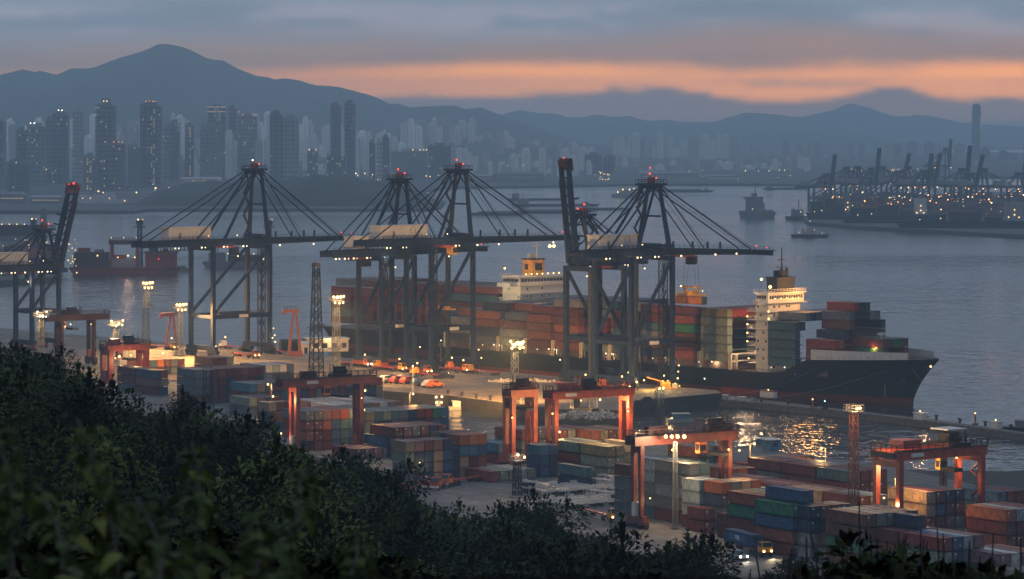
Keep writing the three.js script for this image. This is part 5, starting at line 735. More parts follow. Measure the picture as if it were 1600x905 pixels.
function shipHouse(t, x0, x1, zh, y0, y1, o) { // accommodation block with bridge
  const hb = thing0('superstructure', t), n = o.decks, dh = (y1 - y0) / n; hb.position.z = o.zc ?? 0;
  mb().bb(x0, y0, -zh, x1, y1, zh).to('house_wall', o.m, hb);
  for (let k = 1; k < n; k++) { const y = y0 + k * dh; const b = mb().bb(x0 - (o.aft ?? 2.6), y - 0.12, -zh - 0.7, x1 + 0.5, y + 0.1, zh + 0.7); if (k > 1) b.rail([V3(x0 - (o.aft ?? 2.6), y + 0.1, zh + 0.6), V3(x0, y + 0.1, zh + 0.6)], 1.1, 1.2, 0.05).rail([V3(x0 - (o.aft ?? 2.6), y + 0.1, zh + 0.6), V3(x0 - (o.aft ?? 2.6), y + 0.1, -zh)], 1.1, 2, 0.05); b.to('deck_edge', o.m, hb); }
  const w = mb(), r = rngOf(5); for (let k = 0; k < n; k++) for (let i = 0; i < 11; i++) { const y = y0 + k * dh + dh * 0.45, z = -zh + 1.5 + i * (2 * zh - 3) / 10; if (r() < 0.22) w.bb(x1, y, z - 0.35, x1 + 0.05, y + 0.8, z + 0.35); if (i < 4 && r() < 0.4) { const x = lerp(x0 + 1, x1 - 1, i / 3); w.bb(x - 0.35, y, zh, x + 0.35, y + 0.8, zh + 0.05); } } kind(w.to('porthole', M.glass, hb), 'stuff');
  const br = thing0('bridge', t), by = y1; br.position.z = o.zc ?? 0; mb().bb(x0 + 1, by, -zh - 1, x1 + 0.8, by + 3.2, zh + 1).bb(x0 + 2.5, by - 0.3, -zh - (o.wing ?? 4), x1 - 0.6, by + 0.1, zh + (o.wing ?? 4)).bb(x0 + 2.5, by + 0.1, zh + (o.wing ?? 4) - 0.2, x1 - 0.6, by + 1.2, zh + (o.wing ?? 4)).to('bridge_wall', o.m, br);
  const bw = mb(); for (let i = 0; i < 14; i++) { const z = -zh - 0.4 + i * (2 * zh + 0.8) / 14; bw.bb(x1 + 0.8, by + 1.5, z + 0.15, x1 + 0.86, by + 2.6, z + (2 * zh + 0.8) / 14 - 0.15); } for (let i = 0; i < 4; i++) { const x = lerp(x0 + 1.4, x1 + 0.2, i / 4); bw.bb(x, by + 1.5, zh + 1, x + (x1 - x0 - 1) / 4 - 0.3, by + 2.6, zh + 1.06); } bw.to('bridge_window', M.glass, br);
  mb().bb(x0 + 0.4, by + 3.2, -zh - 1.6, x1 + 1.4, by + 3.5, zh + 1.6).rail([V3(x1 + 1.3, by + 3.5, -zh - 1.4), V3(x1 + 1.3, by + 3.5, zh + 1.4), V3(x0 + 0.5, by + 3.5, zh + 1.4)], 1.1, 1.5, 0.05).to('bridge_roof', o.m, br);
  return by + 3.5;
}
// the nearer ship, bow to the right
const S1 = { id: 1, o: q(-150, 58, 0) };
{
  const t = thing('container_ship', 'black hulled container ship with white forecastle bulwark, moored bow to the right', 'ship', S1.o, SHIPRY), Lw = 218, B = 30, hz = B / 2, yd = 8;
  const hf = hullMesh(t, Lw, B, yd, 13.2, 0.845, 11, [M.hull, M.boot]);
  const wk = mb(), N = 22, e0 = 0.852; for (const sd of [1, -1]) for (let i = 0; i < N; i++) { const s0 = lerp(e0, 0.975, i / N), s1 = lerp(e0, 0.975, (i + 1) / N), P = (s, dy) => V3(hf.X(s) - 0.3, hf.edge(s) + dy, sd * Math.max(0.2, hf.half(s) - 0.25)), tp = (s) => 3.3 - (s - e0) * 9; const a = P(s0, -0.3), b = P(s1, -0.3), c = P(s1, tp(s1)), d = P(s0, tp(s0)); if (sd > 0) wk.quad(a, b, c, d); else wk.quad(b, a, d, c); const k = V3(0, 0, -sd * 0.2); if (sd > 0) wk.quad(b.clone().add(k), a.clone().add(k), d.clone().add(k), c.clone().add(k)); else wk.quad(a.clone().add(k), b.clone().add(k), c.clone().add(k), d.clone().add(k)); wk.quad(d, c, c.clone().add(k), d.clone().add(k)); }
  wk.to('bulwark', M.white, t).userData.kind = 'stuff';
  const ho = mb(), rh = rngOf(3); for (let i = 0; i < 13; i++) { const s = lerp(0.86, 0.962, (i + rh() * 0.5) / 13), z = hf.half(s) - 0.22; ho.rod(V3(hf.X(s), hf.edge(s) + 0.8, z), V3(hf.X(s), hf.edge(s) + 0.8, z + 0.12), 0.32, 8); } kind(ho.to('mooring_port', M.dark, t), 'stuff');
  mb().rail([V3(hf.X(0.975), hf.edge(0.975) - 0.2, hf.half(0.975)), V3(hf.X(0.995), hf.edge(0.995) - 0.2, 0.4)], 1.2, 1, 0.06).to('bow_rail', M.steel, t);
  const fm = thing0('foremast', t), fx = hf.X(0.93) - 2; mb().rod(V3(fx, 14, 2), V3(fx, 22.5, 2), 0.3, 6, 0.2).bb(fx - 0.9, 21.6, 1, fx + 0.9, 22.3, 3).to('mast_pole', M.white, fm); bulb(fm, fx, 17.4, 4.6, 0.9, M.lampHot, 'mast_lamp');
  bulb(t, hf.X(1) - 3, 12.6, 0.9, 0.7, M.lampWarm, 'bow_lamp');
  const an = mb(); an.bb(hf.X(0.965), 7.2, hf.half(0.965) * 0.72, hf.X(0.965) + 1.4, 8.8, hf.half(0.965) * 0.72 + 0.7); an.to('anchor', M.dark, t);
  // hatch coamings, lashing posts and the lit walkway under the stacks
  const hc = mb(); for (let x = 8; x < 182; x += 14.4) if (Math.abs(x - 165) > 14) hc.bb(x, yd, -hz + 1.6, x + 12.6, 10.3, hz - 1.6); kind(hc.to('hatch_cover', M.deck, t), 'stuff');
  for (let x = 6.5; x < 190; x += 14.4) { if (x > 156 && x < 170) continue; const l = mb(); for (const z of [hz - 0.5, hz - 3, -hz + 0.5]) { l.bb(x, yd, z - 0.25, x + 0.5, 13.2, z + 0.25); l.bb(x + 1, yd, z - 0.25, x + 1.4, 13.2, z + 0.25); } l.bb(x, 13, -hz + 0.4, x + 1.4, 13.3, hz - 0.4).bb(x, 10.6, -hz + 0.4, x + 1.4, 10.8, hz - 0.4); l.to('lashing_bridge', M.cream, t); }
  mb().rail([V3(4, yd, hz - 0.2), V3(178, yd, hz - 0.2)], 1.1, 2.4, 0.05).to('deck_rail', M.steel, t);
  // accommodation
  const x0 = 162.0, x1 = 167.6, top = shipHouse(t, x0, x1, 7.6, yd, 30.5, { m: M.white, decks: 8, wing: 4.2, aft: 3.4, zc: 6 });
  const fn = thing0('funnel', t); mb().hex([V3(x0 + 0.4, top, 8.6), V3(x1 - 0.6, top, 8.6), V3(x1 - 0.6, top, 0.6), V3(x0 + 0.4, top, 0.6), V3(x0 + 0.2, top + 4.6, 8.9), V3(x1 - 0.4, top + 4.6, 8.9), V3(x1 - 0.4, top + 4.6, 0.3), V3(x0 + 0.2, top + 4.6, 0.3)]).bb(x0, top + 4.6, 0, x1 - 0.1, top + 4.9, 9.2).to('casing', M.dark, fn); const pp = mb(); for (const [x, z] of [[1.6, 2], [3.4, 2.4], [2, 6.6], [4.0, 5.6]]) pp.rod(V3(x0 + x, top + 4.6, z), V3(x0 + x, top + 7 + (x > 3 ? 0.8 : 0), z), 0.5, 8); pp.to('exhaust_pipe', M.dark, fn);
  const mm = thing0('radar_mast', t); mb().rod(V3(x1 - 2.6, top + 4.6, 4.4), V3(x1 - 2.6, top + 14.5, 4.4), 0.34, 6, 0.14).bb(x1 - 3.2, top + 8, 2.4, x1 - 2, top + 8.2, 6.4).bb(x1 - 3, top + 10.4, 3, x1 - 2.2, top + 10.6, 5.8).bb(x1 - 3.6, top + 4.9, 2.4, x1 - 1.6, top + 7, 6.4).to('mast_pole', M.dark, mm);
  bulb(t, x0 + 1, top + 4.2, 12, 0.9, M.lampHot, 'mast_lamp'); bulb(t, x0 + 4, top + 1.8, 11, 1.1, M.lampHot, 'mast_lamp'); mb().rod(V3(x0 + 1, top, 12), V3(x0 + 1, top + 4, 12), 0.1, 5).to('lamp_post', M.steel, t);
  for (let i = 0; i < 5; i++) bulb(t, x1 + 1.2, 30.5 + 1.6, 11.6 - i * 2.8, 0.36, M.lampWarm, 'bridge_lamp');
  const dl = [[-2.4, 12.2], [-2.6, 15], [-3, 17.8], [-3, 20.6], [-3, 23.4], [-3, 26]]; for (const [dx, y] of dl) for (const z of [14.5, 9, 3]) if (hash2(Math.round(y * 10), z) > 0.25) bulb(t, x0 + dx, y, z, 0.5, M.lampHot, 'deck_lamp'); for (const y of [12, 15, 18, 25.6, 28]) bulb(t, x1 + 0.9, y, 14.4, 0.55, M.lampHot, 'deck_lamp');
  t.updateMatrixWorld(true); const Lp = (x, y, z, i, c = [1, 0.66, 0.34]) => { const w = t.localToWorld(V3(x, y, z)); lamp(w.x, w.y, w.z, i, ...c, i > 1000 ? 130 : 25); };
  Lp(x1 + 7, 36, 2, 1250, [1, 0.46, 0.13]); Lp(x1 + 6, 34, 15.5, 200, [1, 0.62, 0.28]); Lp(x0 - 5, 14, 13, 220); Lp(x0 - 5, 24, 13, 220); Lp(x0 - 6, 19, 4, 220); Lp(x0 - 1, 33.5, 18, 60);
  for (const [x, i] of [[5, 90], [34, 110], [63, 110], [92, 110], [121, 110], [143, 90], [176, 36]]) { Lp(x + 0.7, 9.6, hz - 0.8, i * 0.9, [1, 0.74, 0.4]); bulb(t, x, 10.2, hz - 0.2, 0.45, M.lampCool, 'deck_lamp'); bulb(t, x + 3, 10.2, hz - 0.2, 0.35, M.lampCool, 'deck_lamp'); bulb(t, x - 6, 9.8, hz - 0.2, 0.3, M.lampCool, 'deck_lamp'); }
  Lp(fx, 17.4, 6.4, 60, [1, 0.4, 0.1]);
  for (const [x, y] of [[84, 5.2], [106, 5.6], [140, 4.4]]) bulb(t, x, y, hz + 0.2, 0.5, M.lampCool, 'hull_lamp');
  for (const [s, n] of [[0.02, 7], [0.5, 7], [0.985, 9]]) { const d = mb(); for (let i = 0; i < n; i++) { const y = 2.6 + i * 0.75, z = hf.half(Math.min(s, 0.955)) ; d.bb(hf.X(Math.min(s, 0.955)) - (s > 0.9 ? 4.5 : 0), y, z * (s > 0.9 ? 0.62 : 1) + 0.02, hf.X(Math.min(s, 0.955)) + 0.35 - (s > 0.9 ? 4.5 : 0), y + 0.3, z * (s > 0.9 ? 0.62 : 1) + 0.08); } kind(d.to('draught_mark', M.white, t), 'stuff'); }
  // cargo
  const dk = ['maroon', 'brown', 'navy', 'teal', 'brick', 'slate', 'maroon', 'rust', 'navy', 'sage', 'blue', 'grey', 'red'], y0 = 10.4;
  const bays = [13.5, 27.9, 42.3, 56.7, 71.1, 85.5, 99.9, 114.3];
  stack(S1, 8.5, hz, 12, [3, 3, 4, 4, 4, 4], y0, dk); stack(S1, 22.9, hz, 12, [4, 4, 5, 5, 5], y0, dk); stack(S1, 37.3, hz, 12, [3, 4, 4, 5], y0, dk);
  stack(S1, 51.7, hz, 12, [4, 5, 5, 5], y0, (k, tp, tt, r) => k === 0 ? ['maroon', 'brick', 'brown', 'brick', 'navy'][tt % 5] : dk[Math.floor(r() * dk.length)]);
  stack(S1, 66.1, hz, 12, [6, 6, 6, 6, 6], y0, (k, tp, tt, r) => k === 0 ? ['brick', 'brown', 'rust', 'brown', 'maroon', 'grey'][tt] : ['maroon', 'teal', 'navy', 'rust', 'sage', 'brown', 'navy', 'teal', 'brick'][Math.floor(r() * 9)]);
  stack(S1, 80.5, hz, 12, [4, 5, 6, 6], y0, dk); stack(S1, 94.9, hz, 12, [5, 5, 6, 6, 5], y0, ['maroon', 'red', 'brown', 'brick', 'navy', 'brick', 'sage', 'grey']); stack(S1, 109.3, hz, 12, [6, 6, 6, 5, 5], y0, ['maroon', 'brown', 'red', 'teal', 'maroon', 'brick', 'grey', 'navy']); stack(S1, 123.7, hz, 12, [5, 6, 5, 5, 5], y0, ['teal', 'maroon', 'green', 'brick', 'brown', 'navy']);
  stack(S1, 138.1, hz, 12, [6, 6, 6, 6, 6], y0, (k, tp, tt, r) => k === 0 ? ['sage', 'sage', 'sage', 'sage', 'sage', 'olive'][tt] : tt > 4 ? 'red' : tt === 4 ? (k > 6 ? 'navy' : 'blue') : tt === 3 ? ['blue', 'blue', 'blue', 'navy', 'brown'][Math.floor(r() * 5)] : ['rust', 'brick', 'rust', 'brick', 'red'][Math.floor(r() * 5)]);
  stack(S1, 168.6, hz, 12, [5, 5, 6, 6, 6, 6, 6, 6, 6], y0, (k, tp, tt, r) => k === 0 ? 'teal' : tt > 3 ? ['navy', 'slate', 'navy'][Math.floor(r() * 3)] : ['maroon', 'grey', 'brown', 'slate', 'navy', 'brick', 'mauve'][Math.floor(r() * 7)]);
  stack(S1, 183.2, hz - 2.5, 10, [3, 3, 4, 6, 7, 7, 7, 6, 6, 5], y0 + 0.6, (k, tp, tt, r) => tt < 3 ? ['rust', 'red', 'red', 'orange'][Math.floor(r() * 4)] : ['navy', 'brown', 'slate', 'navy', 'maroon', 'grey', 'red'][Math.floor(r() * 7)]);
  stack(S1, 198.2, hz - 9, 5, [2, 2, 2, 2, 2], y0 + 4.4, (k, tp, tt, r) => ['green', 'olive', 'maroon', 'brick'][Math.floor(r() * 4)]);
  // mooring lines
  for (const [sx, yy, zz, a, b] of [[0.985, 12.5, 1.5, 172, -8], [0.97, 11.8, 3, 140, -3], [0.86, 10.5, 14, 38, 2], [0.95, 11.5, 6, 52, 0]]) { const w = t.localToWorld(V3(hf.X(sx), yy, zz)), e = q(a, b, 3.6), m = w.clone().lerp(e, 0.5); m.y -= 1.6; const cv = new THREE.CatmullRomCurve3([w, m, e]); const l = mesh('mooring_line', new THREE.TubeGeometry(cv, 14, 0.06, 4), M.steel); tag(l, { 172: 'long mooring rope from the bow tip out to the end of the mole', 140: 'lower mooring rope from the bow to the outer mole', 38: 'slack pale mooring rope along the dark hull toward the quay', 52: 'short mooring rope from the shoulder of the bow to the mole' }[a], 'rope', 'mooring ropes of the near ship'); }
}
// the second ship behind, with the yellow funnel
const S2 = { id: 2, o: q(-262, 96, 0) };
{
  const t = thing('container_ship', 'second container ship behind, white bridge and yellow funnel above its stacks', 'ship', S2.o, SHIPRY), Lw = 190, B = 30, hz = B / 2, yd = 8;
  hullMesh(t, Lw, B, yd, 13, 0.86, 9, [M.hull, M.boot]);
  const x0 = 104, x1 = 114, top = shipHouse(t, x0, x1, 11, yd, 28.5, { m: M.white, decks: 7, wing: 5 });
  const fn = thing0('funnel', t); mb().bb(x0 + 2.4, top, -3.2, x1 - 2.2, top + 6, 3).to('casing', M.yellow, fn); mb().bb(x0 + 2, top + 6, -3.5, x1 - 1.8, top + 6.4, 3.3).to('funnel_cap', M.dark, fn); mb().bb(x1 - 2.2, top + 2, -2, x1 - 2.15, top + 4.6, 1.6).bb(x0 + 3.6, top + 2.2, 3, x0 + 5.6, top + 4.4, 3.06).to('funnel_panel', M.dark, fn);
  const pp = mb(); for (const z of [-2, -0.6, 0.9, 2]) pp.rod(V3(x0 + 4.4, top + 6.4, z), V3(x0 + 4.4, top + 8.2, z), 0.4, 8); pp.rod(V3(x1 - 3, top + 6.4, 0), V3(x1 - 3, top + 17, 0), 0.3, 5, 0.12).bb(x1 - 3.3, top + 11, -2.4, x1 - 2.7, top + 11.3, 2.4).bb(x1 - 3.3, top + 13.6, -1.6, x1 - 2.7, top + 13.9, 1.6); pp.to('radar_mast', M.cream, fn);
  t.updateMatrixWorld(true); const Lp = (x, y, z, i, c = [1, 0.62, 0.25]) => { const w = t.localToWorld(V3(x, y, z)); lamp(w.x, w.y, w.z, i, ...c, 20); };
  Lp(x1 + 4, top + 3.5, 6, 150); Lp(x0 + 4, top + 4, 11.5, 120); Lp(x1 + 1, 26, 18, 120, [1, 0.8, 0.4]); Lp(x0 + 2, 24, 18.5, 90, [1, 0.8, 0.45]); for (let i = 0; i < 8; i++) bulb(t, x1 + 1.6, top + 0.9, -10 + i * 2.8, 0.5, M.lampHot, 'bridge_lamp'); bulb(t, x1 - 3, top + 14.6, 0.6, 0.7, M.lampHot, 'mast_lamp'); bulb(t, x0 + 4, top + 3, 13.5, 0.7, M.lampHot, 'mast_lamp');
  const dk = ['maroon', 'brick', 'brown', 'teal', 'maroon', 'red', 'brown', 'brick', 'sage'];
  for (const x of [6, 20.4, 34.8, 49.2, 63.6, 78, 90.4]) stack(S2, x, hz, 12, x === 34.8 ? [5, 5, 5] : [5, 6, 6, 6], 10, dk);
  for (const x of [118, 132.4, 146.8]) stack(S2, x, hz, 12, [5, 5, 5], 10, ['sage', 'teal', 'grey', 'maroon']);
}

// ---------------------------------------------------------------- the wooded hillside in front
const ZS = [[-200, 300], [0, 330], [150, 380], [300, 430], [500, 475], [640, 520], [880, 560], [1150, 560], [1700, 520]];
const skyY = (px) => { let s = 0; for (let k = -2; k <= 2; k++) s += piece(HILL, px + k * 9); return s / 5 + 7 + 9 * sm(px, 830, 900); };
function canopyY(px, z) { const zs = piece(ZS, px), y0 = skyY(px), w = clamp((1 / z - 1 / zs) / (1 / 45 - 1 / zs), 0, 1), py = y0 + (1010 - y0) * Math.pow(w, 0.8); return EYE - (py - HY) / F * z; }
const TREEH = 8.6;
function groundY(px, z) { const zs = piece(ZS, px); if (z <= zs) return canopyY(px, z) - TREEH * sm(z, 10, 70); const y = canopyY(px, zs) - TREEH; return Math.max(3.2, y - (z - zs) * 0.42 - (z - zs) * (z - zs) * 0.0006); }
{
  const nx = 130, nz = 90, pos = [], idx = [];
  for (let j = 0; j <= nz; j++) { const z = 6 + 790 * Math.pow(j / nz, 1.5); for (let i = 0; i <= nx; i++) { const px = lerp(-320, 1920, i / nx), X = (px - CX) / F * z; pos.push(X, groundY(px, z) + (fbm(X / 5, z / 5, 3) - 0.5) * 1.2, -z); } }
  for (let j = 0; j < nz; j++) for (let i = 0; i < nx; i++) { const a = j * (nx + 1) + i; idx.push(a, a + 1, a + nx + 1, a + 1, a + nx + 2, a + nx + 1); }
  const gm = new THREE.BufferGeometry(); gm.setAttribute('position', new THREE.Float32BufferAttribute(pos, 3)); const uv = []; for (let i = 0; i < pos.length; i += 3) uv.push(pos[i] / 6, pos[i + 2] / 6); gm.setAttribute('uv', new THREE.Float32BufferAttribute(uv, 2)); gm.setIndex(idx); gm.computeVertexNormals();
  kind(tag(mesh('hillside', gm, mat(0.018, 0.019, 0.011, { rough: 1, tex: TX.speck })), 'dark earth slope under the trees'), 'structure');
}
const MLEAF = new THREE.MeshPhysicalMaterial({ roughness: 0.95, side: THREE.DoubleSide, vertexColors: true, specularIntensity: 0.12 });
const MBARK = mat(0.022, 0.018, 0.013, { rough: 0.95 });
function crownGeo(seed, n, rad, hh, leaf, blobs, o = {}) { // many small leaf faces through lumpy volumes
  const r = rngOf(seed), p = [], nn = [], col = [], idx = [], B = [];
  for (let k = 0; k < blobs; k++) { const a = r() * 6.283, q0 = Math.sqrt(r()) * rad * 0.72, y = hh * (0.25 + 0.65 * r()); B.push([Math.cos(a) * q0, y * (1 - 0.35 * (q0 / rad)), Math.sin(a) * q0, rad * (0.26 + 0.22 * r()), 0.6 + 0.75 * r()]); }
  for (let i = 0; i < n; i++) {
    const b = B[Math.floor(r() * blobs)], th = r() * 6.283, cz = r() * 2 - 0.85, sr = Math.sqrt(Math.max(0, 1 - cz * cz)), rr0 = b[3] * Math.pow(r(), 0.22) * (0.82 + 0.36 * r());
    const d = V3(Math.cos(th) * sr, cz * 0.8, Math.sin(th) * sr), c = V3(b[0], b[1], b[2]).addScaledVector(d, rr0), L = leaf * (0.6 + 0.8 * r()), ax = V3(r() - 0.5, r() * 0.7 - 0.45, r() - 0.5).addScaledVector(d, 0.7).normalize(), up = V3(r() - 0.5, r() + 0.3, r() - 0.5).normalize(), sd = V3().crossVectors(ax, up).normalize().multiplyScalar(L * 0.3), nr = V3().crossVectors(sd, ax).normalize();
    if (nr.y < 0) nr.negate();
    const sn = d.clone().multiplyScalar(0.9).add(V3(c.x * 0.10, 0.15, c.z * 0.10)).addScaledVector(nr, 0.35).normalize();
    const base = p.length / 3, m = c.clone().addScaledVector(ax, L * 0.45).addScaledVector(nr, L * 0.06), e = c.clone().addScaledVector(ax, L).addScaledVector(nr, -L * 0.08);
    for (const v of [c, m.clone().add(sd), e, m.clone().sub(sd)]) { p.push(v.x, v.y, v.z); nn.push(sn.x, sn.y, sn.z); }
    const k = b[4] * (0.7 + 0.6 * r()), yel = r() < 0.12 ? 1.5 : 1; for (let q1 = 0; q1 < 4; q1++) col.push((o.c?.[0] ?? 0.024) * k * yel, (o.c?.[1] ?? 0.034) * k * (yel > 1 ? 1.2 : 1), (o.c?.[2] ?? 0.011) * k);
    idx.push(base, base + 1, base + 2, base, base + 2, base + 3);
  }
  const gm = new THREE.BufferGeometry(); gm.setAttribute('position', new THREE.Float32BufferAttribute(p, 3)); gm.setAttribute('normal', new THREE.Float32BufferAttribute(nn, 3)); gm.setAttribute('color', new THREE.Float32BufferAttribute(col, 3)); gm.setIndex(idx); return gm;
}
function trunkGeo(seed, h, rad) { const r = rngOf(seed), b = mb(); b.rod(V3(0, -1.5, 0), V3(0.2, h * 0.5, 0.1), 0.22, 6, 0.15); for (let k = 0; k < 5; k++) { const a = k * 1.3 + r(), y = h * (0.3 + 0.1 * k * r()); b.rod(V3(0.15, y, 0.05), V3(Math.cos(a) * rad * 0.7, h * (0.65 + 0.25 * r()), Math.sin(a) * rad * 0.7), 0.11, 4, 0.04); } return b.g(); }
const CROWN = [0, 1, 2, 3].map((k) => crownGeo(40 + k, 3000, 4.1 + k * 0.4, 8.2, 0.40, 10 + k * 2)), TRUNK = [0, 1, 2, 3].map((k) => trunkGeo(70 + k, 7, 3.4));
const MASS = crownGeo(123, 6500, 4.8, 8.2, 0.36, 13);
const hr = rngOf(2024), massM = [], massC = [], crest = [];
for (let z = 58; z < 585;) {
  const step = 5.0 + z * 0.008; z += step;
  const w0 = -0.20 * z, w1 = 0.20 * z;
  for (let x = w0; x < w1; x += step * 1.15) {
    const X = x + (hr() - 0.5) * step, Z = z + (hr() - 0.5) * step, px = CX + X / Z * F, zs = piece(ZS, px); if (Z > zs + 4 || px < -60 || px > 1660) continue;
    const lump = fbm(X / 16 + 40, Z / 16, 3), s = (0.55 + 0.62 * hr() * hr() + 0.9 * (lump - 0.33)) * (0.6 + 0.4 * sm(Z, 50, 240)), lim = px < 260 ? 0.92 : px > 840 ? 0.78 : 1.08, y = groundY(px, Z) + (lump - 0.5) * 2.5;
    if (Z > zs - 26 && hr() < 0.34 && crest.length < 95) { crest.push([X, y, Z, Math.min(lim, s * (0.9 + 0.5 * hr())), px, hr() * 6.28]); continue; }
    massM.push([X, y + (hr() - 0.6) * 1.6, Z, Math.min(Z > zs - 60 ? lim : 1.4, s), hr() * 6.28, 0.8 + hr() * 0.5]);
  }
}
{
  const im = new THREE.InstancedMesh(MASS, MLEAF, massM.length), e = new THREE.Matrix4(), qn = new THREE.Quaternion(), c = new THREE.Color(); im.name = 'wooded_slope';
  massM.forEach(([x, y, z, s, a, k], i) => { qn.setFromAxisAngle(V3(0, 1, 0), a); e.compose(V3(x, y, -z), qn, V3(s, s * (0.8 + 0.3 * k), s)); im.setMatrixAt(i, e); const v = 0.5 + 2.0 * Math.pow(hash2(i, 77), 1.8), ol = hash2(i, 3); c.setRGB(v * (0.85 + 0.5 * ol), v * (0.95 + 0.15 * ol), v * (1.1 - 0.5 * ol)); im.setColorAt(i, c); });
  scene.add(im); kind(tag(im, 'dense dark wood covering the hillside in front of the port', 'wood'), 'stuff');
  const zone = [[120, 'crest at the far left'], [260, 'crest below the small red yard crane'], [420, 'crest below the long maroon stack'], [560, 'crest below the left yard crane'], [720, 'crest by the parked red trucks'], [880, 'crest beside the road bend'], [1080, 'crest below the yellow tractor'], [1300, 'slope below the loaded truck'], [9999, 'slope at the bottom right']];
  const proto = CROWN.map((cg, k) => { const t = new THREE.Group(); t.name = 'tree'; mesh('crown', cg, MLEAF, t); mesh('trunk', TRUNK[k], MBARK, t); return t; });
  crest.forEach(([x, y, z, s, px, a], i) => { const t = proto[i % 4].clone(); t.name = numbered('tree'); t.position.set(x, y, -z); t.rotation.y = a; t.scale.set(s, s * 1.02, s); const zn = zone.find((q0) => px < q0[0])[1]; t.userData = { label: 'dark leafy tree on the hill ' + zn, category: 'tree', group: 'trees on the hill ' + zn }; scene.add(t); });
}
// bushes close to the camera along the lower right edge
{
  const G2 = [0, 1, 2].map((k) => crownGeo(300 + k, 1500, 0.62, 1.7, 0.115, 12, { c: [0.020, 0.028, 0.010] })), tw = [0, 1, 2].map((k) => { const b = mb(), r = rngOf(k + 5); for (let i = 0; i < 9; i++) { const a = r() * 6.28; b.rod(V3(0, -1, 0), V3(Math.cos(a) * 0.5 * r(), 1.2 + r() * 0.7, Math.sin(a) * 0.5 * r()), 0.018, 4, 0.006); } return b.g(); });
  const list = [[1232, 880, 34, 'small bush in front of the loaded truck'], [1272, 862, 36, 'rounded bush right of the loaded truck'], [1350, 808, 30, 'tall sprig of bush standing in front of the brown stack'], [1392, 842, 31, 'bush with a leaning top before the navy column'], [1312, 872, 33, 'low bush below the grey containers'], [1440, 856, 30, 'bush below the low red row'], [1492, 838, 29, 'pale green tipped bush in front of the blue roofs'], [1530, 852, 29, 'bush left of the bottom right pale roofs'], [1588, 868, 28, 'bush in the bottom right corner'], [1165, 899, 36, 'low bush under the silver car'], [1090, 884, 42, 'bush at the bottom below the dark maroon pair'], [1010, 872, 44, 'bush at the bottom below the tall grey stack']];
  list.forEach(([px, py, z, label], i) => { const s = 1.0 + hash2(i, 9) * 0.5, p = at(px, py, z), t = thing('bush', label, 'bush', [p.x, p.y - 1.75 * s, p.z], i * 1.7, 'bushes along the lower right edge'); mesh('foliage', G2[i % 3], MLEAF, t); mesh('twigs', tw[i % 3], MBARK, t); t.scale.set(s * 1.1, s, s * 1.1); });
  const gm = G2[0], M2 = [], r = rngOf(61); for (let i = 0; i < 520; i++) { const z = 20 + 38 * r(), px = lerp(-60, 1680, r()), py = 912 + 120 * r() + (px < 900 ? -120 * r() * sm(px, 900, 300) : 0); M2.push([at(px, py, z), 0.8 + 0.9 * r(), r() * 6.28]); }
  const im = new THREE.InstancedMesh(gm, MLEAF, M2.length), e = new THREE.Matrix4(), qn = new THREE.Quaternion(), c = new THREE.Color(); im.name = 'undergrowth'; M2.forEach(([p, s, a], i) => { qn.setFromAxisAngle(V3(0, 1, 0), a); e.compose(p.add(V3(0, -1.6 * s, 0)), qn, V3(s * 1.2, s, s * 1.2)); im.setMatrixAt(i, e); const v = 0.5 + 0.8 * hash2(i, 31); c.setRGB(v, v, v); im.setColorAt(i, c); }); scene.add(im); kind(tag(im, 'dark undergrowth close to the camera along the bottom of the view', 'undergrowth'), 'stuff');
}
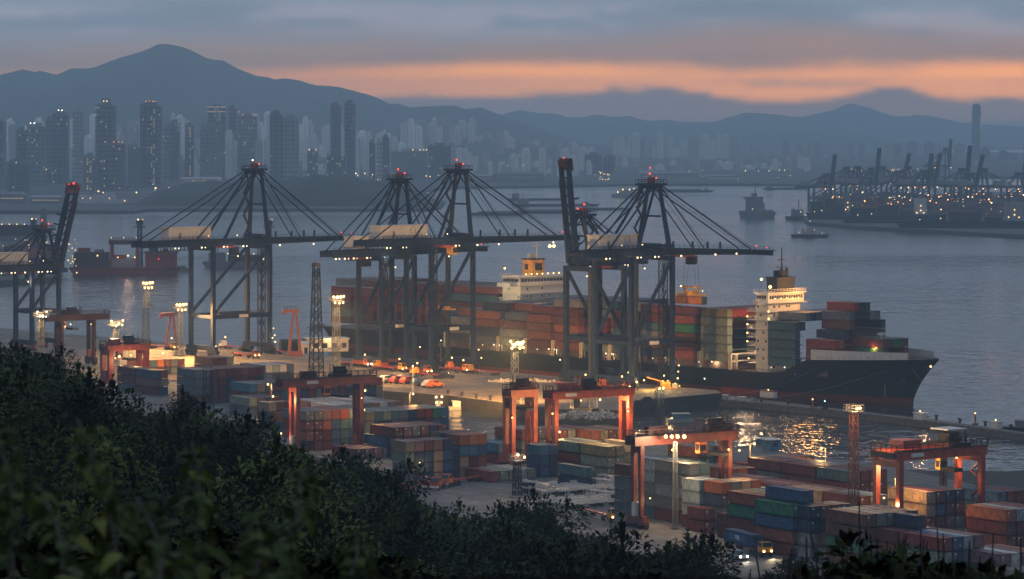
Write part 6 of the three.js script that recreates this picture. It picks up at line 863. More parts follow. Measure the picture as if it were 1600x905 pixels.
// leafy branches a few metres from the camera, out of focus
{
  const leafG = (() => { const p = [], nn = [], col = [], idx = [], n = 7; for (let i = 0; i <= n; i++) { const t = i / n, w = 0.22 * Math.sin(Math.PI * Math.pow(t, 0.75)) * (1 - 0.25 * t), y = 0.10 * Math.sin(t * 2.6) - 0.22 * t * t; for (const s of [-1, 0, 1]) { p.push(t, y + Math.abs(s) * w * 0.28, s * w); nn.push(0.1, 1, -s * 0.28); col.push(1, 1, 1); } } for (let i = 0; i < n; i++) for (const k of [0, 1]) { const a = i * 3 + k; idx.push(a, a + 1, a + 4, a, a + 4, a + 3); } const gm = new THREE.BufferGeometry(); gm.setAttribute('position', new THREE.Float32BufferAttribute(p, 3)); gm.setAttribute('normal', new THREE.Float32BufferAttribute(nn, 3)); gm.setIndex(idx); gm.computeVertexNormals(); return gm; })();
  const LM = [[0.034, 0.052, 0.014], [0.060, 0.080, 0.020], [0.020, 0.033, 0.010], [0.13, 0.145, 0.034]].map((c) => { const m = new THREE.MeshPhysicalMaterial({ roughness: 0.85, specularIntensity: 0.2, side: THREE.DoubleSide, transmission: 0.3, thickness: 0 }); m.color.setRGB(...c); return m; });
  const spots = [[20, 905, -10, 650, 9, 26, 'leafy branch rising at the left edge, out of focus'], [190, 930, 120, 655, 8.5, 30, 'blurred branch with a dark bare stem at the lower left'], [300, 940, 300, 690, 9.5, 30, 'blurred branch with broad leaves right of the dark bare stem'], [420, 940, 470, 735, 10, 28, 'blurred leafy branch leaning right at the lower left centre'], [100, 940, 60, 760, 8, 26, 'low blurred leaf cluster at the bottom left corner'], [250, 950, 215, 780, 7.5, 28, 'low blurred leaf cluster between the two tall branches'], [520, 960, 560, 830, 10.5, 22, 'low pale leafed sprig at the bottom left of centre'], [380, 960, 400, 800, 8, 26, 'low blurred leaf cluster under the leaning branch']];
  const r = rngOf(515);
  for (const [bx, by, tx, ty, z, n, label] of spots) {
    const a = at(bx, by, z), e = at(tx, ty, z + 0.8), t = thing('branch', label, 'branch', [a.x, a.y, a.z], 0, 'leafy branches close to the camera'), E = e.clone().sub(a), mid = E.clone().multiplyScalar(0.5).add(V3(0.03, 0.02, 0.05)), cv = new THREE.CatmullRomCurve3([V3(0, 0, 0), mid, E]);
    mesh('stem', new THREE.TubeGeometry(cv, 10, 0.005, 5), MBARK, t);
    for (let i = 0; i < n * 2.6; i++) { const u = 0.10 + 0.88 * Math.pow((i + r()) / (n * 2.6), 0.8), p = cv.getPoint(Math.min(1, u)), o = mesh('leaf', leafG, LM[Math.floor(r() * r() * 4)], t), L = lerp(0.10, 0.05, u) * (0.75 + 0.5 * r()); o.position.copy(p).add(V3((r() - 0.5) * 0.09, (r() - 0.5) * 0.05, (r() - 0.5) * 0.09)); o.rotation.set((r() - 0.5) * 1.2, r() * 6.28, -0.5 + (r() - 0.5) * 1.3); o.scale.setScalar(L); }
  }
}

// ---------------------------------------------------------------- the terminal across the harbour on the right
kind(tag(slab('far_terminal', [g(1255, 341, 3), g(1265, 347, 3), g(1340, 353, 3), g(1600, 367, 3), g(1900, 380, 3), g(2200, 300, 3), g(1500, 300, 3), g(1330, 316, 3), g(1270, 330, 3)], -3, 3, MLAND), 'low quay of the far terminal at the right'), 'structure');
{
  const MFC = mat(0.03, 0.04, 0.055, { rough: 0.7 }), MFO = mat(0.16, 0.05, 0.03);
  function farCrane(px, py, z, up, top, label, o = {}) {
    const p = at(px, 0, z); const t = thing('quay_crane', label, 'crane', [p.x, 3, -z], o.ry ?? 0.35, 'cranes of the far terminal'), P = V3, G = 9, S = 6, yg = o.yg ?? 23, ya = top * 0.77, b = mb();
    for (const x of [-G, G]) for (const zz of [-S, S]) mb().beam(P(x, 0, zz), P(x, yg, zz), 1.7).to('leg', MFC, t);
    for (const zz of [-S, S]) mb().bb(-G, 12, zz - 0.7, G, 14, zz + 0.7).beam(P(G, yg, zz), P(-G, 14, zz), 1).to('brace', MFC, t);
    mb().bb(-26, yg, -2.5, G + 3, yg + 2.4, 2.5).to('girder', MFC, t); mb().bb(-20, yg + 2.4, -3, -9, yg + 7, 3).to('machinery_house', o.house ?? MW[2], t);
    for (const zz of [-1, 1]) { mb().beam(P(G, yg, zz * S), P(G - 2, ya, zz * 2), 1.6).to('mast_leg', MFC, t); mb().beam(P(-6, yg + 2, zz * 2.5), P(G - 3, ya - 1, zz * 2), 0.9).beam(P(-24, yg + 2, zz * 2.4), P(G - 3, ya - 1, zz * 2), 0.6).to('backstay', MFC, t); }
    mb().bb(G - 5, ya - 1, -3.4, G + 1, ya + 1, 3.4).to('top_platform', MFC, t);
    const bm = thing0('boom', t); bm.position.set(G + 3, yg + 1, 0); bm.rotation.z = R(up); const L = (o.L ?? 40) * 0.78;
    for (const zz of [-2.4, 2.4]) mb().beam(P(0, 0, zz), P(L, 0, zz), 1.6).to('boom_girder', MFC, bm); const tr = mb(); for (let x = 2; x < L; x += 5) tr.bb(x, -0.4, -2.4, x + 0.6, 0.4, 2.4); tr.bb(L - 2, -0.9, -3, L + 0.4, 0.9, 3); tr.to('boom_ties', MFC, bm);
    if (up < 20) for (const zz of [-1, 1]) mb().beam(P(G - 1, ya - 1, zz * 2), P(G + 3 + L * 0.85, yg + 2, zz * 2.2), 0.6).beam(P(G - 1, ya - 1, zz * 2), P(G + 3 + L * 0.42, yg + 2, zz * 2.2), 0.5).to('forestay', MFC, t);
    for (let i = 0; i < 5; i++) { const h = hash2(Math.round(px), i); if (h > 0.5) bulb(t, -22 + i * 8 + h * 4, yg - 1 - (h > 0.8 ? 14 * h : 0), 3.2, 0.6 + h * 0.7, i % 2 ? MORG2 : MSHORE2, 'floodlight'); }
    return t;
  }
  const MORG2 = glow(1, 0.40, 0.12, 6), MSHORE2 = glow(1, 0.66, 0.30, 4.5);
  farCrane(1281, 0, 3080, 82, 47, 'leftmost far crane with its boom raised upright'); farCrane(1313, 0, 3250, 0, 52, 'second far crane from the left, boom lowered'); farCrane(1331, 0, 3250, 0, 53, 'third far crane from the left, boom lowered'); farCrane(1352, 0, 3200, 84, 52, 'far crane with the tallest thin boom, left of centre of its row', { L: 47 });
  farCrane(1369, 0, 3300, 0, 52, 'far crane right of the tallest thin boom, boom lowered'); farCrane(1394, 0, 3250, 76, 47, 'far crane with a boom leaning right in the middle of its row'); farCrane(1409, 0, 3300, 0, 52, 'far crane just right of the leaning boom, lowered'); farCrane(1434, 0, 3150, 84, 50, 'left of the close pair of far cranes with raised booms'); farCrane(1444, 0, 3170, 80, 50, 'right of the close pair of far cranes with raised booms'); farCrane(1471, 0, 4300, 86, 66, 'fainter farther crane with a raised boom below the sky tower', { L: 46, yg: 26 });
  farCrane(1494, 0, 3150, 85, 52, 'tall far crane with raised boom left of the sky tower', { L: 50 }); farCrane(1508, 0, 3120, 76, 47, 'far crane with a leaning boom just left of the sky tower'); farCrane(1527, 0, 3100, 0, 53, 'far crane with lowered boom right below the sky tower'); farCrane(1582, 0, 3080, 83, 48, 'rightmost far crane with raised boom at the view edge', { L: 46 });
  // container rows, sheds and ships at that quay
  const r = rngOf(41), cl = ['maroon', 'rust', 'brown', 'navy', 'slate', 'brick', 'teal', 'orange'];
  for (let i = 0; i < 210; i++) { const px = lerp(1285, 1620, r()), z = lerp(2900, 3350, r()), p = at(px, 0, z); for (let t = 0; t < 3 + Math.floor(r() * 3); t++) restList.push({ p: V3(p.x, 3 + t * HC, -z), ry: 0.2, L: 12, color: cl[Math.floor(r() * cl.length)], h: 1 }); }
  const lm = [], m = new THREE.Matrix4(); for (let i = 0; i < 330; i++) { const px = lerp(1290, 1612, Math.pow(r(), 0.8)), z = lerp(2900, 3300, r()); lm.push([V3((px - CX) / F * z, 4 + 26 * r() * r(), -z), 0.5 + r() * r() * 1.5]); }
  for (const [col, nm, lab, par] of [[MSHORE2, 'terminal_lamps', 'scattered warm work lamps over the far terminal', 0], [MORG2, 'terminal_orange_lamps', 'orange lamps among the far terminal cranes', 1]]) { const sub = lm.filter((_, i) => (i % 5 < 2 ? 0 : 1) === par), im = new THREE.InstancedMesh(new THREE.OctahedronGeometry(0.5, 0), col, sub.length); im.name = nm; sub.forEach(([p, d], i) => { m.makeScale(d, d, d); m.setPosition(p); im.setMatrixAt(i, m); }); scene.add(im); kind(tag(im, lab, 'lamps'), 'stuff'); }
  for (const [px, y, d, i] of [[1397, 347, 2.6, 1], [1437, 344, 1.6, 0], [1445, 344, 1.6, 0], [1443, 340, 1.4, 0], [1485, 342, 3, 1], [1490, 345, 1.4, 0]]) { const p = at(px, y, 2830), t = thing('quay_lamp', `bright lamp low on the far terminal quay, ${i ? 'one of its strongest' : 'beside the white deckhouse'}${px === 1397 ? ', left one' : px === 1485 ? ', right one' : px === 1437 ? ', upper left' : px === 1445 ? ', upper right' : px === 1443 ? ', top' : ', far right'}`, 'lamp', [p.x, p.y, p.z]); bulb(t, 0, 0, 0, d, M.lampHot, 'lamp_glow'); mb().rod(V3(0, 0, 0), V3(0, 2 - p.y, 0), 0.25, 5).to('lamp_post', M.dark, t); }
}
// ---------------------------------------------------------------- vessels and the left terminal
function hullBox(t, L, B, h, m, bow = 0.18, name = 'hull', y0 = -0.6) { const x = L / 2, z = B / 2, bl = L * bow; const P = [[-x, -z], [x - bl, -z], [x, -z * 0.12], [x, z * 0.12], [x - bl, z], [-x, z]], b = mb(); for (let i = 0; i < 6; i++) { const a = P[i], c = P[(i + 1) % 6], k = 0.9; b.quad(V3(c[0] * k, y0, c[1] * k), V3(a[0] * k, y0, a[1] * k), V3(a[0], h, a[1]), V3(c[0], h, c[1])); } const T = P.map((p) => V3(p[0], h, p[1])); b.quad(T[5], T[4], T[1], T[0]); b.quad(T[4], T[3], T[2], T[1]); return b.to(name, m, t); }
function vessel(kindName, px, py, label, cat, L, B, h, ry, m, parts, lamps = []) { const p = g(px, py, 0), t = thing(kindName, label, cat, [p.x, 0, p.z], ry); hullBox(t, L, B, h, m); for (const [name, x0, y0, z0, x1, y1, z1, mm] of parts) mb().bb(x0, y0, z0, x1, y1, z1).to(name, mm ?? M.white, t); for (const [x, y, z, d, mm] of lamps) bulb(t, x, y, z, d, mm ?? MSHORE, 'lamp'); return t; }
const W2 = MW[3];
vessel('cargo_ship', 1187, 340, 'grey cargo ship seen stern on with greenish deck lights, left of the far terminal', 'ship', 46, 17, 6, -1.05, MW[0], [['superstructure', -14, 6, -6.5, -4, 17, 6.5, MW[1]], ['bridge', -15, 17, -8, -6, 19.4, 8, MW[1]], ['funnel', -11, 19.4, -2, -7, 22.6, 2, MW[0]], ['mast', -7.4, 19.4, -0.25, -6.9, 29, 0.25, M.dark], ['crane_post', 6, 6, -0.7, 7.4, 14, 0.7, MW[0]], ['hatch', -2, 6, -5, 16, 7.6, 5, MW[1]]], [[-15, 9, 3, 1.2, M.lampGreen], [-15, 11.5, -2, 1.0, M.lampGreen], [-15, 14, 3, 0.9, M.lampGreen], [-15, 8, -4, 1.0, M.lampGreen], [-14, 16, 4, 0.7], [-3, 8, 6, 0.8]]);
vessel('tug_boat', 1266, 371, 'dark low tug with a pale wheelhouse alone on the water before the far terminal', 'boat', 30, 8, 2.4, 0.05, M.craneDark, [['wheelhouse', -4, 2.4, -2.4, 4, 5.4, 2.4, MW[3]], ['bridge', -2.5, 5.4, -2, 2.2, 8, 2, MW[3]], ['funnel', -6.4, 2.4, -0.9, -5, 7, 0.9, M.rust ?? M.orange], ['mast', -0.2, 8, -0.2, 0.2, 13, 0.2, M.dark], ['crane_arm', -12, 2.4, -0.3, -11.5, 8, 0.3, M.dark]], [[0, 12.6, 0, 0.7], [3, 6, 2.3, 0.5], [-9, 4, 2, 0.5], [9, 3.4, 2, 0.5]]);
vessel('tug_boat', 1248, 343, 'small dark workboat between the grey ship and the far terminal', 'boat', 26, 9, 3, 0.6, M.craneDark, [['wheelhouse', -4, 3, -3, 3, 9, 3, MW[1]], ['mast', -0.3, 9, -0.3, 0.3, 18, 0.3, M.dark], ['stack', -8, 3, -1, -6, 10, 1, MW[0]]], [[0, 7, 3, 0.9], [6, 4, 3, 0.7]]);
vessel('ferry', 981, 308, 'small lit ferry on the water behind the rightmost quay crane', 'boat', 40, 10, 3, 0.0, MW[0], [['cabin', -14, 3, -4, 14, 7, 4, MW[2]], ['upper_deck', -9, 7, -3.4, 8, 10, 3.4, MW[2]]], [[-12, 6, 4.5, 1.8], [-6, 9, 4, 1.8], [2, 9, 4, 1.8], [11, 6, 4.5, 1.6], [7, 10, 3, 1.4]]);
for (const [px, py, L, label, cab] of [[852, 333, 92, 'long dark barge low in the water left of the raised boom', 0], [868, 322, 96, 'second dark barge behind the long one, left of the raised boom', 1], [840, 313, 70, 'farther dark barge with a small deckhouse', 1], [944, 328, 52, 'dark barge with a thin mast right of the raised boom', 2], [1050, 300, 110, 'faint flat barge far out near the far shore lights', 0], [775, 336, 56, 'dark barge half hidden behind the middle crane stays', 0], [1228, 296, 60, 'faint low barge beyond the grey ship', 1], [640, 330, 50, 'dark barge behind the short crane mast', 0], [248, 329, 120, 'row of low dark moorings along the left far shore', 0]]) vessel('barge', px, py, label, 'barge', L, 14, 2.2, 0.03, M.craneDark, cab ? [['deckhouse', -L * 0.42, 2.2, -4, -L * 0.3, 8, 4, MW[1]], ['mast', -L * 0.36, 8, -0.3, -L * 0.355, cab > 1 ? 22 : 14, 0.3, M.dark]] : [['hatch', -L * 0.3, 2.2, -4, L * 0.34, 3.8, 4, MW[0]], ['winch', L * 0.38, 2.2, -2, L * 0.42, 4.6, 2, MW[0]]]);
vessel('buoy_boat', 369, 326, 'tiny pale sail shaped marker boat before the wooded hill', 'boat', 8, 4, 1.5, 0.4, MW[2], [['mast', -0.4, 1.5, -0.4, 0.4, 11, 0.4, MW[1]], ['cabin', -2, 1.5, -1.2, 1, 4, 1.2, MW[2]]]);
vessel('passenger_ship', 160, 324, 'white passenger vessel lying at the left far shore', 'ship', 68, 14, 4.5, 0.0, MW[3], [['lower_deck', -30, 4.5, -6, 26, 8.6, 6, MW[4]], ['upper_deck', -24, 8.6, -5, 14, 12.4, 5, MW[4]], ['bridge', 2, 12.4, -4, 12, 15, 4, MW[4]], ['funnel', -14, 12.4, -2, -9, 17, 2, MW[2]]], [[-4, 17, 3, 1.6], [-20, 9.6, 6.4, 1], [-12, 9.6, 6.4, 1], [8, 9.6, 6.4, 1], [24, 7, 6.4, 1.2]]);
for (const [px, py, L, label, hc] of [[1300, 348, 46, 'dark laden ship at the left end of the far terminal quay', 19], [1392, 354, 84, 'long dark ship along the far terminal quay, left part', 16], [1515, 362, 120, 'long dark ship along the far terminal quay, right part', 14]]) vessel('cargo_ship', px, py, label, 'ship', L, 14, 9, -0.06, M.hull, [['deck_cargo', -L * 0.42, 9, -6.5, -L * 0.16, hc, 6.5, M.craneDark], ['deck_cargo', -L * 0.14, 9, -6.5, L * 0.08, hc + 2.4, 6.5, M.rtgDark], ['deck_cargo', L * 0.1, 9, -6.5, L * 0.22, hc - 2, 6.5, M.craneBlue], ['superstructure', L * 0.24, 9, -6, L * 0.36, 24, 6, px > 1400 ? MW[2] : px > 1350 ? MW[4] : MW[0]], ['funnel', L * 0.28, 24, -2, L * 0.32, 28, 2, MW[0]], ['mast', L * 0.26, 24, -0.3, L * 0.262 + 0.5, 33, 0.3, M.dark]], [[L * 0.3, 14, 6.6, 1.1], [L * 0.3, 18, 6.6, 1.0], [L * 0.26, 12, 6.6, 1.1], [L * 0.33, 12, 6.6, 1], [-L * 0.2, 11, 7.3, 0.8], [-L * 0.34, 10, 7.3, 0.7]]);
const MREDS = mat(0.20, 0.028, 0.024, { rough: 0.7, tex: PT, spec: 0.4 });
// red ship with a red gantry, moored in the left middle distance
{
  const t = vessel('cargo_ship', 196, 428, 'red hulled ship with a tall red gantry moored in the left middle distance', 'ship', 66, 14, 4, 0.02, MREDS, [['cargo_house', -30, 4, -5, -10, 13, 5, M.rtgDark], ['deck_cargo', -9, 4, -5, 8, 9, 5, MW[1]], ['superstructure', 12, 4, -5, 30, 12.5, 5, MREDS], ['superstructure_roof', 11, 12.5, -5.5, 31, 13.2, 5.5, M.rtgDark], ['deck_cargo', -28, 13, -3, -21, 15.4, 3, MREDS], ['deck_cargo', -18, 13, -3, -13, 14.6, 3, MW[1]], ['deck_cargo', 14, 13.2, -3, 19, 16, 3, M.rtgDark], ['winch', 22, 13.2, -2, 25, 15, 2, MREDS], ['deck_cargo', -7, 9, -3, 0, 11.2, 3, MREDS]], [[-16, 11, 5.3, 0.9], [2, 11, 5.5, 1.0], [6, 10, 5.5, 0.8], [20, 9, 5.4, 0.6, M.lampRed], [-4, 10, 5.5, 0.7]]);
  for (const x of [-8, 7]) for (const z of [-5, 5]) mb().bb(x - 0.6, 4, z - 0.6, x + 0.6, 17.5, z + 0.6).to('gantry_leg', MREDS, t); mb().bb(-9.4, 17.5, -5.6, 8.4, 20, 5.6).rail([V3(-9, 20, 5.4), V3(8, 20, 5.4)], 1.6, 2, 0.12).to('gantry_beam', M.rtgDark, t); for (let i = 0; i < 3; i++) bulb(t, -8 + i * 7.4, 21.6, 5, 0.7, MSHORE, 'lamp');
  t.updateMatrixWorld(true); const w2 = t.localToWorld(V3(2, 12, 12)); lamp(w2.x, w2.y, w2.z, 90, 1, 0.5, 0.3, 20);
}
vessel('cargo_ship', 372, 417, 'dark ship with red deck fittings seen between the legs of the lone crane', 'ship', 44, 10, 3.4, 0.0, MW[0], [['superstructure', -18, 3.4, -4, -8, 9, 4, MW[0]], ['deck_cargo', -6, 3.4, -4, 14, 7.4, 4, M.rtgDark], ['mast', -13, 9, -0.25, -12.5, 16, 0.25, M.dark]], [[-6, 8.4, 4.2, 0.6], [2, 8.4, 4.2, 0.7], [10, 8.2, 4.2, 0.6], [16, 5, 4, 0.7]]);
vessel('barge', 262, 424, 'pale flat lighter at the stern of the red ship', 'barge', 30, 9, 2, 0.1, MW[2], [['deckhouse', -10, 2, -3, -3, 5.6, 3, MW[3]], ['hatch', 0, 2, -3, 11, 3.4, 3, MW[1]]], [[-6, 6, 3, 0.5], [3, 4, 3, 0.5]]);
kind(tag(slab('left_terminal', [g(-300, 360, 3), g(52, 376, 3), g(100, 400, 3), g(92, 432, 3), g(-20, 440, 3), g(-300, 445, 3)], -3, 3, MLAND), 'dim quay of a terminal in the left middle distance'), 'structure');
{
  const r = rngOf(77), cl = ['maroon', 'rust', 'brown', 'navy', 'red', 'brick', 'orange'];
  for (let i = 0; i < 60; i++) { const p = g(lerp(-20, 92, r()), lerp(392, 428, r()), 3); for (let t = 0; t < 1 + Math.floor(r() * 3); t++) restList.push({ p: V3(p.x, 3 + t * HC, p.z), ry: 0.15 + (r() < 0.5 ? 1.57 : 0), L: 12, color: cl[Math.floor(r() * cl.length)], h: 1 }); }
  const b = g(8, 428, 3), o = thing('gatehouse', 'small cream building with one lit window at the left edge', 'building', [b.x, 3, b.z]); mb().bb(-5, 0, -4, 5, 9, 4).to('wall', M.cream, o); mb().bb(-5.4, 9, -4.4, 5.4, 9.5, 4.4).to('roof', MW[2], o); mb().bb(-1.4, 3.4, 4, 0.6, 5.6, 4.1).bb(1.6, 3.4, 4, 2.6, 5.6, 4.1).to('lit_window', MLIT, o);
  const hs = g(20, 381, 0), s = thing('container_ship', 'dark laden ship at the left edge behind the leaning crane', 'ship', [hs.x, 0, hs.z], 0.05); hullBox(s, 52, 16, 6, MW[0], 0.1); mb().bb(-26, 6, -6.5, 20, 14, 6.5).to('cargo', M.rtgDark, s); mb().bb(20.4, 6, -3, 24.6, 26, 3).to('tower', MW[0], s); for (let i = 0; i < 8; i++) bulb(s, -24 + i * 5.5, 14.6, 6, 0.8, MSHORE, 'lamp');
  const lm = [], m = new THREE.Matrix4(); for (let i = 0; i < 80; i++) { const p = g(lerp(0, 120, r()), lerp(385, 430, r()), 3); lm.push([p.add(V3(0, 1 + 6 * r(), 0)), 0.4 + r() * 0.5]); } const im = new THREE.InstancedMesh(new THREE.OctahedronGeometry(0.5, 0), MSHORE, lm.length); im.name = 'yard_lamps'; lm.forEach(([p, d], i) => { m.makeScale(d, d, d); m.setPosition(p); im.setMatrixAt(i, m); }); scene.add(im); kind(tag(im, 'small warm lamps over the left terminal', 'lamps'), 'stuff');
  for (const [px, y0, y1, label] of [[218, 343, 412, 'thin light mast behind the rear end of the lone crane'], [420, 343, 414, 'thin light mast behind the hinge of the lone crane'], [52, 342, 384, 'thin light mast at the left terminal']]) { const p = g(px, y1, 1), h = EYE - (y0 - HY) / F * -p.z, t = thing('light_mast', label, 'mast', [p.x, 0, p.z], 0.4, 'thin masts of the left terminal'); mb().lattice(0, 0, 0, 3, 0, 0, h - 3, 2, 9, 0.34).to('mast_frame', M.craneDark, t); mb().bb(-3, h - 5, -3, 3, h - 4.4, 3).bb(-1.8, h - 3.4, -1.8, 1.8, h - 0.6, 1.8).to('mast_head', M.craneDark, t); bulb(t, -1.6, h, 2, 0.9, M.lampWarm); bulb(t, 1.4, h, 2, 0.9, MORG); }
}

// ---------------------------------------------------------------- vehicles
const HEADL = glow(1.0, 0.86, 0.6, 14), HEADO = glow(1.0, 0.62, 0.2, 12), TAILL = glow(1.0, 0.12, 0.05, 4);
function wheels(t, list, r = 0.5, w = 0.35) { for (const [x, z] of list) { const o = mb().rod(V3(x, r, z - w / 2), V3(x, r, z + w / 2), r, 12), a = []; for (const s of [-1, 1]) for (let i = 0; i < 12; i++) { const k = (q0) => V3(x + Math.cos(q0 / 12 * 6.2832) * r, r + Math.sin(q0 / 12 * 6.2832) * r, z + s * w / 2); s > 0 ? o.tri(V3(x, r, z + s * w / 2), k(i), k(i + 1)) : o.tri(V3(x, r, z + s * w / 2), k(i + 1), k(i)); } o.to('wheel', M.rubber, t); } }
// x forward
function tractor(label, p, ry, o = {}) {
  const t = thing('yard_tractor', label, 'truck', p, ry, o.group), m = o.m ?? M.yellow;
  mb().bb(-2.6, 0.7, -0.5, 2.6, 1.05, 0.5).to('chassis', M.dark, t); mb().hex([V3(0.5, 1.05, 1.2), V3(2.5, 1.05, 1.2), V3(2.5, 1.05, -1.2), V3(0.5, 1.05, -1.2), V3(0.6, 2.0, 1.2), V3(2.45, 2.0, 1.2), V3(2.45, 2.0, -1.2), V3(0.6, 2.0, -1.2)]).hex([V3(0.6, 2.0, 1.15), V3(2.4, 2.0, 1.15), V3(2.4, 2.0, -1.15), V3(0.6, 2.0, -1.15), V3(0.75, 3.0, 1.05), V3(2.1, 3.0, 1.05), V3(2.1, 3.0, -1.05), V3(0.75, 3.0, -1.05)]).to('cab', m, t);
  mb().quad(V3(2.42, 2.1, 1.0), V3(2.42, 2.1, -1.0), V3(2.16, 2.9, -0.92), V3(2.16, 2.9, 0.92)).to('windscreen', M.glass, t); for (const s of [-1, 1]) mb().bb(0.95, 2.1, s * 1.13, 2.0, 2.85, s * 1.165).to('side_window', M.glass, t);
  mb().bb(2.5, 0.6, -1.2, 2.68, 1.05, 1.2).to('bumper', o.bump ?? M.dark, t); wheels(t, [[1.8, 1.05], [1.8, -1.05], [-1.6, 1.05], [-1.6, -1.05]]);
  for (const s of [-1, 1]) bulb(t, 2.62, 1.25, s * 0.85, o.hd ?? 0.3, o.hm ?? HEADO, 'headlight'); mb().rod(V3(0.55, 3, 0.6), V3(0.55, 3.3, 0.6), 0.12, 6).to('beacon', M.orange, t);
  if (o.trailer !== undefined) { const tr = thing0('trailer', t); mb().bb(-13.6, 1.05, -0.45, -1.0, 1.35, 0.45).bb(-13.6, 1.2, -1.2, -13.2, 1.4, 1.2).bb(-7.5, 1.2, -1.2, -7.1, 1.4, 1.2).bb(-1.6, 1.2, -1.2, -1.2, 1.4, 1.2).to('trailer_frame', M.red, tr); wheels(tr, [[-11.8, 1.0], [-11.8, -1.0], [-10.5, 1.0], [-10.5, -1.0]]); mb().bb(-3.4, 0, 0.6, -3.2, 1.1, 0.8).bb(-3.4, 0, -0.8, -3.2, 1.1, -0.6).to('landing_leg', M.dark, tr); }
  if (o.light) { t.updateMatrixWorld(true); const w = t.localToWorld(V3(3.4, 1.1, 0)), l = new THREE.SpotLight(new THREE.Color(1, 0.75, 0.42), o.light, 0, 0.75, 0.6), e = t.localToWorld(V3(12, 0, 0)); l.position.copy(w); l.target.position.copy(e); l.castShadow = true; l.shadow.radius = 8; l.name = 'headlight_beam'; scene.add(l, l.target); }
  return t;
}
const roadDir = (a, b) => { const p = g(...a), q0 = g(...b); return Math.atan2(-(q0.z - p.z), q0.x - p.x); };
const RY = roadDir([900, 800], [1190, 876]);
tractor('yellow yard tractor with lit headlights hauling an empty trailer on the road', g(955, 815), RY, { trailer: 0, light: 160, hd: 0.4 });
const loaded = tractor('yellow truck with lit headlights carrying a blue container on the road', g(1190, 869), RY, { trailer: 1, light: 160, hd: 0.42 });
{ // its container
  const t = new THREE.Group(); t.name = numbered('shipping_container'); scene.add(t); const s = SH[12][1]; mesh('body', s.body, CM.blue, t); mesh('frame', s.frame, CMF.blue, t); for (const k of [0, 1]) { const d = mesh('door', s.d[k], CM.blue, t); mesh('locking_bars', s.bars[k], M.steel, d); }
  tag(t, 'blue lettered container riding on the trailer of the yellow truck', 'container', 'shipping containers stacked in the yard'); loaded.updateMatrixWorld(true); t.position.copy(loaded.localToWorld(V3(-7.4, 1.42, 0))); t.rotation.y = RY; const mm = new THREE.MeshStandardMaterial({ roughness: 0.6, map: lettering('TEX', '#d4dce6', css('blue')) }); const o = mesh('lettering', new THREE.PlaneGeometry(7, 1.3125), mm, t); o.position.set(-0.5, 1.4, 1.226);
  const c2 = new THREE.Group(); c2.name = numbered('shipping_container'); scene.add(c2); const s2 = SH[12][2], y = CM.yellow ?? CM.orange; mesh('body', s2.body, CM.orange, c2); mesh('frame', s2.frame, CMF.orange, c2); for (const k of [0, 1]) { const d = mesh('door', s2.d[k], CM.green, c2); mesh('locking_bars', s2.bars[k], M.steel, d); } tag(c2, 'orange container with green doors hanging from the yellow spreader over the ship', 'container', 'shipping containers stacked in the yard'); const hp = at(1080, 462, 1046); c2.position.set(hp.x, hp.y - 2.75, hp.z); c2.rotation.y = QA - Math.PI / 2;
}
function car(label, p, ry, m, lit, group) { const t = thing('car', label, 'car', p, ry, group); mb().hex([V3(-2.1, 0.35, 0.85), V3(2.1, 0.35, 0.85), V3(2.1, 0.35, -0.85), V3(-2.1, 0.35, -0.85), V3(-2.05, 0.95, 0.83), V3(2.0, 0.82, 0.8), V3(2.0, 0.82, -0.8), V3(-2.05, 0.95, -0.83)]).hex([V3(-1.7, 0.9, 0.78), V3(1.0, 0.88, 0.78), V3(1.0, 0.88, -0.78), V3(-1.7, 0.9, -0.78), V3(-1.3, 1.45, 0.62), V3(0.3, 1.45, 0.62), V3(0.3, 1.45, -0.62), V3(-1.3, 1.45, -0.62)]).to('body', m, t); mb().quad(V3(0.98, 0.95, 0.7), V3(0.98, 0.95, -0.7), V3(0.36, 1.42, -0.58), V3(0.36, 1.42, 0.58)).to('windscreen', M.glass, t); for (const s of [-1, 1]) mb().bb(-1.3, 1.0, s * 0.70, 0.5, 1.34, s * 0.775).to('side_window', M.glass, t); wheels(t, [[1.3, 0.78], [1.3, -0.78], [-1.3, 0.78], [-1.3, -0.78]], 0.33, 0.22); if (lit) { for (const s of [-1, 1]) bulb(t, 2.06, 0.66, s * 0.6, 0.34, HEADL, 'headlight'); t.updateMatrixWorld(true); const l = new THREE.SpotLight(new THREE.Color(1, 0.88, 0.66), 120, 0, 0.7, 0.6); l.position.copy(t.localToWorld(V3(2.6, 0.7, 0))); l.target.position.copy(t.localToWorld(V3(11, 0, 0))); l.castShadow = true; l.name = 'headlight_beam'; scene.add(l, l.target); } return t; }
const silver = mat(0.3, 0.31, 0.32, { rough: 0.35, metal: 0.4 });
const c0 = car('silver car with dazzling headlights overtaking beside the loaded truck', g(1153, 874), RY, silver, 1); c0.scale.setScalar(1.25);
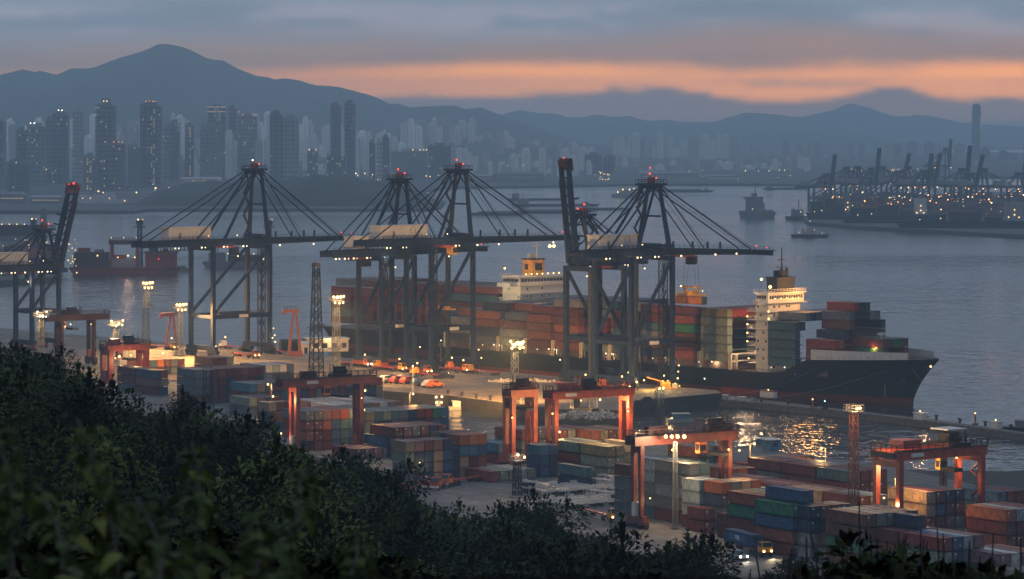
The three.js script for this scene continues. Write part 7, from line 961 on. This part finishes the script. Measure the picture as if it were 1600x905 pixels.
// parked red trucks, the yellow reach truck, tail lights
const TR = [];
for (const [px, py, d, label] of [[664, 764, 0.1, 'red yard truck with a pale bumper, left of the three parked below the navy stack'], [684, 765, 0.0, 'red yard truck parked in the middle of the three below the navy stack'], [703, 760, -0.2, 'orange red yard truck with a pale bumper, right of the three parked ones']]) tractor(label, g(px, py), RY - 0.75 + d, { m: d < 0 ? M.orange : M.red, bump: M.white, trailer: 0, hm: M.white, hd: 0.2, group: 'red trucks parked at the hill edge' });
{ const t = thing('reach_truck', 'tall yellow cabbed reach truck among the red trucks at the hill edge', 'vehicle', g(647, 757), 0.4); mb().bb(-2.5, 0.8, -1.3, 2.5, 2.0, 1.3).to('chassis', M.red, t); mb().bb(-1.0, 2.6, -1.1, 0.9, 5.0, 1.1).to('cab', M.yellow, t); mb().bb(-0.7, 3.5, 1.1, 0.6, 4.6, 1.15).bb(0.9, 3.4, -0.9, 0.95, 4.7, 0.9).to('cab_window', M.glass, t); mb().bb(-0.5, 2.0, -0.6, 0.5, 2.6, 0.6).to('cab_post', M.dark, t); mb().beam(V3(-2.4, 2.4, -1.6), V3(3.4, 4.2, -1.6), 0.6, 0.7).to('boom', M.red, t); wheels(t, [[1.7, 1.2], [1.7, -1.2], [-1.7, 1.2], [-1.7, -1.2]], 0.8, 0.5); t.updateMatrixWorld(true); const w = t.localToWorld(V3(2.5, 4.8, 3)); lamp(w.x, w.y, w.z, 26, 1, 0.7, 0.3); bulb(t, 1.1, 5.2, 0.8, 0.3, M.lampWarm, 'work_lamp'); }
{ const t = car('small red van with two glowing tail lamps at the hill edge', g(632, 768), RY + 2.2, M.red, 0); for (const s of [-1, 1]) bulb(t, -2.12, 0.8, s * 0.65, 0.45, TAILL, 'tail_lamp'); t.scale.setScalar(1.3); }
// white skeletal trailers parked in rows
{
  const p0 = thing('trailer', '', 'trailer', [0, 0, 0]); mb().bb(-6.1, 1.0, -0.55, 6.1, 1.35, -0.35).bb(-6.1, 1.0, 0.35, 6.1, 1.35, 0.55).to('rails', M.white, p0); for (const x of [-6, -2.2, 1.8, 5.9]) mb().bb(x - 0.12, 1.15, -1.22, x + 0.12, 1.42, 1.22).to('cross_member', M.white, p0); wheels(p0, [[-4.6, 0.95], [-4.6, -0.95], [-3.4, 0.95], [-3.4, -0.95]], 0.48, 0.4); mb().bb(3.2, 0, -0.7, 3.4, 1, -0.5).bb(3.2, 0, 0.5, 3.4, 1, 0.7).to('landing_leg', M.galv, p0); mb().bb(5.9, 1.1, -1.2, 6.1, 1.9, 1.2).to('headboard', M.white, p0);
  const base = g(838, 772), base2 = g(862, 792); let k = 0; const rl = ['far', 'near'];
  for (let row = 0; row < 2; row++) for (let i = 0; i < 10; i++) { const b = row ? base2 : base, p = b.clone().addScaledVector(YV, i * 2.75).addScaledVector(YU, row ? 1.5 : 0.5 + (i % 3) * 0.5), lab = `white skeletal trailer, ${['first', 'second', 'third', 'fourth', 'fifth', 'sixth', 'seventh', 'eighth', 'ninth', 'tenth'][i]} from the left in the ${rl[row]} row below the central crane`, tt = k++ ? p0.clone() : p0; if (k > 1) { tt.name = numbered('trailer'); scene.add(tt); } tt.position.copy(p); tt.rotation.y = rotYard + (hash2(i, row) - 0.5) * 0.12 + (i % 2 ? Math.PI : 0); tt.userData = { label: lab, category: 'trailer', group: 'white trailers parked in rows' };
    if (hash2(i, row + 4) > 0.35) { const t2 = p0.clone(); t2.name = numbered('trailer'); t2.position.copy(p).add(V3(0.2, 1.45, 0.15)); t2.rotation.y = tt.rotation.y + 0.06; t2.userData = { label: `white trailer stacked on the ${lab.split(', ')[1].replace(' from the left in the ', ' of the ').replace(' below the central crane', '')} of parked trailers`, category: 'trailer', group: 'white trailers parked in rows' }; scene.add(t2); } }
}
// vehicles working on the quay
const QV = [[570, 574, 'orange quay truck under the left legs of the old crane', M.orange], [594, 577, 'yellow quay truck between the legs of the old crane', M.yellow], [624, 581, 'yellow quay truck with two white lamps under the middle crane', M.yellow], [652, 588, 'bright yellow quay truck at the near leg of the middle crane', M.yellow], [664, 585, 'orange quay truck beside the bright yellow one', M.orange], [706, 579, 'orange quay truck right of the middle crane legs', M.orange], [724, 583, 'rust orange quay truck nearer the open apron', M.orange], [738, 584, 'yellow quay truck with a bright lamp at the edge of the open apron', M.yellow], [268, 547, 'yellow quay truck beside the red jib tower at the left', M.yellow], [352, 545, 'white lamped quay truck behind the lone crane', M.white], [396, 560, 'orange quay truck at the near leg of the lone crane', M.orange], [430, 553, 'yellow quay truck right of the lone crane legs', M.yellow], [915, 607, 'yellow quay truck with bright lamps left of the rightmost crane legs', M.yellow], [945, 608, 'orange quay truck with bright lamps between the rightmost crane legs', M.orange], [972, 610, 'orange quay truck below the central red beam', M.orange]];
QV.forEach(([px, py, label, m], i) => { const p = g(px, py), t = tractor(label, p, QA + (i % 2 ? 1.57 : -1.57) + (hash2(i, 2) - 0.5) * 0.3, { m, trailer: 0, hd: 0.5, hm: i % 3 ? HEADO : HEADL, group: 'trucks working on the quay' }); if (i % 3 !== 1) { lamp(p.x - 1, 8.5, p.z + 3.4, 75, 1, 0.62, 0.24); bulb(t, 0, 4.4, 0, 0.55, M.lampHot, 'work_lamp'); mb().rod(V3(0, 3, 0), V3(0, 4.3, 0), 0.06, 4).to('lamp_pole', M.dark, t); } });
car('dark car on the open quay behind the other dark car', g(684, 588), 0.2, M.dark, 0); car('dark pickup on the open quay right of the middle crane', g(697, 592), 0.05, M.craneDark, 0).scale.setScalar(1.4);
car('dark car on the quay beside the yellow barge', g(1014, 629), 0.1, M.dark, 0).scale.setScalar(1.2);
// parked coloured cars where quay and basin meet
[[604, 598, 'white'], [612, 597, 'blue'], [621, 599, 'red'], [629, 598, 'white'], [637, 600, 'red'], [646, 599, 'navy'], [655, 602, 'blue'], [664, 603, 'navy'], [672, 605, 'white'], [680, 606, 'orange']].forEach(([px, py, c], i) => car(`${c} van parked ${['first', 'second', 'third', 'fourth', 'fifth', 'sixth', 'seventh', 'eighth', 'ninth', 'last'][i]} in the row behind the white lighters`, g(px, py), 0.9, { white: M.white, blue: CM.blue, red: M.red, navy: CM.navy, orange: M.orange }[c], 0, 'vans parked behind the lighters').scale.set(1.5, 1.7, 1.4));
// white lighters moored in the basin corner
[[612, 617.5], [634, 619.5], [656, 621.5], [678, 623]].forEach(([px, py], i) => { const t = vessel('lighter', px, py + 2, ['leftmost white lighter moored in the basin corner', 'second white lighter from the left in the basin corner', 'third white lighter from the left in the basin corner', 'rightmost white lighter moored in the basin corner'][i], 'boat', 5.6, 3, 0.9, 0.06, M.white, [['canopy', -2.4, 2.3, -1.3, 1.8, 2.5, 1.3, M.white], ['cabin', -2.2, 0.9, -1.1, -0.4, 2.3, 1.1, M.white], ['post', 1.5, 0.9, 1.0, 1.65, 2.3, 1.15, M.dark]], [[-1, 2.7, 1.2, 0.25, M.lampWarm], [1, 2.7, 1.2, 0.25, M.lampWarm]]); t.userData.group = 'white lighters'; });
lamp(g(645, 612).x, 12, g(645, 612).z + 2, 420, 1, 0.72, 0.36); { const p = g(645, 612), t = thing('light_pole', 'slim lamp pole behind the white lighters', 'lamp', [p.x, 4, p.z]); mb().rod(V3(0, 0, 0), V3(0, 8, 0), 0.12, 6).to('lamp_post', M.galv, t); bulb(t, 0, 8.2, 0.6, 0.5, M.lampWarm, 'lamp_glow'); }
// low lit building and sheds at the back of the quay
{
  const p = g(541, 548), t = thing('quay_office', 'low cream building lit from outside between the two lattice towers', 'building', [p.x, 4, p.z], 0.25); mb().bb(-15, 0, -4, 0, 4.6, 4).to('wall', M.cream, t); mb().bb(-15.4, 4.6, -4.4, 0.4, 5, 4.4).to('roof', M.white, t); for (let i = 0; i < 4; i++) mb().bb(-13.4 + i * 3.6, 1.4, 4, -11.6 + i * 3.6, 3.2, 4.06).to('window', M.glass, t); lamp(p.x - 6, 9, p.z + 9, 120, 1, 0.7, 0.35); bulb(t, -7, 4.2, 4.8, 0.4, M.lampWarm, 'wall_lamp');
  for (const [px, py, w, m, label] of [[488, 548, 8, M.rtgDark, 'dark red shed left of the cream quay building'], [452, 549, 7, M.dark, 'dark shed beside the red jib tower'], [476, 552, 4, M.white, 'small white hut in front of the dark red shed']]) { const c = g(px, py), s = thing('shed', label, 'shed', [c.x, 4, c.z], 0.25); mb().bb(-w / 2, 0, -2.4, w / 2, 3.6, 2.4).to('wall', m, s); mb().hex([V3(-w / 2 - 0.2, 3.6, 2.7), V3(w / 2 + 0.2, 3.6, 2.7), V3(w / 2 + 0.2, 3.6, -2.7), V3(-w / 2 - 0.2, 3.6, -2.7), V3(-w / 2, 4.5, 0.2), V3(w / 2, 4.5, 0.2), V3(w / 2, 4.5, -0.2), V3(-w / 2, 4.5, -0.2)]).to('roof', m, s); mb().bb(-0.6, 0, 2.4, 0.6, 2.3, 2.46).to('door', M.dark, s); }
  const h = g(1206, 704), u = thing('site_cabin', 'pale blue cabin at the basin shore behind the slate stack', 'cabin', [h.x, 4, h.z], YA); mb().bb(-1.8, 0, -1.6, 1.8, 2.8, 1.6).to('wall', CM.bright, u); mb().bb(-2, 2.8, -1.8, 2, 3, 1.8).to('roof', M.white, u); mb().bb(-0.9, 1.1, 1.6, 0.6, 2.1, 1.65).to('window', M.glass, u);
  for (const [px, py, label] of [[1065, 660, 'pale blue roofed boat in the basin behind the dark red crane beam'], [720, 640, 'small cream workboat in the basin behind the olive block'], [1195, 700, 'small workboat tied up by the pale blue cabin']]) vessel('workboat', px, py, label, 'boat', 8, 3, 1, 0.1, MW[2], [['cabin', -2.6, 1, -1.2, 2.2, 2.6, 1.2, px === 720 ? M.cream : CM.bright], ['roof', -2.9, 2.6, -1.4, 2.5, 2.75, 1.4, M.white], ['mast', -0.1, 2.7, -0.1, 0.1, 5, 0.1, M.dark]]);
}
// yellow crane barge at the quay corner
{
  const p = g(1030, 626, 0), t = thing('crane_barge', 'yellow and rusty brown work barge lit up at the quay corner', 'barge', [p.x, 0, p.z], 0.0); mb().bb(-1.5, -0.5, -4, 7, 3.6, 4).to('hull', M.deck, t); mb().bb(-5.8, -0.5, -3, -2.4, 2.8, 2.6).to('pontoon', M.yellow, t); mb().bb(-2.4, 1, -3, -1.5, 3, 3).to('link', M.dark, t); mb().bb(0.4, 3.6, -2.6, 3.6, 6.2, 1.6).to('machinery_house', M.yellow, t); mb().bb(4.2, 3.6, -1, 6, 5.4, 1).to('winch_house', M.cream, t); mb().beam(V3(1, 6.2, 0), V3(-4, 7.5, 0), 0.4).to('jib', M.yellow, t); mb().rail([V3(-1.3, 3.6, 3.9), V3(6.9, 3.6, 3.9)], 1, 1.2, 0.05).to('handrail', M.yellow, t); for (const [x, y] of [[1, 6.6], [2.6, 6.7], [5, 5.8], [-4, 3.2], [-3, 3.2], [6.4, 5]]) bulb(t, x, y, 3.6, 0.35, M.lampHot, 'work_lamp'); lamp(p.x - 4, 6.5, p.z + 7, 300, 1, 0.6, 0.15); lamp(p.x + 3, 8.5, p.z + 7.5, 260, 1, 0.6, 0.2);
}
// small craft and gear heaped along the mole, the scrap heap, bollards and little things
{
  const r = rngOf(808); [[1072, 620], [1084, 622], [1096, 623], [1108, 625], [1120, 626], [1133, 628], [1146, 629], [1160, 631], [1173, 632]].forEach(([px, py], i) => { const p = g(px, py - 4, 2), t = thing('skip', `pale open skip, ${['first', 'second', 'third', 'fourth', 'fifth', 'sixth', 'seventh', 'eighth', 'last'][i]} along the mole from the yellow barge`, 'skip', [p.x, 2, p.z], QA - 1.2 + (r() - 0.5)); mb().hex([V3(-1.2, 0, 0.8), V3(1.2, 0, 0.8), V3(1.2, 0, -0.8), V3(-1.2, 0, -0.8), V3(-1.7, 1.2, 1), V3(1.7, 1.2, 1), V3(1.7, 1.2, -1), V3(-1.7, 1.2, -1)]).to('bin', i % 3 ? M.galv : M.white, t); mb().bb(-1.3, 1.2, -0.9, 1.3, 1.5, 0.9).to('contents', i % 2 ? M.cream : M.dark, t); t.userData.group = 'skips along the mole'; });
  const heap = (cx, cy, n, w, d, hgt, nm, lab, m) => { const im = new THREE.InstancedMesh(new THREE.BoxGeometry(1, 1, 1), m, n), e = new THREE.Matrix4(), qn = new THREE.Quaternion(), c = new THREE.Color(), o = g(cx, cy); im.name = nm; for (let i = 0; i < n; i++) { const a = r() * 6.28, k = Math.sqrt(r()); qn.setFromEuler(new THREE.Euler(r() * 3, r() * 3, r() * 3)); e.compose(V3(o.x + Math.cos(a) * k * w, 4 + r() * hgt * (1 - k * k), o.z + Math.sin(a) * k * d), qn, V3(0.3 + r() * 1.3, 0.15 + r() * 0.4, 0.2 + r() * 0.7)); im.setMatrixAt(i, e); const v = 0.35 + r() * 0.9; c.setRGB(v, v * 0.95, v * 0.88); im.setColorAt(i, c); } im.castShadow = im.receiveShadow = true; scene.add(im); kind(tag(im, lab, 'scrap'), 'stuff'); };
  const hm = mat(0.42, 0.40, 0.37, { rough: 0.8 }); heap(920, 652, 420, 9.5, 5, 2.4, 'scrap_heap', 'pale jumbled scrap lit under the central crane beam', hm); heap(815, 597, 160, 11, 2.2, 1.2, 'quay_debris', 'low pale debris along the quay before the black hull', hm);
  const p = g(912, 646); lamp(p.x, 13, p.z + 2, 500, 1, 0.78, 0.42); const lp = thing('light_pole', 'lamp pole over the pale scrap heap', 'lamp', [p.x + 4, 4, p.z - 2]); mb().rod(V3(0, 0, 0), V3(0, 9, 0), 0.12, 6).beam(V3(0, 9, 0), V3(-3, 9.4, 1.5), 0.12).to('lamp_post', M.galv, lp); bulb(lp, -3.2, 9.2, 1.6, 0.5, M.lampWarm, 'lamp_glow');
  [[700, 617], [722, 620], [744, 623.5], [766, 626], [788, 629], [835, 634], [1190, 634], [1232, 638], [1275, 642], [1330, 648], [1380, 653], [1418, 657], [1463, 662], [1500, 667], [1540, 672], [1580, 677]].forEach(([px, py], i) => { const q0 = g(px, py - (i > 5 ? 6 : 1), i > 5 ? 2 : 4), t = thing('bollard', i > 5 ? 'dark mooring bollard along the low mole' : 'dark mooring bollard on the inner quay edge', 'bollard', [q0.x, i > 5 ? 2 : 4, q0.z], 0, i > 5 ? 'bollards along the mole' : 'bollards on the quay edge'); mb().rod(V3(0, 0, 0), V3(0, 1.1, 0), 0.42, 8, 0.36).bb(-0.6, 1.1, -0.6, 0.6, 1.4, 0.6).to('post', M.dark, t); });
  for (const [px, py, label, m] of [[1201, 621, 'red striped barrier hut on the mole beside the black hull', M.craneRed], [1270, 636, 'small red marker with a lamp halfway along the mole', M.craneRed], [1289, 639, 'small green lamped marker on the mole', M.dark], [1438, 655, 'lit white hut on the mole off the ship bow', M.white], [1524, 664, 'dark red derrick post far out on the mole', M.craneRed], [1556, 669, 'white hut near the outer end of the mole', M.white]]) { const q0 = g(px, py + 0.5, 2), t = thing(py === 621 || m === M.white ? 'mole_hut' : 'marker_post', label, py === 621 || m === M.white ? 'hut' : 'marker', [q0.x, 2, q0.z], QA - 1.57); if (py === 621) { mb().bb(-3, 0, -0.8, 3, 2, 0.8).to('wall', M.white, t); mb().bb(-3.1, 2, -0.9, 3.1, 2.4, 0.9).to('roof', m, t); } else if (m === M.white) { mb().bb(-1.6, 0, -1.2, 1.6, 1.8, 1.2).to('wall', m, t); mb().bb(-1.8, 1.8, -1.4, 1.8, 2, 1.4).to('roof', M.galv, t); } else { mb().rod(V3(0, 0, 0), V3(0, py === 664 ? 3.4 : 2, 0), 0.25, 6).bb(-0.6, 0, -0.6, 0.6, 0.6, 0.6).to('post', m, t); } bulb(t, 0.4, py === 664 ? 3.5 : 2.5, 0.5, 0.4, px === 1289 ? M.lampGreen : M.lampHot, 'lamp_glow'); if (px === 1438) lamp(q0.x + 0.6, 6.5, q0.z + 2, 60, 1, 0.5, 0.25); }
  // low outer quay with pipes at the right, behind the roofed crane
  const barge = vessel('barge', 1592, 676, 'dark barge lying at the outer end of the mole at the right edge', 'barge', 12, 4, 1.6, -0.2, M.craneDark, [['cabin', -1, 1.6, -1.4, 3, 3.4, 1.4, MW[1]], ['roof', -1.2, 3.4, -1.6, 3.2, 3.6, 1.6, MW[0]]]);
}

// ---------------------------------------------------------------- all further containers: far rows of the yard and the ships' cargo
{
  const w = 2.438, h = HC - 0.03, b = mb(), L = 1; // unit length box, scaled
  const f = 0.014; for (const z of [-1, 1]) { for (let i = 0; i < 10; i++) { const a = -0.49 + i * 0.098, s = z; const q0 = V3(a, 0.19, s * (w / 2 - 0.02)), q1 = V3(a + 0.05, 0.19, s * (w / 2 - 0.02)), q2 = V3(a + 0.052, 0.19, s * (w / 2 - 0.08)), q3 = V3(a + 0.098, 0.19, s * (w / 2 - 0.08)), up = (v) => V3(v.x, h - 0.19, v.z); if (s > 0) { b.quad(q0, q1, up(q1), up(q0)); b.quad(q2, q3, up(q3), up(q2)); } else { b.quad(q1, q0, up(q0), up(q1)); b.quad(q3, q2, up(q2), up(q3)); } } }
  b.quad(V3(-0.49, h - 0.11, w / 2 - 0.06), V3(0.49, h - 0.11, w / 2 - 0.06), V3(0.49, h - 0.11, -w / 2 + 0.06), V3(-0.49, h - 0.11, -w / 2 + 0.06));
  for (const x of [-1, 1]) { for (const z of [-1, 1]) { b.bb(x * 0.5, 0, z * w / 2, x * (0.5 - f), h, z * (w / 2 - 0.17)); b.bb(x * (0.5 - f * 0.35), 0.16, z * 0.02, x * (0.5 - f), h - 0.13, z * (w / 2 - 0.17)); b.bb(x * (0.5 - f * 0.35), 0.16, z * 0.36, x * 0.5, h - 0.13, z * 0.41); b.bb(x * (0.5 - f * 0.35), 0.16, z * 0.78, x * 0.5, h - 0.13, z * 0.83); } b.bb(x * 0.5, 0.09, -w / 2, x * (0.5 - f), 0.2, w / 2); b.bb(x * 0.5, h - 0.2, -w / 2, x * (0.5 - f), h - 0.09, w / 2); }
  for (const z of [-1, 1]) { b.bb(-0.48, 0.09, z * w / 2, 0.48, 0.2, z * (w / 2 - 0.1)); b.bb(-0.48, h - 0.2, z * w / 2, 0.48, h - 0.09, z * (w / 2 - 0.08)); }
  const m = mat(1, 1, 1, { rough: 0.6, tex: rep(TX.paint, 2.6, 0.22), spec: 0.5 }), im = new THREE.InstancedMesh(b.g(), m, restList.length); im.name = 'shipping_containers'; im.castShadow = im.receiveShadow = true;
  const e = new THREE.Matrix4(), qn = new THREE.Quaternion(), c = new THREE.Color();
  restList.forEach((r, i) => { qn.setFromAxisAngle(V3(0, 1, 0), r.ry); e.compose(r.p, qn, V3(r.L === 12 ? 12.192 : 6.058, r.h, r.h > 1 ? 0.955 : 1)); im.setMatrixAt(i, e); const k = CC[r.color], j = 1.0 + (hash2(i, 5) - 0.5) * 0.3; c.setRGB(k[0] * j, k[1] * j, k[2] * j); im.setColorAt(i, c); });
  scene.add(im); kind(tag(im, 'containers of many colours stacked on the ships and in the farthest yard rows', 'containers'), 'stuff');
}
console.log('boxes', BOX.length, 'seen', SEEN.length, 'rest', restList.length);

renderer.render(scene, camera);
